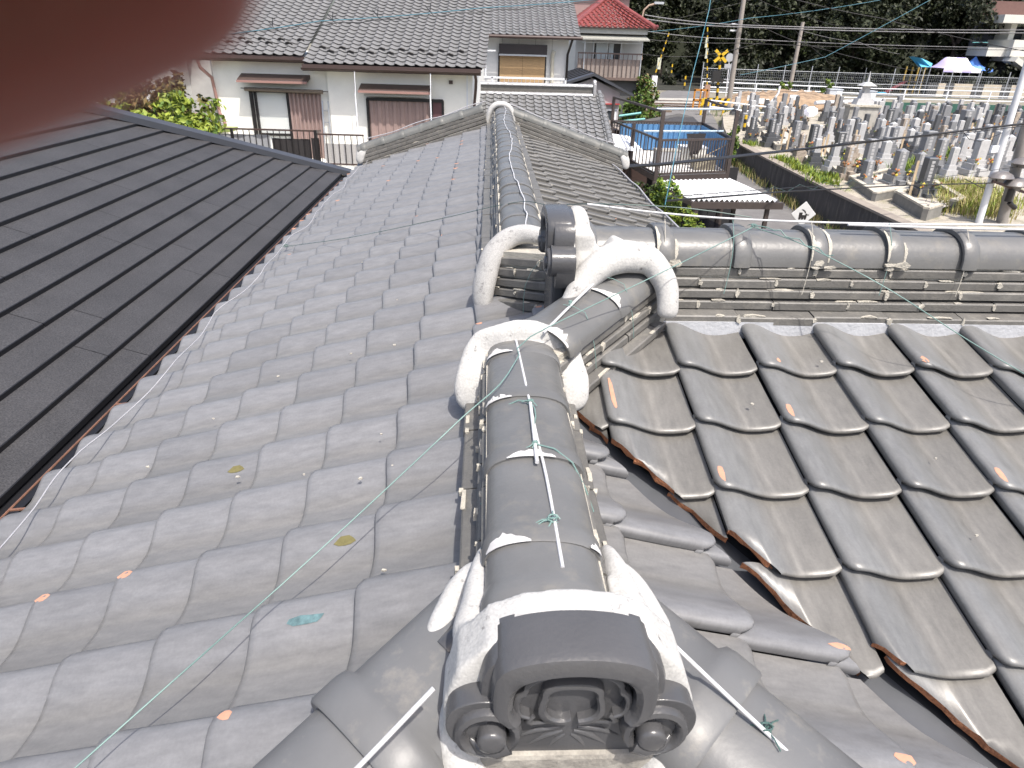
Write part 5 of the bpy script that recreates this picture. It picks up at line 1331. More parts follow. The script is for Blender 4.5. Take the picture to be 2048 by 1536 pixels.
for x in xs:
    for j, (y, z) in enumerate(((132, 0), (136, 10), (142, 19), (155, 27), (175, 30))): v.append((x+rr.uniform(-1, 1), y+rr.uniform(-2, 2), z+rr.uniform(-1.5, 1.5)+1))
m.add(v, [(5*i+j, 5*i+5+j, 5*i+6+j, 5*i+1+j) for i in range(len(xs)-1) for j in range(4)]); o = m.build('hill', M_HILL, None, 180); o['kind'] = 'structure'
bl = [((x+rr.uniform(-2, 2), 134+rr.uniform(-2, 3), 8+rr.uniform(-5, 10)), (5, 3, 5)) for x in range(8, 120, 5) for _ in range(2)]
o = link(bpy.data.objects.new('far_wood', leaf_mesh('far_wood', bl, 30000, .5, [L_DARK, L_OLIVE], 77))); tag(o, 'dark mass of trees filling the hillside behind the wood', 'wood', None, 'stuff')
# undergrowth along the fence
und = [((x+rr.uniform(-1, 1), 96+rr.uniform(-3, 4), 2.0+rr.uniform(-.3, 1.6)), (2.6, 1.8, 2.3)) for x in range(27, 80, 2)]
o = link(bpy.data.objects.new('undergrowth', leaf_mesh('undergrowth', und, 15000, .30, [L_DARK, L_DARK, L_OLIVE][:2], 78))); tag(o, 'dark undergrowth below the trees behind the wire fence', 'undergrowth', None, 'stuff')

# nearer shrubs and trees
b = at_y(350, 215, 16.5); tree('shrub_tree', 'dark bronze-leaved small tree behind the black roof', 'tree', (b.x, b.y, 0), 3.4, blobs_for(1.05, 2.0, 3.15, 13, 3), 3200, .075, [L_RUST, L_DARK], 5, None, .08)
b = at_y(250, 215, 17.0); tree('shrub_tree', 'bronze-green shrub half hidden by the finger over the black roof', 'tree', (b.x, b.y, 0), 3.0, blobs_for(1.3, 1.9, 3.0, 12, 4), 2600, .075, [L_RUST, L_OLIVE], 6, None, .08)
b = at_y(318, 250, 14.6); tree('bright_shrub', 'bright yellow-green shrub at the corner of the black roof', 'shrub', (b.x, b.y, 0), 2.4, blobs_for(1.25, 1.3, 3.65, 14, 8), 3800, .07, [L_LIME, L_GREEN], 7, None, .06)
b = at_y(1290, 200, 44); tree('roadside_tree', 'rounded green and rust-tinged tree beside the level crossing road', 'tree', (b.x, b.y, .3), 2.0, blobs_for(1.25, 3.6, .5, 14, 12), 4200, .11, [L_GREEN, L_RUST], 12, None, .1)
b = at_y(1262, 205, 42); tree('roadside_tree', 'darker green bush left of the roadside tree by the shed', 'tree', (b.x, b.y, .3), 1.6, blobs_for(.95, 2.6, .4, 10, 13), 2400, .11, [L_GREEN, L_DARK], 13, None, .08)
b = at_y(1280, 250, 34); tree('bright_shrub', 'clipped yellow-green bush below the roadside tree', 'shrub', (b.x, b.y, .1), .8, blobs_for(.95, 1.5, .9, 10, 14), 2400, .085, [L_LIME, L_GREEN], 14, None, .06)
b = at_y(1366, 400, 13.6); tree('garden_shrub', 'leafy green shrub between the tiled eave and the white carport roof', 'shrub', (b.x, b.y, 0), 2.0, blobs_for(.42, 1.25, 1.95, 12, 15), 2600, .05, [L_LIME, L_GREEN], 15, None, .05)
b = at_y(1338, 380, 14.8); tree('garden_shrub', 'olive shrub growing left of the carport roof', 'shrub', (b.x, b.y, 0), 2.0, blobs_for(.5, 1.3, 2.1, 9, 16), 2000, .05, [L_GREEN, L_LIME], 16, None, .05)
b = at_y(1302, 335, 17.5); tree('garden_shrub', 'sparse twiggy shrub below the blue laundry deck', 'shrub', (b.x, b.y, 0), 1.8, blobs_for(.45, .9, 2.0, 7, 17), 600, .05, [L_OLIVE, L_GREEN], 17, None, .05)
b = at_y(1470, 265, 36.5); tree('bright_shrub', 'fresh green weeds and shrub at the head of the retaining wall', 'shrub', (b.x, b.y, .4), .6, blobs_for(.75, 1.6, .2, 9, 18), 1800, .09, [L_GREEN, L_LIME], 18, None, .05)
def grass(name, label, spots, n, hgt, mats, seed, w=.012, spread=.35):
    rg = np.random.default_rng(seed); v, f, mi = [], [], []
    for i in range(n):
        c = spots[rg.integers(0, len(spots))]; p = np.array(c[:3])+np.array([rg.normal()*spread, rg.normal()*spread*(c[3] if len(c) > 3 else 1), 0])
        h = hgt*rg.uniform(.4, 1.2); a = rg.uniform(0, 6.28); lean = rg.uniform(.1, .7)*h; ww = w*rg.uniform(.6, 1.4)
        dx, dy = math.cos(a), math.sin(a); b0 = len(v)
        v += [(p[0]-dy*ww, p[1]+dx*ww, p[2]), (p[0]+dy*ww, p[1]-dx*ww, p[2]), (p[0]+dx*lean*.4+dy*ww*.7, p[1]+dy*lean*.4-dx*ww*.7, p[2]+h*.6), (p[0]+dx*lean*.4-dy*ww*.7, p[1]+dy*lean*.4+dx*ww*.7, p[2]+h*.6), (p[0]+dx*lean, p[1]+dy*lean, p[2]+h)]
        f += [(b0, b0+1, b0+2, b0+3), (b0+3, b0+2, b0+4)]; k = int(rg.random() < .4); mi += [k, k]
    me = bpy.data.meshes.new(name); me.from_pydata(v, [], f)
    for m_ in mats: me.materials.append(m_)
    me.polygons.foreach_set('material_index', mi); me.update()
    return tag(link(bpy.data.objects.new(name, me)), label, 'grass', None, 'stuff')
sp = []
for i in range(60):
    t = i/59; k = t*(len(WT)-3); j = int(k); x = WT[j][0]+(WT[j+1][0]-WT[j][0])*(k-j); y = WT[j][1]+(WT[j+1][1]-WT[j][1])*(k-j)
    if random.random() < .8: sp.append((x-.42, y, ground_z(y), 1.6))
grass('weeds', 'dry and green weeds along the foot of the retaining wall', sp, 1600, .42, [L_DRY, L_GREEN], 21, .012, .13)
sp = [tuple(at_z(px, py, TZ+.05))+(1.0,) for px, py in ((1565, 320), (1580, 326), (1593, 336), (1605, 342), (1625, 352), (1640, 362), (1650, 368), (1655, 355), (1500, 290))]
grass('weeds', 'bright green weeds on the terrace edge above the wall', sp, 1400, .26, [L_LIME, L_GREEN], 22, .024, .24)
sp = [tuple(at_z(px, py, TZ+.02))+(1.2,) for px, py in ((1890, 395), (1905, 405), (1925, 400), (1940, 415), (1950, 425), (1965, 400), (1980, 410), (1915, 420), (1900, 380), (1940, 388))]
grass('tall_grass', 'tall yellowing grass on the empty plot beside the white pole', sp, 4600, .5, [L_DRY, L_LIME], 23, .016, .45)
sp = [tuple(at_z(px, py, TZ+.02))+(1.0,) for px, py in ((1810, 345), (1822, 340), (1835, 335), (1888, 315), (1880, 322), (1845, 318), (1668, 333), (1760, 300))]
grass('weeds', 'leafy weeds and yellow flowers between the gravestones', sp, 1300, .5, [L_GREEN, L_LIME], 24, .03, .3)
sp = [tuple(at_y(px, py, 25.5)) for px, py in ((1675, 420), (1690, 418), (1668, 425), (1682, 410))]
grass('weeds', 'thin weeds sprouting from the face of the retaining wall', [(p[0]-.15, p[1], p[2], 1) for p in sp], 130, .75, [L_LIME, L_GREEN], 25, .018, .12)
sp = [tuple(at_g(px, py))+(1,) for px, py in ((1470, 235), (1500, 240), (1480, 228), (1515, 232), (1490, 250), (1530, 238))]
grass('weeds', 'weeds growing along the white railing by the crossing', sp, 900, .7, [L_GREEN, L_DRY], 26, .03, .7)

# ------------------------------------------------------------------ cemetery
M_GR = [mat('granite_grey', (.20, .205, .215), .45, .12, 8, fine=.15, bscale=60), mat('granite_dark', (.085, .09, .098), .3, .12, 8, fine=.1, bscale=60), mat('granite_light', (.42, .42, .42), .6, .12, 8, fine=.15, bscale=60), mat('sandstone', (.34, .29, .24), .85, .2, 5, col2=(.2, .17, .14), fine=.15, bscale=40)]
M_CARVE = mat('carved_letters', (.45, .45, .45), .8, .1)
M_FLW = [mat('flower_leaf', (.09, .12, .04), .7, .2, 20), mat('orange_flower', (.45, .17, .06), .7, .3, 30), mat('yellow_flower', (.55, .42, .06), .7, .2, 30), mat('dried_flower', (.22, .13, .07), .8, .3, 30)]
M_STEEL = mat('steel_vase', (.5, .5, .5), .3, .05, metal=.7)
M_WOODST = mat('grave_board', (.42, .33, .22), .85, .25, 5, stretch=(3, 3, .4))
def flowers(parent, x, y, z, s, seed):
    rr = random.Random(seed); m = MB()
    for i in range(9):
        c = V((x+rr.uniform(-1, 1)*s*.5, y+rr.uniform(-1, 1)*s*.5, z+rr.uniform(.2, 1.3)*s)); r = s*rr.uniform(.18, .36)
        k = rr.choice([0, 0, 1, 2, 3, 1]) if seed % 3 else rr.choice([0, 3, 3, 1])
        m.add([c+V(d)*r for d in ((1, 0, 0), (-1, 0, 0), (0, 1, 0), (0, -1, 0), (0, 0, 1), (0, 0, -1))], [(0, 2, 4), (2, 1, 4), (1, 3, 4), (3, 0, 4), (2, 0, 5), (1, 2, 5), (3, 1, 5), (0, 3, 5)], k)
    m.build('flowers', M_FLW, parent)
CUBES = {}
def sbox(parent, name, M_, c, d, taper=1.0):
    key = (name, M_.name, round(d[0], 2), round(d[1], 2), round(d[2], 2), taper)
    if key not in CUBES:
        m = MB(); m.box((0, 0, 0), d, 0, 0, None, taper); CUBES[key] = m.mesh(name, M_)
    o = bpy.data.objects.new(name, CUBES[key]); o.location = c; return link(o, parent)
def pillar_mesh(w, h, M_, style):
    key = ('pillar', round(w, 2), round(h, 1), M_.name, style)
    if key not in CUBES:
        m = MB(); t = {0: .03, 1: .10, 2: .0}[style]
        z = [0, h-t, h]; k = [1, 1, .12 if style == 1 else .86]
        v = [(sx*w/2*kk, sy*w/2*kk, zz) for zz, kk in zip(z, k) for sx, sy in ((-1, -1), (1, -1), (1, 1), (-1, 1))]
        f = [(3, 2, 1, 0), (8, 9, 10, 11)]+[(4*l+i, 4*l+(i+1) % 4, 4*l+4+(i+1) % 4, 4*l+4+i) for l in (0, 1) for i in range(4)]
        m.add(v, f); CUBES[key] = m.mesh('pillar', M_)
    return CUBES[key]
def grave(p, label, w=.34, h=.85, M_=None, style=0, base=3, seed=0, group=None, rz=0, flw=True, carve=True, M2=None, small=False):
    g = thing('gravestone', label, 'gravestone', p, rz, group); M_ = M_ or M_GR[0]; M2 = M2 or M_
    z = 0; rr = random.Random(seed)
    dims = [(w*2.5, w*2.2, .24), (w*1.9, w*1.8, .24), (w*1.45, w*1.4, .18)][3-base:] if base < 3 else [(w*2.5, w*2.3, .26), (w*1.95, w*1.85, .24), (w*1.4, w*1.4, .17)]
    for d in dims: sbox(g, 'plinth', M2, (0, 0, z+d[2]/2), d); z += d[2]
    o = bpy.data.objects.new('pillar', pillar_mesh(w, h, M_, style)); o.location = (0, 0, z); link(o, g)
    if carve:
        m = MB(); k = rr.choice([4, 5, 6]); ch = h*.8/k
        for i in range(k):
            zc = z+h*.9-ch*(i+.5); s_ = w*.17
            for a in range(3): m.b2(-s_, s_, -w/2-.004, -w/2+.002, zc+(a-1)*ch*.27-.012, zc+(a-1)*ch*.27+.012)
            m.b2(-.014+rr.uniform(-.02, .02), .014, -w/2-.005, -w/2+.002, zc-ch*.34, zc+ch*.34)
        m.build('inscription', M_CARVE, g)
    if not small:
        d0 = dims[0]
        sbox(g, 'incense_stand', M2, (0, -d0[1]/2-.02, .20), (w*.75, .26, .32))
        for sx in (-1, 1):
            m = MB(); m.cyl((sx*w*.75, -d0[1]/2+.04, .22), (sx*w*.75, -d0[1]/2+.04, .52), .045, 8); m.build('vase', M_STEEL, g, 60)
            if flw: flowers(g, sx*w*.75, -d0[1]/2+.04, .50, .20, seed*2+sx)
    elif flw:
        for sx in (-1, 1): flowers(g, sx*w*.75, -dims[0][1]/2+.02, .38, .14, seed*2+sx)
    return g
notable = [  # base centre (px, py), w, h, material, style, label
    (1551, 282, .36, .95, 1, 0, 'dark gravestone with red flowers near the terrace corner'),
    (1532, 262, .36, .95, 0, 1, 'pointed grey gravestone at the corner nearest the crossing'),
    (1600, 258, .38, 1.0, 0, 1, 'tall grey gravestone left of the white umbrella'),
    (1585, 303, .36, .95, 0, 0, 'grey gravestone in the front row left of the bright weeds'),
    (1617, 315, .36, 1.0, 1, 0, 'dark-based gravestone with white vases above the bright weeds'),
    (1668, 332, .38, .95, 1, 0, 'dark gravestone with black vases in the front row'),
    (1728, 354, .42, 1.0, 0, 0, 'broad grey gravestone with two orange flower vases in the front row'),
    (1688, 358, .34, .8, 3, 1, 'old brownish stone pillar with weathered lettering by the kerb'),
    (1785, 376, .40, .95, 0, 1, 'blue-grey gravestone standing on a light kerbed plot in the front row'),
    (1838, 404, .40, 1.0, 1, 0, 'black-based gravestone alone on the nearest kerbed plot'),
    (1842, 330, .52, 1.0, 0, 0, 'wide blue-grey gravestone with yellow flowers in mid cemetery'),
    (1945, 350, .46, .95, 2, 0, 'pale violet-grey gravestone close left of the white pole'),
    (1868, 345, .38, .95, 0, 1, 'slim grey gravestone beside the bright shrubby weeds'),
    (1922, 326, .40, .9, 2, 1, 'cream-lit pointed gravestone in mid cemetery'),
    (1922, 268, .66, .95, 0, 0, 'very wide grey slab gravestone in the back rows'),
    (1655, 275, .36, .95, 1, 0, 'dark gravestone flanked by orange flowers right of the umbrella'),
    (1770, 268, .38, .9, 1, 0, 'black polished gravestone in front of the stone pagoda'),
]
placed = []
for i, (px, py, w_, h_, mi, st, lb) in enumerate(notable):
    p = at_z(px, py, TZ); placed.append(p); grave(p, lb, w_*.86, h_*.86, M_GR[mi], st, 3, i+1, 'gravestones of the hillside cemetery', rz=random.uniform(-.06, .06), M2=M_GR[1] if mi == 1 or i in (4, 6) else None)
rr = random.Random(12); rows = 0
y = 24.2
nb = 0; row = 0
while y < 58:
    row += 1; inrow = 0
    x = 14.6+rr.uniform(0, .8)+max(0, (y-38)*.28)
    while x < 52:
        p = V((x+rr.uniform(-.2, .2), y+rr.uniform(-.35, .35), TZ))
        x += rr.choice([1.0, 1.15, 1.3, 1.7])
        if not in_view(p+V((0, 0, .7)), 20): continue
        if any((p-q).length < 1.25 for q in placed): continue
        d = p-CAMP; u = 1024+FPX*d.dot(CR)/d.dot(CF); q = 768-FPX*d.dot(CU)/d.dot(CF)
        if (u > 1860 and q > 365) or q > 378 or (1690 < u < 1735 and q < 262): continue
        if rr.random() < .10 or (1590 < u < 1645 and 226 < q < 290): continue
        st = rr.choice([0, 0, 1, 1, 2]); mi = rr.choices([0, 1, 2, 3], [5, 2, 5, 1])[0]
        wd, hh = rr.uniform(.22, .32), rr.uniform(.5, .88)
        inrow += 1; fl_ = rr.random() < .5
        lab = '%s %s gravestone%s, %s from the left in the %s cemetery row' % (['grey', 'dark polished', 'light grey', 'brown sandstone'][mi], ['flat-topped', 'pointed', 'squared'][st], ' with flowers' if fl_ else '', ORD[inrow-1], ORD[row-1])
        grave(p, lab, wd, hh, M_GR[mi], st, rr.choice([2, 3, 3]), 100+nb, 'gravestones of the hillside cemetery', rz=rr.uniform(-.12, .12), flw=fl_, carve=y < 42, small=True, M2=M_GR[1] if rr.random() < .3 else None)
        nb += 1
    y += rr.uniform(1.45, 1.8)
# wooden grave boards leaning in racks
GB = [1640, 1646, 1815, 1560, 1572, 1700, 1655, 1796, 1930, 1975, 1990, 1535]
for i, (px, py) in enumerate(((1640, 318), (1646, 322), (1815, 404), (1560, 300), (1572, 305), (1700, 322), (1655, 330), (1796, 320), (1930, 300), (1975, 305), (1990, 285), (1535, 290))):
    p = at_z(px, py, TZ); m = MB(); m.bar(V((0, 0, 0)), V((.05, .12, 1.0+.2*(i % 3))), .09, .02)
    o = m.build('grave_board', M_WOODST); o.location = p; tag(o, 'narrow wooden grave board in the cemetery, '+ORD[sorted(GB).index(px)]+' from the left', 'grave board', 'wooden grave boards in the cemetery')
# kerbed plots at the front
M_KERB = mat('kerb_stone', (.50, .46, .38), .85, .12, 4, col2=(.33, .31, .27), bump=.2, bscale=40)
M_KERBD = mat('kerb_side', (.20, .195, .18), .9, .2, 4)
def plot(label, corners, h, w=.2, gap=None):
    g = thing('grave_plot', label, 'grave plot', (0, 0, 0), 0, 'kerbed grave plots'); c = [V(q) for q in corners]
    for i in range(4):
        a, b = c[i], c[(i+1) % 4]; d = (b-a).normalized()
        segs = [(a+d*(w/2 if i % 2 else -w/2), b+d*(-w/2 if i % 2 else w/2))] if i != gap else [(a-d*w/2, a.lerp(b, .36)), (a.lerp(b, .70), b+d*w/2)]
        for (s0, s1) in segs:
            m = MB(); m.bar(s0+V((0, 0, h*.42)), s1+V((0, 0, h*.42)), w*.86, h*.84); m.build('kerb', M_KERBD, g)
            m = MB(); m.bar(s0+V((0, 0, h*.92)), s1+V((0, 0, h*.92)), w, h*.16); m.build('kerb_top', M_KERB, g)
    m = MB(); m.add([q+V((0, 0, h*.55)) for q in c], [(0, 1, 2, 3)]); m.build('gravel_bed', mat('pale_gravel', (.46, .42, .36), .95, .2, 8, bump=.6, bscale=60), g)
P4 = lambda *pp: [at_z(a, b, TZ) for a, b in pp]
plot('nearest pale kerbed plot with an entrance step', P4((1848, 440), (1918, 418), (1862, 382), (1790, 405)), .42, .2, 0)
plot('kerbed plot in the front row around the blue-grey gravestone', P4((1748, 402), (1822, 388), (1775, 352), (1700, 368)), .32, .18)
plot('kerbed plot in the front row around the broad gravestone', P4((1672, 352), (1740, 352), (1705, 320), (1640, 325)), .3, .18)
plot('kerbed plot in the front row by the dark gravestone', P4((1615, 330), (1668, 326), (1640, 302), (1590, 306)), .3, .18)
plot('kerbed plot at the terrace corner', P4((1552, 300), (1606, 296), (1575, 268), (1525, 272)), .3, .18)
plot('dark kerbed plot near the terrace tip', P4((1500, 268), (1530, 262), (1515, 245), (1490, 250)), .3, .18)
# tombs that differ: pagoda, umbrella, cabinets
g = thing('stone_pagoda', 'small stone pagoda on a pale tomb wall in the cemetery', 'pagoda', at_z(1712, 262, TZ))
sbox(g, 'tomb_wall', M_CONC, (0, 0, .75), (1.9, .8, 1.5)); sbox(g, 'tomb_cap', M_KERB, (0, 0, 1.56), (2.1, 1.0, .12))
sbox(g, 'plinth', M_GR[2], (0, 0, 1.80), (1.2, .7, .36), .8); sbox(g, 'plinth', M_GR[2], (0, 0, 2.14), (.7, .5, .32), .8); sbox(g, 'body', M_GR[2], (0, 0, 2.52), (.36, .34, .44)); sbox(g, 'roof', M_GR[2], (0, 0, 2.84), (.95, .8, .22), .35); sbox(g, 'spire', M_GR[2], (0, 0, 3.25), (.13, .13, .62), .3)
g = thing('umbrella', 'open white umbrella tilted over the gravestones', 'umbrella', at_z(1617, 262, TZ), .0)
m = MB(); k = 8; ax = V((-.35, -.62, .72)).normalized(); c = V((0, .25, 1.15)); x_ = ax.orthogonal().normalized(); y_ = ax.cross(x_)
v = [c+ax*.26]+[c+(x_*math.cos(2*math.pi*i/k)+y_*math.sin(2*math.pi*i/k))*.26+ax*.17 for i in range(k)]+[c+(x_*math.cos(2*math.pi*i/k)+y_*math.sin(2*math.pi*i/k))*.44 for i in range(k)]
m.add(v, [(0, 1+i, 1+(i+1) % k) for i in range(k)]+[(1+i, 1+k+i, 1+k+(i+1) % k, 1+(i+1) % k) for i in range(k)]); m.build('canopy', mat('white_canopy', (.74, .73, .78), .8, .03), g)
m = MB(); m.tube([c+ax*.3, c-ax*.75], .012, 6); m.build('shaft', M_ALU, g)
for px, py, lb in ((1662, 212, 'pale blue-grey steel cabinet behind the gravestones'), (1728, 216, 'white steel cabinet behind the stone pagoda')):
    p = at_z(px, py, TZ); g = thing('steel_cabinet', lb, 'cabinet', p)
    sbox(g, 'body', mat('cabinet_paint', (.52, .56, .60), .5, .05), (0, 0, .7), (1.2, .8, 1.4)); sbox(g, 'lid', MATS['cabinet_paint'], (0, 0, 1.44), (1.3, .9, .08)); sbox(g, 'door', M_WPIPE, (.3, -.41, .7), (.55, .02, 1.2))
for i, (px, py, l) in enumerate(((1638, 216, 2.0), (1692, 214, 2.2), (1640, 202, 1.2))):
    pass
m = MB(); m.tube([at_z(1628, 218, TZ)+V((0, 0, .5)), at_z(1762, 212, TZ)+V((0, 0, .5))], .16, 8); tag(m.build('white_drum_pipe', M_WPIPE, None, 60), 'long white pipe lying behind the back gravestones', 'pipe')
m = MB(); m.b2(0, 21, -.03, .03, 0, .75); o = m.build('green_windbreak', mat('green_net_sheet', (.03, .10, .075), .8, .2, 5)); o.location = at_z(1750, 222, TZ); tag(o, 'green windbreak sheet along the back of the cemetery', 'windbreak')
# ------------------------------------------------------------------ laundry deck with blue sheets, carport
DK = thing('laundry_deck', 'raised dark brown railed laundry deck lined with blue corrugated sheets', 'deck')
M_DB = mat('dark_brown_steel', (.055, .042, .038), .55, .15, 6)
M_BLUE = mat('blue_sheet', (.075, .19, .36), .6, .15, 4)
zf_ = 2.55
FL, FR = at_z(1312, 348, zf_), at_z(1455, 343, zf_); BL_, BR_ = at_z(1236, 300, zf_), at_z(1478, 297, zf_)
BR_ = V((FR.x+.35, FL.y+5.0, zf_)); BL_ = V((FL.x-.55, FL.y+5.0, zf_))
m = MB(); m.add([q+V((0, 0, -.02)) for q in (FL, FR, BR_, BL_)]+[q+V((0, 0, -.10)) for q in (FL, FR, BR_, BL_)], [(0, 1, 2, 3), (7, 6, 5, 4), (0, 4, 5, 1), (1, 5, 6, 2), (2, 6, 7, 3), (3, 7, 4, 0)]); m.build('floor', mat('pale_floor', (.62, .61, .58), .8, .08, 4), DK)
def rail_side(a, b, z0=0.0, z1=.95, step=.095, beam=True):
    d = b-a; n = int(d.length/step)
    m0 = MB(); m0.box((0, 0, (z1-z0)/2), (.026, .026, z1-z0)); me = m0.mesh('railing_bar', M_DB)
    for i in range(1, n):
        o = bpy.data.objects.new('railing_bar', me); o.location = a.lerp(b, i/n)+V((0, 0, z0)); o.rotation_euler.z = math.atan2(d.y, d.x); link(o, DK)
    for z, h in ((z1, .06), (z0, .05)):
        m = MB(); m.bar(a+V((0, 0, z)), b+V((0, 0, z)), .05, h); m.build('rail', M_DB, DK)
    if beam: m = MB(); m.bar(a+V((0, 0, -.13)), b+V((0, 0, -.13)), .08, .16); m.build('beam', M_DB, DK)
rail_side(FL, FR); rail_side(FR, BR_); rail_side(BL_, BR_); rail_side(FL, BL_, step=.32)
ML = FL.lerp(BL_, .35)
for q, h in ((FL, 1.75), (FR, 1.75), (BR_, 1.75), (BL_, 1.75), (FL.lerp(BL_, .5), 1.15)):
    m = MB(); m.b2(q.x-.05, q.x+.05, q.y-.05, q.y+.05, .0, zf_+h); m.build('post', M_DB, DK)
for a, b in ((FL, BL_), (FR, BR_)):
    m = MB(); m.bar(a+V((0, 0, 1.72)), b+V((0, 0, 1.72)), .06, .06); m.build('top_beam', M_DB, DK)
def wav(a, b, z0, z1, n, name, M_, parent, amp=.03):
    d = (b-a); s_ = V((d.y, -d.x, 0)).normalized(); m = MB()
    pts = [a.lerp(b, i/n)+s_*(amp*(1 if i % 4 in (1, 2) else -1)) for i in range(n+1)]
    m.add([p+V((0, 0, z)) for p in pts for z in (z0, z1)], [(2*i, 2*i+2, 2*i+3, 2*i+1) for i in range(n)]); return m.build(name, M_, parent)
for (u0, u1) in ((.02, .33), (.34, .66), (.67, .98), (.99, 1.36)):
    m = MB(); m.bar(FL.lerp(FR, u0)+V((0, 1.2, -1.3)), FL.lerp(FR, u1)+V((0, 1.2, -1.3)), .05, 2.4); m.build('shade_panel', mat('painted_shade_black', (.012, .012, .014), .8, .2), DK)  # made-up dark panels standing for the shade below deck and carport
wav(BL_+V((.3, -.1, 0)), BR_+V((-.1, -.1, 0)), .02, .88, 60, 'blue_panel', M_BLUE, DK)
wav(FR+V((-.08, .2, 0)), BR_+V((-.08, -.2, 0)), .02, .90, 60, 'blue_panel', M_BLUE, DK)
for i, (z, a, b, lb) in enumerate(((1.74, FL.lerp(BL_, .12), FR.lerp(BR_, .12), 'pale blue clothes pole across the top of the laundry deck'), (1.02, FL.lerp(BL_, .3), FR.lerp(BR_, .3), 'lower pale clothes pole above the deck railing'))):
    m = MB(); m.cyl(a+V((0, 0, z)), b+V((0, 0, z)), .03, 8); tag(m.build('clothes_pole', mat('pale_blue_pole', (.42, .52, .60), .4, .05), None, 60), lb, 'pole')
for i, (pa, pb) in enumerate((((1238, 232), (1282, 226)), ((1222, 245), (1290, 238)))):
    m = MB(); m.cyl(at_y(*pa, 27), at_y(*pb, 27), .04, 8); tag(m.build('clothes_pole', mat('teal_pole', (.17, .42, .40), .5, .05), None, 60), ['upper short teal pole left of the laundry deck', 'lower short teal pole left of the laundry deck'][i], 'pole')
p = FL.lerp(FR, .62)+V((.1, 1.3, .0)); m = MB()
m.add([p+V(q) for q in ((-.32, 0, .95), (.30, 0, .97), (.22, .02, .55), (.05, .0, .12), (-.03, .03, .1), (-.2, .0, .55))]+[p+V(q)+V((0, .03, 0)) for q in ((-.32, 0, .95), (.30, 0, .97), (.22, .02, .55), (.05, .0, .12), (-.03, .03, .1), (-.2, .0, .55))], [(0, 1, 2, 5), (5, 2, 3, 4), (6, 7, 8, 11), (11, 8, 9, 10)])
tag(m.build('black_cloth', M_BLKSH), 'black cloth hanging from the lower clothes pole', 'cloth')
q = FL.lerp(FR, .55)
for i, (dx, dy, sx, sy, sz, M_, lb) in enumerate(((-.55, 1.6, .75, .5, .42, M_GREYB, 'grey bin on the white floor of the laundry deck'), (.35, 1.9, .8, .6, .5, M_PLAST, 'cream box on the floor of the laundry deck'), (.45, .8, .65, .4, .36, mat('tan_crate', (.3, .27, .2), .8), 'tan crate at the front rail of the laundry deck'))):
    g = thing('deck_box', lb, 'box', (q.x+dx, q.y+dy, zf_-.02)); sbox(g, 'body', M_, (0, 0, sz/2), (sx, sy, sz)); sbox(g, 'lid', M_CONC if i != 1 else M_WPIPE, (0, 0, sz+.02), (sx*1.05, sy*1.05, .04))
m = MB(); m.bar(FR.lerp(FL, .42)+V((0, .9, .12)), FR+V((0, .3, .78)), .05, .02); tag(m.build('wooden_pole', M_WOODST), 'pale wooden strip slanting across the right end of the deck', 'pole')
# dark roofed shed behind the deck
g = thing('dark_shed', 'low shed with sagging dark roof behind the laundry deck', 'shed', at_y(1345, 256, 27.5)*1.0)
m = MB(); m.add([(-2.2, -.9, -.35), (1.5, -.9, -.30), (1.1, 1.2, .32), (.55, 1.3, .42), (-1.9, 1.0, .0)], [(0, 1, 2, 3, 4)]); m.add([(-2.2, -.9, -.43), (1.5, -.9, -.38), (1.1, 1.2, .24), (.55, 1.3, .34), (-1.9, 1.0, -.08)], [(4, 3, 2, 1, 0)]); m.build('roof', M_SHEET, g)
m = MB(); m.b2(-1.9, 1.1, -.6, .9, -3.2, -.45); m.build('wall', M_BROWN, g)
# carport
CPT = thing('carport', 'carport with white corrugated roof and dark brown beams', 'carport')
zc_ = 2.35
a, b, c, d = at_z(1388, 400, zc_), at_z(1560, 402, zc_), at_z(1462, 358, zc_+.12), at_z(1312, 362, zc_+.12)
mm = MB(); n = 34; pts0 = []; 
for i in range(n+1):
    p0, p1 = a.lerp(b, i/n), d.lerp(c, i/n); z = .035*(1 if i % 2 else -1); pts0 += [p0+V((0, 0, z)), p1+V((0, 0, z))]
mm.add(pts0, [(2*i, 2*i+2, 2*i+3, 2*i+1) for i in range(n)]); mm.build('roof', mat('white_corrugated', (.80, .80, .80), .55, .05, 3, col2=(.66, .65, .62), mixlo=.6, mixhi=.8), CPT)
m = MB(); m.bar(a+V((-.08, -.05, -.12)), b+V((.08, -.05, -.12)), .08, .17); m.build('beam', M_DB, CPT)
m = MB(); m.bar(d+V((-.08, .05, -.12)), c+V((.08, .05, -.12)), .08, .17); m.build('beam', M_DB, CPT)
for s_, e_ in ((a, d), (b, c)):
    m = MB(); m.bar(s_+V((0, 0, -.12)), e_+V((0, 0, -.12)), .07, .12); m.build('beam', M_DB, CPT)
for q in (b.lerp(a, .12)+V((0, .05, 0)), c.lerp(d, .1), a.lerp(b, .04), d.lerp(c, .06), b.lerp(a, .42).lerp(c, .5)):
    m = MB(); m.b2(q.x-.05, q.x+.05, q.y-.05, q.y+.05, 0, zc_-.1); m.build('post', M_DB, CPT)
CAR = thing('parked_car', 'dark car parked in the shade under the white carport', 'car', (a.lerp(c, .45).x-.25, a.lerp(c, .5).y+.1, 0), R(8))
M_CARP = mat('dark_car_paint', (.012, .014, .03), .2, .05, spec=.6)
m = MB(); m.prism([(-1.9, .28), (1.9, .28), (1.95, .72), (1.3, .86), (.75, 1.36), (-1.2, 1.42), (-1.85, .95), (-1.95, .6)], lambda p, q, d_: V((d_, p, q)), -.78, .78); soft(m.build('body', M_CARP, CAR, 30), .06, 2)
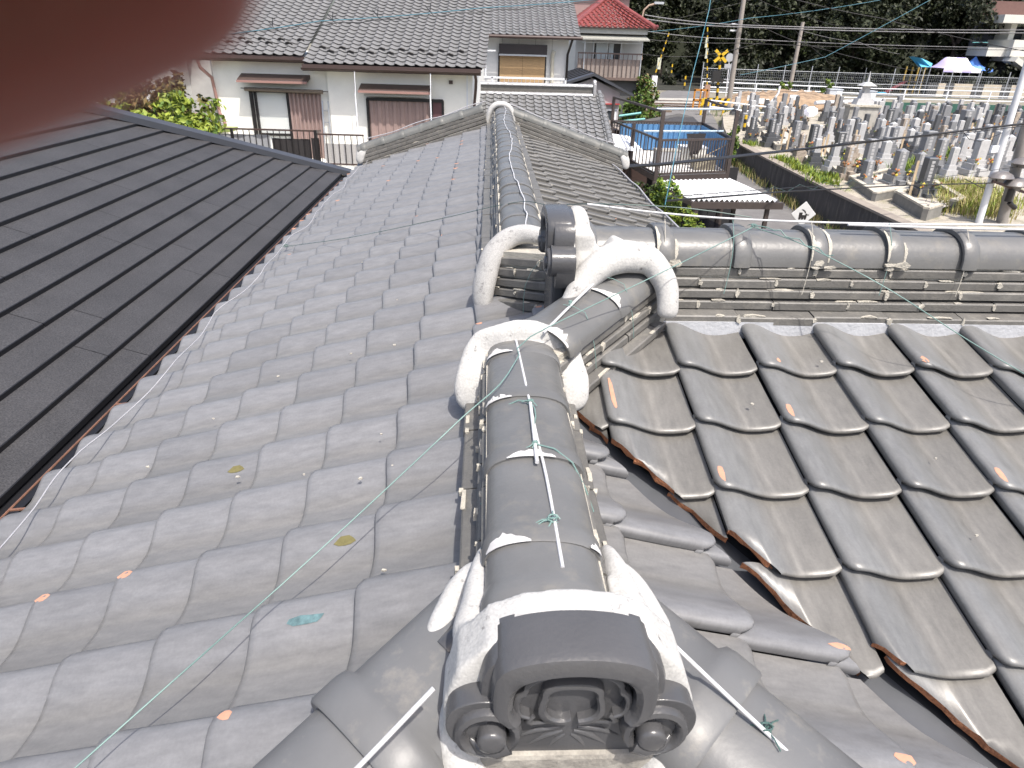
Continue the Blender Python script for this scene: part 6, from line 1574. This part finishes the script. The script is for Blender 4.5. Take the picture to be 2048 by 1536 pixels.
for sx in (-.74, .74):
    for y_ in (-1.2, 1.25):
        m = MB(); m.cyl((sx-.09, y_, .3), (sx+.09, y_, .3), .3, 16); w_ = m.build('wheel', M_SHEETE, CAR, 60); m = MB(); m.cyl((sx-.1, y_, .3), (sx+.1, y_, .3), .17, 12); m.build('rim', M_ALU, w_, 60)
m = MB(); m.b2(-.72, .72, 1.0, 1.3, .95, 1.2); m.b2(-.79, .79, -1.0, .6, .95, 1.28); m.build('windows', M_GLASS, CAR)
# level-crossing warning sign on its post
p = at_y(1607, 428, 17.0)
SG = thing('crossing_sign', 'grey-white diamond warning sign with a black steam train beside the lane', 'road sign', (p.x, p.y, 0))
m = MB(); m.cyl((0, .04, 0), (0, .04, p.z+.1), .03, 8); m.build('post', M_ALU, SG, 60)
rz = Matrix.Rotation(R(45), 3, 'Y'); m = MB(); m.box((0, 0, p.z), (.46, .02, .46), 0, 0, rz); soft(m.build('plate', mat('sign_plate', (.55, .55, .54), .5, .06), SG), .012)
m = MB(); k = .16; zc2 = p.z-.04
f3 = lambda u, q, d_: V((u*k, d_, zc2+q*k))
m.prism([(-.75, -.35), (.55, -.35), (.55, .05), (.9, .05), (.9, .2), (.55, .2), (.55, .35), (.3, .35), (.3, .1), (-.2, .1), (-.2, .5), (-.75, .5)], f3, -.014, -.010)
for u in (-.55, -.1, .35): m.prism([(u+.2*math.cos(t), -.45+.2*math.sin(t)) for t in np.linspace(0, 2*math.pi, 10)[:-1]], f3, -.0145, -.0105)
m.prism([(.35, .42), (.2, .75), (-.15, .98), (-.5, 1.0), (-.3, .82), (.0, .68), (.15, .42)], f3, -.014, -.010)
m.build('train_symbol', M_DARKF, SG)

# ------------------------------------------------------------------ level crossing gear, railings, fences
M_YEL = mat('warning_yellow', (.62, .40, .02), .5, .08); M_BLK = mat('warning_black', (.02, .02, .02), .5)
def striped(parent, name, a, b, r, n):
    a, b = V(a), V(b)
    for i in range(n):
        m = MB(); m.cyl(a.lerp(b, i/n), a.lerp(b, (i+1)/n), r, 8); m.build(name, M_YEL if i % 2 else M_BLK, parent, 60)
yX = 70.0
P = lambda px, py, yy=yX: at_y(px, py, yy)
XG = thing('crossing_signal', 'yellow crossbuck signal on a black and yellow striped post at the level crossing', 'signal')
b0 = P(1434, 200); t0 = P(1441, 112)
striped(XG, 'post_band', (b0.x, b0.y, ground_z(b0.y)), (t0.x, t0.y, t0.z-.1), .13, 12)
for s_ in (-1, 1):
    m = MB(); m.bar(t0+V((-.58, -.16, -.5*s_)), t0+V((.58, -.16, .5*s_)), .04, .26); m.build('cross_board', M_YEL, XG)
for dx in (-.42, .42):
    m = MB(); m.cyl(t0+V((dx, -.1, -2.1)), t0+V((dx, -.3, -2.1)), .2, 12); m.build('lamp', M_BLK, XG, 60)
m = MB(); m.b2(b0.x-.85, b0.x-.05, b0.y-.25, b0.y+.25, b0.z+1.6, b0.z+2.6); m.build('relay_box', M_BLK, XG)
G1 = thing('barrier_arm', 'raised striped barrier arm leaning left of the road', 'barrier'); striped(G1, 'arm_band', P(1309, 152), P(1338, 66), .06, 12)
m = MB(); m.box(P(1309, 156)+V((0, 0, -.4)), (.5, .4, 1.2)); m.build('machine', M_WPIPE, G1); m = MB(); m.box(P(1318, 127), (.35, .1, 1.0)); m.build('flag_plate', mat('pale_plate', (.5, .52, .42), .6), G1)
G2 = thing('barrier_arm', 'upright striped barrier arm right of the road', 'barrier'); striped(G2, 'arm_band', P(1414, 178), P(1415, 55), .06, 16)
m = MB(); m.box(P(1413, 185), (.5, .4, 1.4)); m.build('machine', mat('rust_box', (.35, .22, .16), .8, .2, 5), G2)
for py in (85, 107):
    m = MB(); m.box(P(1413, py), (.22, .1, .85)); m.build('flag_plate', MATS['pale_plate'], G2)
OB = thing('orange_frame', 'orange lattice frame standing at the roadside by the crossing', 'frame'); p0 = P(1400, 198, 64)
for (x0, x1, z0, z1) in ((-.62, .62, 1.55, 1.72), (-.62, .62, .75, .9), (-.62, .62, 0, .14), (-.62, -.48, 0, 1.7), (.48, .62, 0, 1.7), (-.06, .06, 0, 1.7)):
    m = MB(); m.b2(p0.x+x0, p0.x+x1, p0.y-.04, p0.y+.04, ground_z(p0.y)+z0, ground_z(p0.y)+z1); m.build('slat', mat('orange_paint', (.45, .19, .03), .6, .1), OB)
HB = thing('hazard_board', 'yellow and black striped bumper at the corner of the crossing', 'barrier'); p0 = P(1424, 222, 60)
for i in range(9):
    m = MB(); x = p0.x-1.1+i*.25; m.prism([(x, .75), (x+.25, .75), (x+.50, 1.35), (x+.25, 1.35)], lambda u, q, d_: V((u, d_, ground_z(60)+q)), p0.y-.05, p0.y+.05); m.build('stripe', M_BLK if i % 2 else M_YEL, HB)
for dx in (-.9, 1.0): m = MB(); m.b2(p0.x+dx-.08, p0.x+dx+.08, p0.y+.05, p0.y+.2, ground_z(60), ground_z(60)+1.3); m.build('leg', M_YEL, HB)
for i, (px, py0, py1, yy) in enumerate(((1368, 152, 178, 78), (1487, 230, 262, 40), (1342, 128, 152, 92))):
    a_, b_ = at_y(px, py1, yy), at_y(px, py0, yy); g = thing('bollard_post', ['yellow and black post on the road edge beyond the crossing', 'tall yellow post at the tip of the cemetery terrace', 'yellow post far up the road under the trees'][i], 'post'); striped(g, 'band', (a_.x, a_.y, a_.z), (a_.x, a_.y, b_.z), .09, 4)
def railing(label, pts, hs, M_, r, step, post_r, cat='railing', name='railing', ptop=None):
    g = thing(name, label, cat)
    for a_, b_ in zip(pts, pts[1:]):
        for h in hs:
            m = MB(); m.cyl(a_+V((0, 0, h)), b_+V((0, 0, h)), r, 6); m.build('rail', M_, g, 60)
        n = max(1, int((b_-a_).length/step))
        for i in range(n+1):
            q = a_.lerp(b_, i/n); m = MB(); m.cyl(q, q+V((0, 0, ptop or hs[0]+.03)), post_r, 6); m.build('post', M_, g, 60)
    return g
ga, gb = at_y(1403, 186, 76), at_y(2060, 206, 76); ga.z = gb.z = min(ga.z, gb.z)
railing('long white three-rail guard fence behind the soil mound', [at_y(1403, 185, 76), at_y(1720, 198, 76), at_y(2060, 206, 76)], [1.05, .55, .1], M_WPIPE, .06, 4.4, .07)
railing('short white railing at the roadside below the utility pole', [at_y(1418, 225, 54), at_y(1530, 238, 54)], [.85, .4], M_WPIPE, .06, 2.2, .06)
M_MESH = mat('wire_mesh', (.30, .32, .34), .5)
CF_ = railing('tall wire mesh fence in front of the dark wood', [at_y(1400, 180, 84), at_y(1720, 190, 84), at_y(2060, 200, 84)], [2.3, 1.2, .05], mat('fence_steel', (.36, .38, .41), .45, .05), .035, 3.0, .045, 'fence', 'wire_fence', 2.9)
m = MB()
a_, b_ = at_y(1400, 180, 84), at_y(2060, 200, 84); d_ = b_-a_
for i in range(170):
    q = a_+d_*(i/170); m.bar(q, q+V((.0, 0, 2.3)), .012)
for j in range(8): m.bar(a_+V((0, 0, .15+.28*j)), b_+V((0, 0, .15+.28*j)), .012)
o = m.build('wire_mesh', M_MESH, CF_); o['kind'] = 'stuff'
# soil mound
rr = random.Random(30); m = MB(); c0, c1 = at_y(1440, 217, 66), at_y(1700, 217, 66); v = []; nx, ny = 30, 8
for i in range(nx+1):
    for j in range(ny+1):
        s_, t_ = i/nx, j/ny; q = c0.lerp(c1, s_); h = 1.5*(math.sin(math.pi*t_)**.7)*(math.sin(math.pi*min(max(s_, .02), .98))**.35)
        v.append((q.x+rr.uniform(-.15, .15), 64+4.5*t_, 1.0+h*rr.uniform(.85, 1.1)))
m.add(v, [(i*(ny+1)+j, (i+1)*(ny+1)+j, (i+1)*(ny+1)+j+1, i*(ny+1)+j+1) for i in range(nx) for j in range(ny)])
o = m.build('soil_mound', mat('bare_soil', (.33, .235, .155), .95, .2, 1.5, col2=(.22, .16, .11), bump=.8, bscale=8), None, 60); o['kind'] = 'structure'
for i, px in enumerate((1565, 1650)):
    p = at_y(px, 195, 67); tree('bright_shrub', ['small green plant on top of the soil mound', 'small plant beside the pale cabinet'][i], 'plant', (p.x, p.y, 2.2), .3, blobs_for(.6, 1.2, 0, 6, 50+i), 400, .13, [L_GREEN, L_LIME], 50+i, None, .05)
for i, (px, py) in enumerate(((1503, 196), (1520, 202), (1588, 195))):
    p = at_y(px, py, 62); g = thing('small_white_sign', ['small white sign board on a stake before the soil mound', 'second small white board right beside the first stake', 'white board on a stake near the tall grey pole'][i], 'sign', (p.x, p.y, 1.0)); sbox(g, 'board', M_WPIPE, (0, 0, p.z-1.0), (.75, .04, .42)); sbox(g, 'stake', L_BARK, (0, .05, (p.z-1)/2), (.07, .07, p.z-1))
# round sign and lane signs on a white post
g = thing('road_sign_post', 'white post with a round grey sign back and plate by the crossing', 'road sign'); p = at_y(1452, 190, 72); t_ = at_y(1459, 115, 72)
m = MB(); m.cyl((p.x, p.y, 1), (t_.x, t_.y, t_.z+.3), .05, 8); m.build('post', M_WPIPE, g, 60); m = MB(); m.cyl((t_.x, t_.y-.06, t_.z), (t_.x, t_.y-.1, t_.z), .38, 18); m.build('round_plate', M_ALU, g, 60); m = MB(); m.box((t_.x, t_.y-.08, t_.z-.75), (.8, .04, .35)); m.build('sub_plate', M_ALU, g)
# soil-side curved white pipe
m = MB(); m.tube([at_y(1560, 172, 60), at_y(1557, 186, 60), at_y(1550, 196, 60), at_y(1543, 203, 60)], .09, 8); tag(m.build('bent_pipe', M_WPIPE, None, 60), 'bent white pipe rising before the soil mound', 'pipe')

# ------------------------------------------------------------------ poles and cables
M_POLE = mat('grey_concrete_pole', (.30, .27, .24), .85, .12, 2, bump=.2, bscale=30); M_CABLE = mat('black_cable', (.015, .015, .017), .5); M_CABLEG = mat('grey_cable', (.16, .16, .17), .5); M_CABLEB = mat('blue_cable', (.05, .18, .24), .5)
def pole(label, base, top, r0, r1, M_, extra=None):
    g = thing('utility_pole', label, 'pole', base); m = MB(); m.tube([V((0, 0, 0)), V(top)-V(base)], [r0, r1], 14); m.build('shaft', M_, g, 60); return g
p1 = at_g(1455, 222); t1 = at_y(1494, -45, p1.y-.5)
g = pole('tall grey utility pole standing at the corner of the level crossing', p1, t1, .24, .17, M_POLE)
for z in (4.6, 5.2): m = MB(); m.cyl((.05, -.3, z), (.12, .1, z+.1), .05, 6); m.build('bracket', M_ALU, g, 60)
m = MB(); m.b2(-.9, -.15, -.1, .1, 6.3, 6.42); m.b2(-.85, -.3, -.1, .1, 6.8, 6.9); m.build('bracket', M_WPIPE, g)
p2 = at_g(1573, 208); t2 = at_y(1606, 44, p2.y)
g2 = pole('plain grey pole behind the soil mound', p2, t2, .22, .16, M_POLE)
p3 = at_z(1957, 446, TZ); t3 = at_y(2075, 60, p3.y+.1)
g3 = pole('slim white painted pole at the near edge of the cemetery', p3, t3, .105, .09, mat('white_pole', (.62, .63, .65), .5, .08, 3))
p4 = at_z(2003, 445, TZ); t4 = at_y(2090, 120, p4.y)
g4 = pole('stained grey concrete pole carrying the transformer gear at the right edge', p4, t4, .16, .14, mat('stained_pole', (.26, .24, .22), .85, .25, 2))
m = MB(); m.box(at_y(1990, 298, p3.y)-p3, (.35, .06, .2), R(20)); m.build('name_plate', M_WPIPE, g3)
TX = thing('transformer_gear', 'cluster of grey-brown bell insulators on a bracket at the right edge', 'transformer', p4)
M_BELL = mat('brown_grey_bell', (.15, .14, .14), .35, .12, 5)
for i, (px, py, r) in enumerate(((2004, 350, .30), (2036, 364, .36), (2050, 322, .30))):
    c_ = at_y(px, py, p4.y-.35)-p4; m = MB(); v = []
    prf = [(0.02, .18), (.4, .16), (.8, .05), (1, -.12), (.92, -.16), (.4, -.1), (.3, -.35), (.02, -.36)]; k = 14
    for (q, z) in prf:
        for j in range(k): v.append(c_+V((q*r*math.cos(2*math.pi*j/k)*1.25, q*r*math.sin(2*math.pi*j/k), z*r*2.0)))
    m.add(v, [(a_*k+j, a_*k+(j+1) % k, (a_+1)*k+(j+1) % k, (a_+1)*k+j) for a_ in range(len(prf)-1) for j in range(k)]); m.build('insulator_bell', M_BELL, TX, 50)
c_ = at_y(2025, 375, p4.y-.35)-p4
m = MB(); m.bar(at_y(1985, 362, p4.y-.35)-p4, at_y(2070, 392, p4.y-.35)-p4, .08, .08); m.build('bracket', mat('rusty_arm', (.10, .065, .06), .7, .2, 8), TX)
m = MB(); m.cyl(c_+V((0, 0, -.05)), c_+V((0, 0, -.42)), .10, 10); m.cyl(c_+V((.05, -.02, -.45)), c_+V((.30, -.02, -.62)), .07, 10); m.build('cutout_fuse', M_DARKF, TX, 50)
def cable(label, pts, r, M_, sag=0.0, group=None, name='cable', n=18):
    P_ = [V(p) for p in pts]; Q = []
    for a_, b_ in zip(P_, P_[1:]):
        for i in range(n): t = i/n; Q.append(a_.lerp(b_, t)-V((0, 0, sag*4*t*(1-t))))
    Q.append(P_[-1]); m = MB(); m.tube(Q, r, 6); return tag(m.build(name, M_, None, 60), label, 'cable', group)
Y = at_y
cable('thick black bundled cable crossing the cemetery to the white pole', [Y(1236, 333, 11.5), Y(1310, 330, 12.5), Y(1700, 288, 19), Y(2060, 246, p3.y)], .032, M_CABLE)
cable('thin black cable hugging the thick bundled cable', [Y(1236, 336, 11.4), Y(1700, 284, 18.9), Y(2060, 250, p3.y)], .012, M_CABLE, .05)
cable('black cable loop hanging at the white pole', [Y(1925, 262, 23), Y(1938, 278, 23), Y(1960, 283, 23.5), Y(1995, 270, 24), Y(2048, 246, 24.5)], .012, M_CABLE, 0, n=4)
cable('lower black cable over the white carport roof', [Y(1330, 402, 9.5), Y(1560, 384, 14), Y(1800, 371, 19), Y(1985, 366, p4.y-.3)], .017, M_CABLE)
cable('thin dark cable just above the lower black cable', [Y(1330, 394, 9.4), Y(1600, 374, 14.5), Y(1800, 366, 19), Y(2060, 330, p4.y)], .007, M_CABLE)
cable('thin wire zigzag lashed along the lower black cable', [Y(1330, 398, 9.4)]+[Y(1340+26*i, (397-2.2*i)+(6 if i % 2 else -6), 9.8+.55*i) for i in range(18)], .004, M_DARKWIRE, n=2)
cable('black cable sagging into the transformer gear', [Y(1930, 358, 22), Y(1965, 376, 23), Y(1990, 375, p4.y-.3)], .014, M_CABLE, 0, n=4)
cable('blue-green wire dropping from overhead to the right eave', [Y(1430, -60, 10.5), Y(1418, 20, 10.3), Y(1385, 150, 9.8), Y(1352, 300, 9.0), Y(1330, 410, 8.2)], .0055, M_CABLEB, .01)
cable('twisted blue and dark cable crossing in front of the tiled house roofs', [Y(380, 76, 14), Y(640, 42, 14.2), Y(960, 16, 14.6), Y(1300, -12, 15)], .008, M_CABLEB, .02)
cable('dark strand wound along the blue cable before the house roofs', [Y(380, 77, 13.98)]+[Y(440+40*i, 70-4.0*i-(.0 if i < 5 else (i-5)*-.7)+(2 if i % 2 else -2), 14.05+.04*i) for i in range(20)], .007, M_CABLE, n=2)
for i, (px, py) in enumerate(((545, 52), (665, 40), (755, 32), (860, 23))):
    m = MB(); q = Y(px, py, 14.2)
    for d_ in ((-.09, 0, .10), (.02, 0, .14), (.07, 0, -.07)): m.tube([q, q+V(d_)], .007, 5)
    tag(m.build('cable_clip', M_CABLE), ['dark wire clip on the blue cable nearest the finger', 'second wire clip along the blue cable', 'third wire clip along the blue cable', 'wire clip on the blue cable over the roof verge'][i], 'clip')
yy = p1.y-.6
for i, (a_, b_, c_, r, M_) in enumerate((((1290, 30), (1483, 50), (2060, 60), .045, M_CABLEG), ((1290, 38), (1486, 54), (2060, 66), .045, M_CABLEG), ((1290, 62), (1482, 78), (2060, 96), .03, M_CABLEG), ((1286, 78), (1478, 86), (2060, 100), .026, M_CABLE), ((1284, 108), (1400, 112), (1545, 78), .022, M_CABLE), ((1290, 64), (1500, 36), (1760, 0), .02, M_CABLEB), ((1500, 38), (1590, 82), (1830, 142), .025, M_CABLE), ((1520, 0), (1610, 32), (1700, 55), .016, M_CABLE), ((1560, -10), (1760, 36), (2060, 104), .03, M_CABLE), ((1300, 45), (1420, 20), (1560, -20), .016, M_CABLE), ((1590, 60), (1650, 115), (1665, 130), .016, M_CABLE), ((1600, 60), (1720, 85), (1800, 108), .016, M_CABLEG))):
    k_ = 1 if i < 9 else .98
    cable(['upper thick grey railway cable', 'second thick grey railway cable', 'third grey cable before the wood', 'thin black cable before the wood', 'dark cable from the red-roofed house to a joint', 'blue cable rising to the right before the wood', 'dark cable falling right from the utility pole', 'thin cable high beside the utility pole', 'dark cable crossing high to the school building', 'thin dark cable rising left of the utility pole', 'stay wire falling from the plain grey pole', 'grey span wire right of the plain grey pole'][i]+' against the trees', [Y(*a_, yy), Y(*b_, yy-.2), Y(*c_, yy+.5)], r, M_, .12)
cable('blue-green wire slanting up across the wood to the top right', [Y(1480, 150, 42), Y(1650, 114, 42), Y(1860, 0, 42), Y(1900, -25, 42)], .013, M_CABLEB, .02)
# street lamp
g = thing('street_lamp', 'curved street lamp rising beside the red roof', 'street lamp'); m = MB(); m.tube([Y(1283, 120, 60), Y(1283, 40, 60), Y(1288, 20, 60), Y(1298, 11, 60), Y(1312, 7, 60)], .07, 8); m.build('post', mat('tan_lamp_post', (.35, .25, .19), .6), g, 60); m = MB(); m.box(Y(1318, 6, 60), (.75, .25, .16)); m.build('lamp_head', M_ALU, g)

# ------------------------------------------------------------------ playground, tents and school at the top right
yT = 92.0
def tent(label, x0, x1, yb_, zt_, ze, depth, M_s, ridge_frac, legs=True):
    g = thing('event_tent', label, 'tent'); n = len(M_s); w_ = x1-x0; rl, rr_ = x0+w_*ridge_frac, x1-w_*ridge_frac
    def top(u): return min(1, min((u-x0)/max(rl-x0, .01), (x1-u)/max(x1-rr_, .01)))
    for k in range(n):
        m = MB(); xs = np.linspace(x0+w_*k/n, x0+w_*(k+1)/n, 5)
        v = []
        for u in xs:
            t = max(top(u), 0)**1.3; v += [(u, yb_, ze-.45), (u, yb_, ze), (u, yb_+depth*.25, ze+(zt_-ze)*t*.42), (u, yb_+depth*.5, ze+(zt_-ze)*t), (u, yb_+depth, ze)]
        m.add(v, [(5*i+j, 5*i+5+j, 5*i+6+j, 5*i+1+j) for i in range(4) for j in range(4)]); m.build('canopy', M_s[k], g, 180)
    for x in (x0+.05, (x0+x1)/2, x1-.05): 
        m = MB(); m.cyl((x, yb_+.05, 1.0), (x, yb_+.05, ze), .05, 6); m.build('leg', M_ALU, g, 60)
    return g
M_LIL = mat('lilac_canopy', (.42, .38, .62), .7, .05); M_WCAN = mat('white_tent_canopy', (.78, .76, .78), .7, .03); M_BCAN = mat('blue_canopy', (.10, .25, .70), .6, .05); M_CCAN = mat('cyan_tarp', (.10, .42, .62), .6, .08)
a_, b_ = Y(1888, 138, yT), Y(1962, 142, yT); tent('striped white and lilac event tent before the school', a_.x, b_.x, yT, a_.z+1.35, a_.z+.1, 4, [M_LIL, M_WCAN, M_LIL, M_WCAN], .2)
a_, b_ = Y(1942, 136, yT+4), Y(1987, 138, yT+4); tent('bright blue pointed event tent right of the striped one', a_.x, b_.x, yT+4, a_.z+1.45, a_.z-.05, 4, [M_BCAN, M_BCAN], .48)
g = thing('tarp_shelter', 'cyan tarp shelter left of the striped tent', 'shelter'); m = MB(); q = [Y(1822, 112, yT+1), Y(1842, 116, yT-1), Y(1865, 127, yT-1), Y(1862, 134, yT-1.5), Y(1843, 134, yT-1.5), Y(1832, 122, yT)]
m.add(q+[p+V((0, .5, -.05)) for p in q], [(0, 1, 5), (1, 2, 3, 4, 5), (6, 7, 11), (7, 8, 9, 10, 11)]); m.build('tarp', M_CCAN, g)
for p in (q[3], q[4]): m = MB(); m.cyl(p, (p.x, p.y, 1), .05, 6); m.build('leg', M_ALU, g, 60)
g = thing('playground_slide', 'brown and yellow playground slide tower below the trees', 'slide'); a_ = Y(1822, 150, yT)
for dx in (0, 1.6):
    for dy in (0, 1.4): m = MB(); m.b2(a_.x+dx-.08, a_.x+dx+.08, yT+dy-.08, yT+dy+.08, .9, 4.2); m.build('post', mat('ochre_post', (.35, .24, .06), .7), g)
m = MB(); m.b2(a_.x-.1, a_.x+1.7, yT-.1, yT+1.5, 2.4, 2.55); m.build('platform', L_BARK, g); m = MB(); m.bar((a_.x-.1, yT+.6, 2.5), (a_.x-2.6, yT+.4, 1.1), .7, .12); m.build('chute', mat('dark_red_chute', (.18, .04, .05), .5), g); m = MB(); m.bar((a_.x-2.6, yT+.4, 1.1), (a_.x-3.6, yT+.3, 1.05), .7, .12); m.build('chute_end', M_CCAN, g)
# low wall with pale panels
g = thing('school_wall', 'low grey wall with cream painted panels before the tents', 'wall')
for i, (pa, pb, M_) in enumerate(((1860, 1880, 0), (1880, 1895, 1), (1895, 1912, 0), (1912, 1950, 1), (1950, 1972, 0), (1972, 2008, 1), (2008, 2028, 0), (2028, 2060, 1))):
    a_, b_ = Y(pa, 160, 88), Y(pb, 160, 88); m = MB(); m.b2(a_.x+.02, b_.x-.02, 88, 88.25, .9, 2.55); m.build('wall_panel', [mat('grey_wall', (.07, .07, .07), .9, .15, 2), mat('cream_wall', (.52, .46, .36), .85, .12, 1.5, col2=(.42, .28, .24), mixlo=.55, mixhi=.7)][M_], g)
# school building of concrete galleries
SB = thing('school_building', 'concrete school building with deep white galleries at the top right', 'building'); yS = 100.0
def sb(name, x0, x1, y0, z0, z1, M_, dep=1.2):
    a_, b_ = Y(x0, y0, yS), Y(x1, y0, yS); m = MB(); m.b2(a_.x, b_.x, yS-dep, yS+.2, z0, z1); return m.build(name, M_, SB)
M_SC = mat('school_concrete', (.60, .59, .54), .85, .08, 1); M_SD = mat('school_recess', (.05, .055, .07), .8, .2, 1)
z_ = lambda py: Y(2000, py, yS).z
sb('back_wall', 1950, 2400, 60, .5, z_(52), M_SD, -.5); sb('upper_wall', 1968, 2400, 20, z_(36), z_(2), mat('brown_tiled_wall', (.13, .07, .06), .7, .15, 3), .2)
sb('roof_slab', 1962, 2400, 40, z_(48), z_(32), M_SC, 4.5); sb('gallery_slab', 1936, 2400, 100, z_(113), z_(95), M_SC, 4.0); sb('gallery_parapet', 1975, 2022, 90, z_(112), z_(80), M_SC, 5.0)
sb('column', 1995, 2006, 60, z_(100), z_(46), M_SC, 2.5); sb('column', 2050, 2062, 60, z_(100), z_(46), M_SC, 2.5); sb('beam', 1978, 2400, 118, z_(122), z_(112), M_SC, 4.6)
for i in range(4): a_ = Y(2028+i*6, 20, yS); m = MB(); m.b2(a_.x-.12, a_.x+.12, yS-4.9, yS-4.6, z_(48), z_(8)); m.build('louvre', M_SC, SB)
a_, b_ = Y(2020, 118, yS-5), Y(2062, 150, yS-5); m = MB(); m.bar(a_, b_, 2.5, .6); m.build('stair_flight', M_SC, SB)
for zz in (95, 85): m = MB(); m.cyl(Y(1945, zz, yS-4), Y(1976, zz, yS-4), .05, 6); m.build('hand_rail', mat('teal_rail', (.08, .3, .3), .5), SB, 60)
sb('green_net', 2030, 2400, 96, z_(98), z_(84), mat('teal_net', (.04, .20, .20), .8), 5.2)
# ------------------------------------------------------------------ the hand that holds the phone: one fingertip reaches in front of the lens
def cam_pt(x, y, z): return CAMP+CR*x+CU*y+CF*z
M_SKIN = mat('skin', (.24, .065, .05), .5, .06, 200, bump=.1, bscale=900)
_b = M_SKIN.node_tree.nodes['Principled BSDF']; _b.inputs['Subsurface Weight'].default_value = .6; _b.inputs['Subsurface Radius'].default_value = (1, .25, .15); _b.inputs['Subsurface Scale'].default_value = .006
def skin_body(name, chains, parent, m):
    me = bpy.data.meshes.new(name); v, e, rad = [], [], []
    idx = {}
    for ch in chains:
        prev = None
        for (p, r) in ch:
            k = tuple(round(c, 5) for c in p)
            if k not in idx: idx[k] = len(v); v.append(tuple(cam_pt(*p))); rad.append(r)
            if prev is not None: e.append((prev, idx[k]))
            prev = idx[k]
    me.from_pydata(v, e, []); me.materials.append(m)
    o = link(bpy.data.objects.new(name, me), parent)
    md = o.modifiers.new('skin', 'SKIN'); md.use_smooth_shade = True
    for i, sv in enumerate(me.skin_vertices[0].data): sv.radius = (rad[i], rad[i])
    me.skin_vertices[0].data[0].use_root = True
    s_ = o.modifiers.new('smooth', 'SUBSURF'); s_.levels = 2; s_.render_levels = 2
    return o
hand = tag(empty('hand', (0, 0, 0)), 'blurred reddish fingertip of the hand holding the camera at the upper left', 'hand')
W_ = ((-.118, -.045, -.022), .022); PALM = ((-.095, -.022, -.012), .020); K = [((-.078, .004, -.006), .0105), ((-.080, -.014, -.006), .0105), ((-.082, -.032, -.006), .010), ((-.084, -.048, -.008), .009)]
skin_body('palm_and_fingers', [
    [PALM, W_, ((-.165, -.085, -.05), .026), ((-.25, -.16, -.11), .032)],
    [PALM, K[0], ((-.058, .006, .022), .0100), ((-.0363, .0150, .0295), .0090), ((-.0178, .0224, .030), .0088), ((-.0130, .0242, .0298), .0072)],
    [PALM, K[1], ((-.068, -.016, .012), .009), ((-.050, -.017, .013), .008), ((-.040, -.017, .0075), .007)],
    [PALM, K[2], ((-.070, -.034, .010), .0085), ((-.054, -.034, .011), .0075), ((-.045, -.034, .0065), .0065)],
    [PALM, K[3], ((-.074, -.050, .007), .0075), ((-.061, -.050, .0085), .0065), ((-.053, -.050, .006), .0055)],
    [PALM, ((-.082, .002, -.034), .011), ((-.058, .012, -.030), .0095), ((-.036, .012, -.0215), .0085)]], hand, M_SKIN)
ph = tag(empty('smartphone', cam_pt(0, 0, 0)), 'unseen smartphone added behind the lens to shade the fingertip', 'phone')  # out of view; added and sized to keep the sun off the fingertip
m = MB(); rot = Matrix((CR, CU, CF)).transposed()
m.box(CR*.025+CU*.012+CF*-.0060, (.160, .078, .0080), 0, 0, rot); soft(m.build('body', mat('phone_shell', (.02, .02, .022), .4, .05), ph), .003)
m = MB(); m.box(CR*.025+CU*.012+CF*-.0104, (.154, .070, .0006), 0, 0, rot); m.build('screen', mat('phone_glass', (.01, .01, .012), .08, 0), ph)
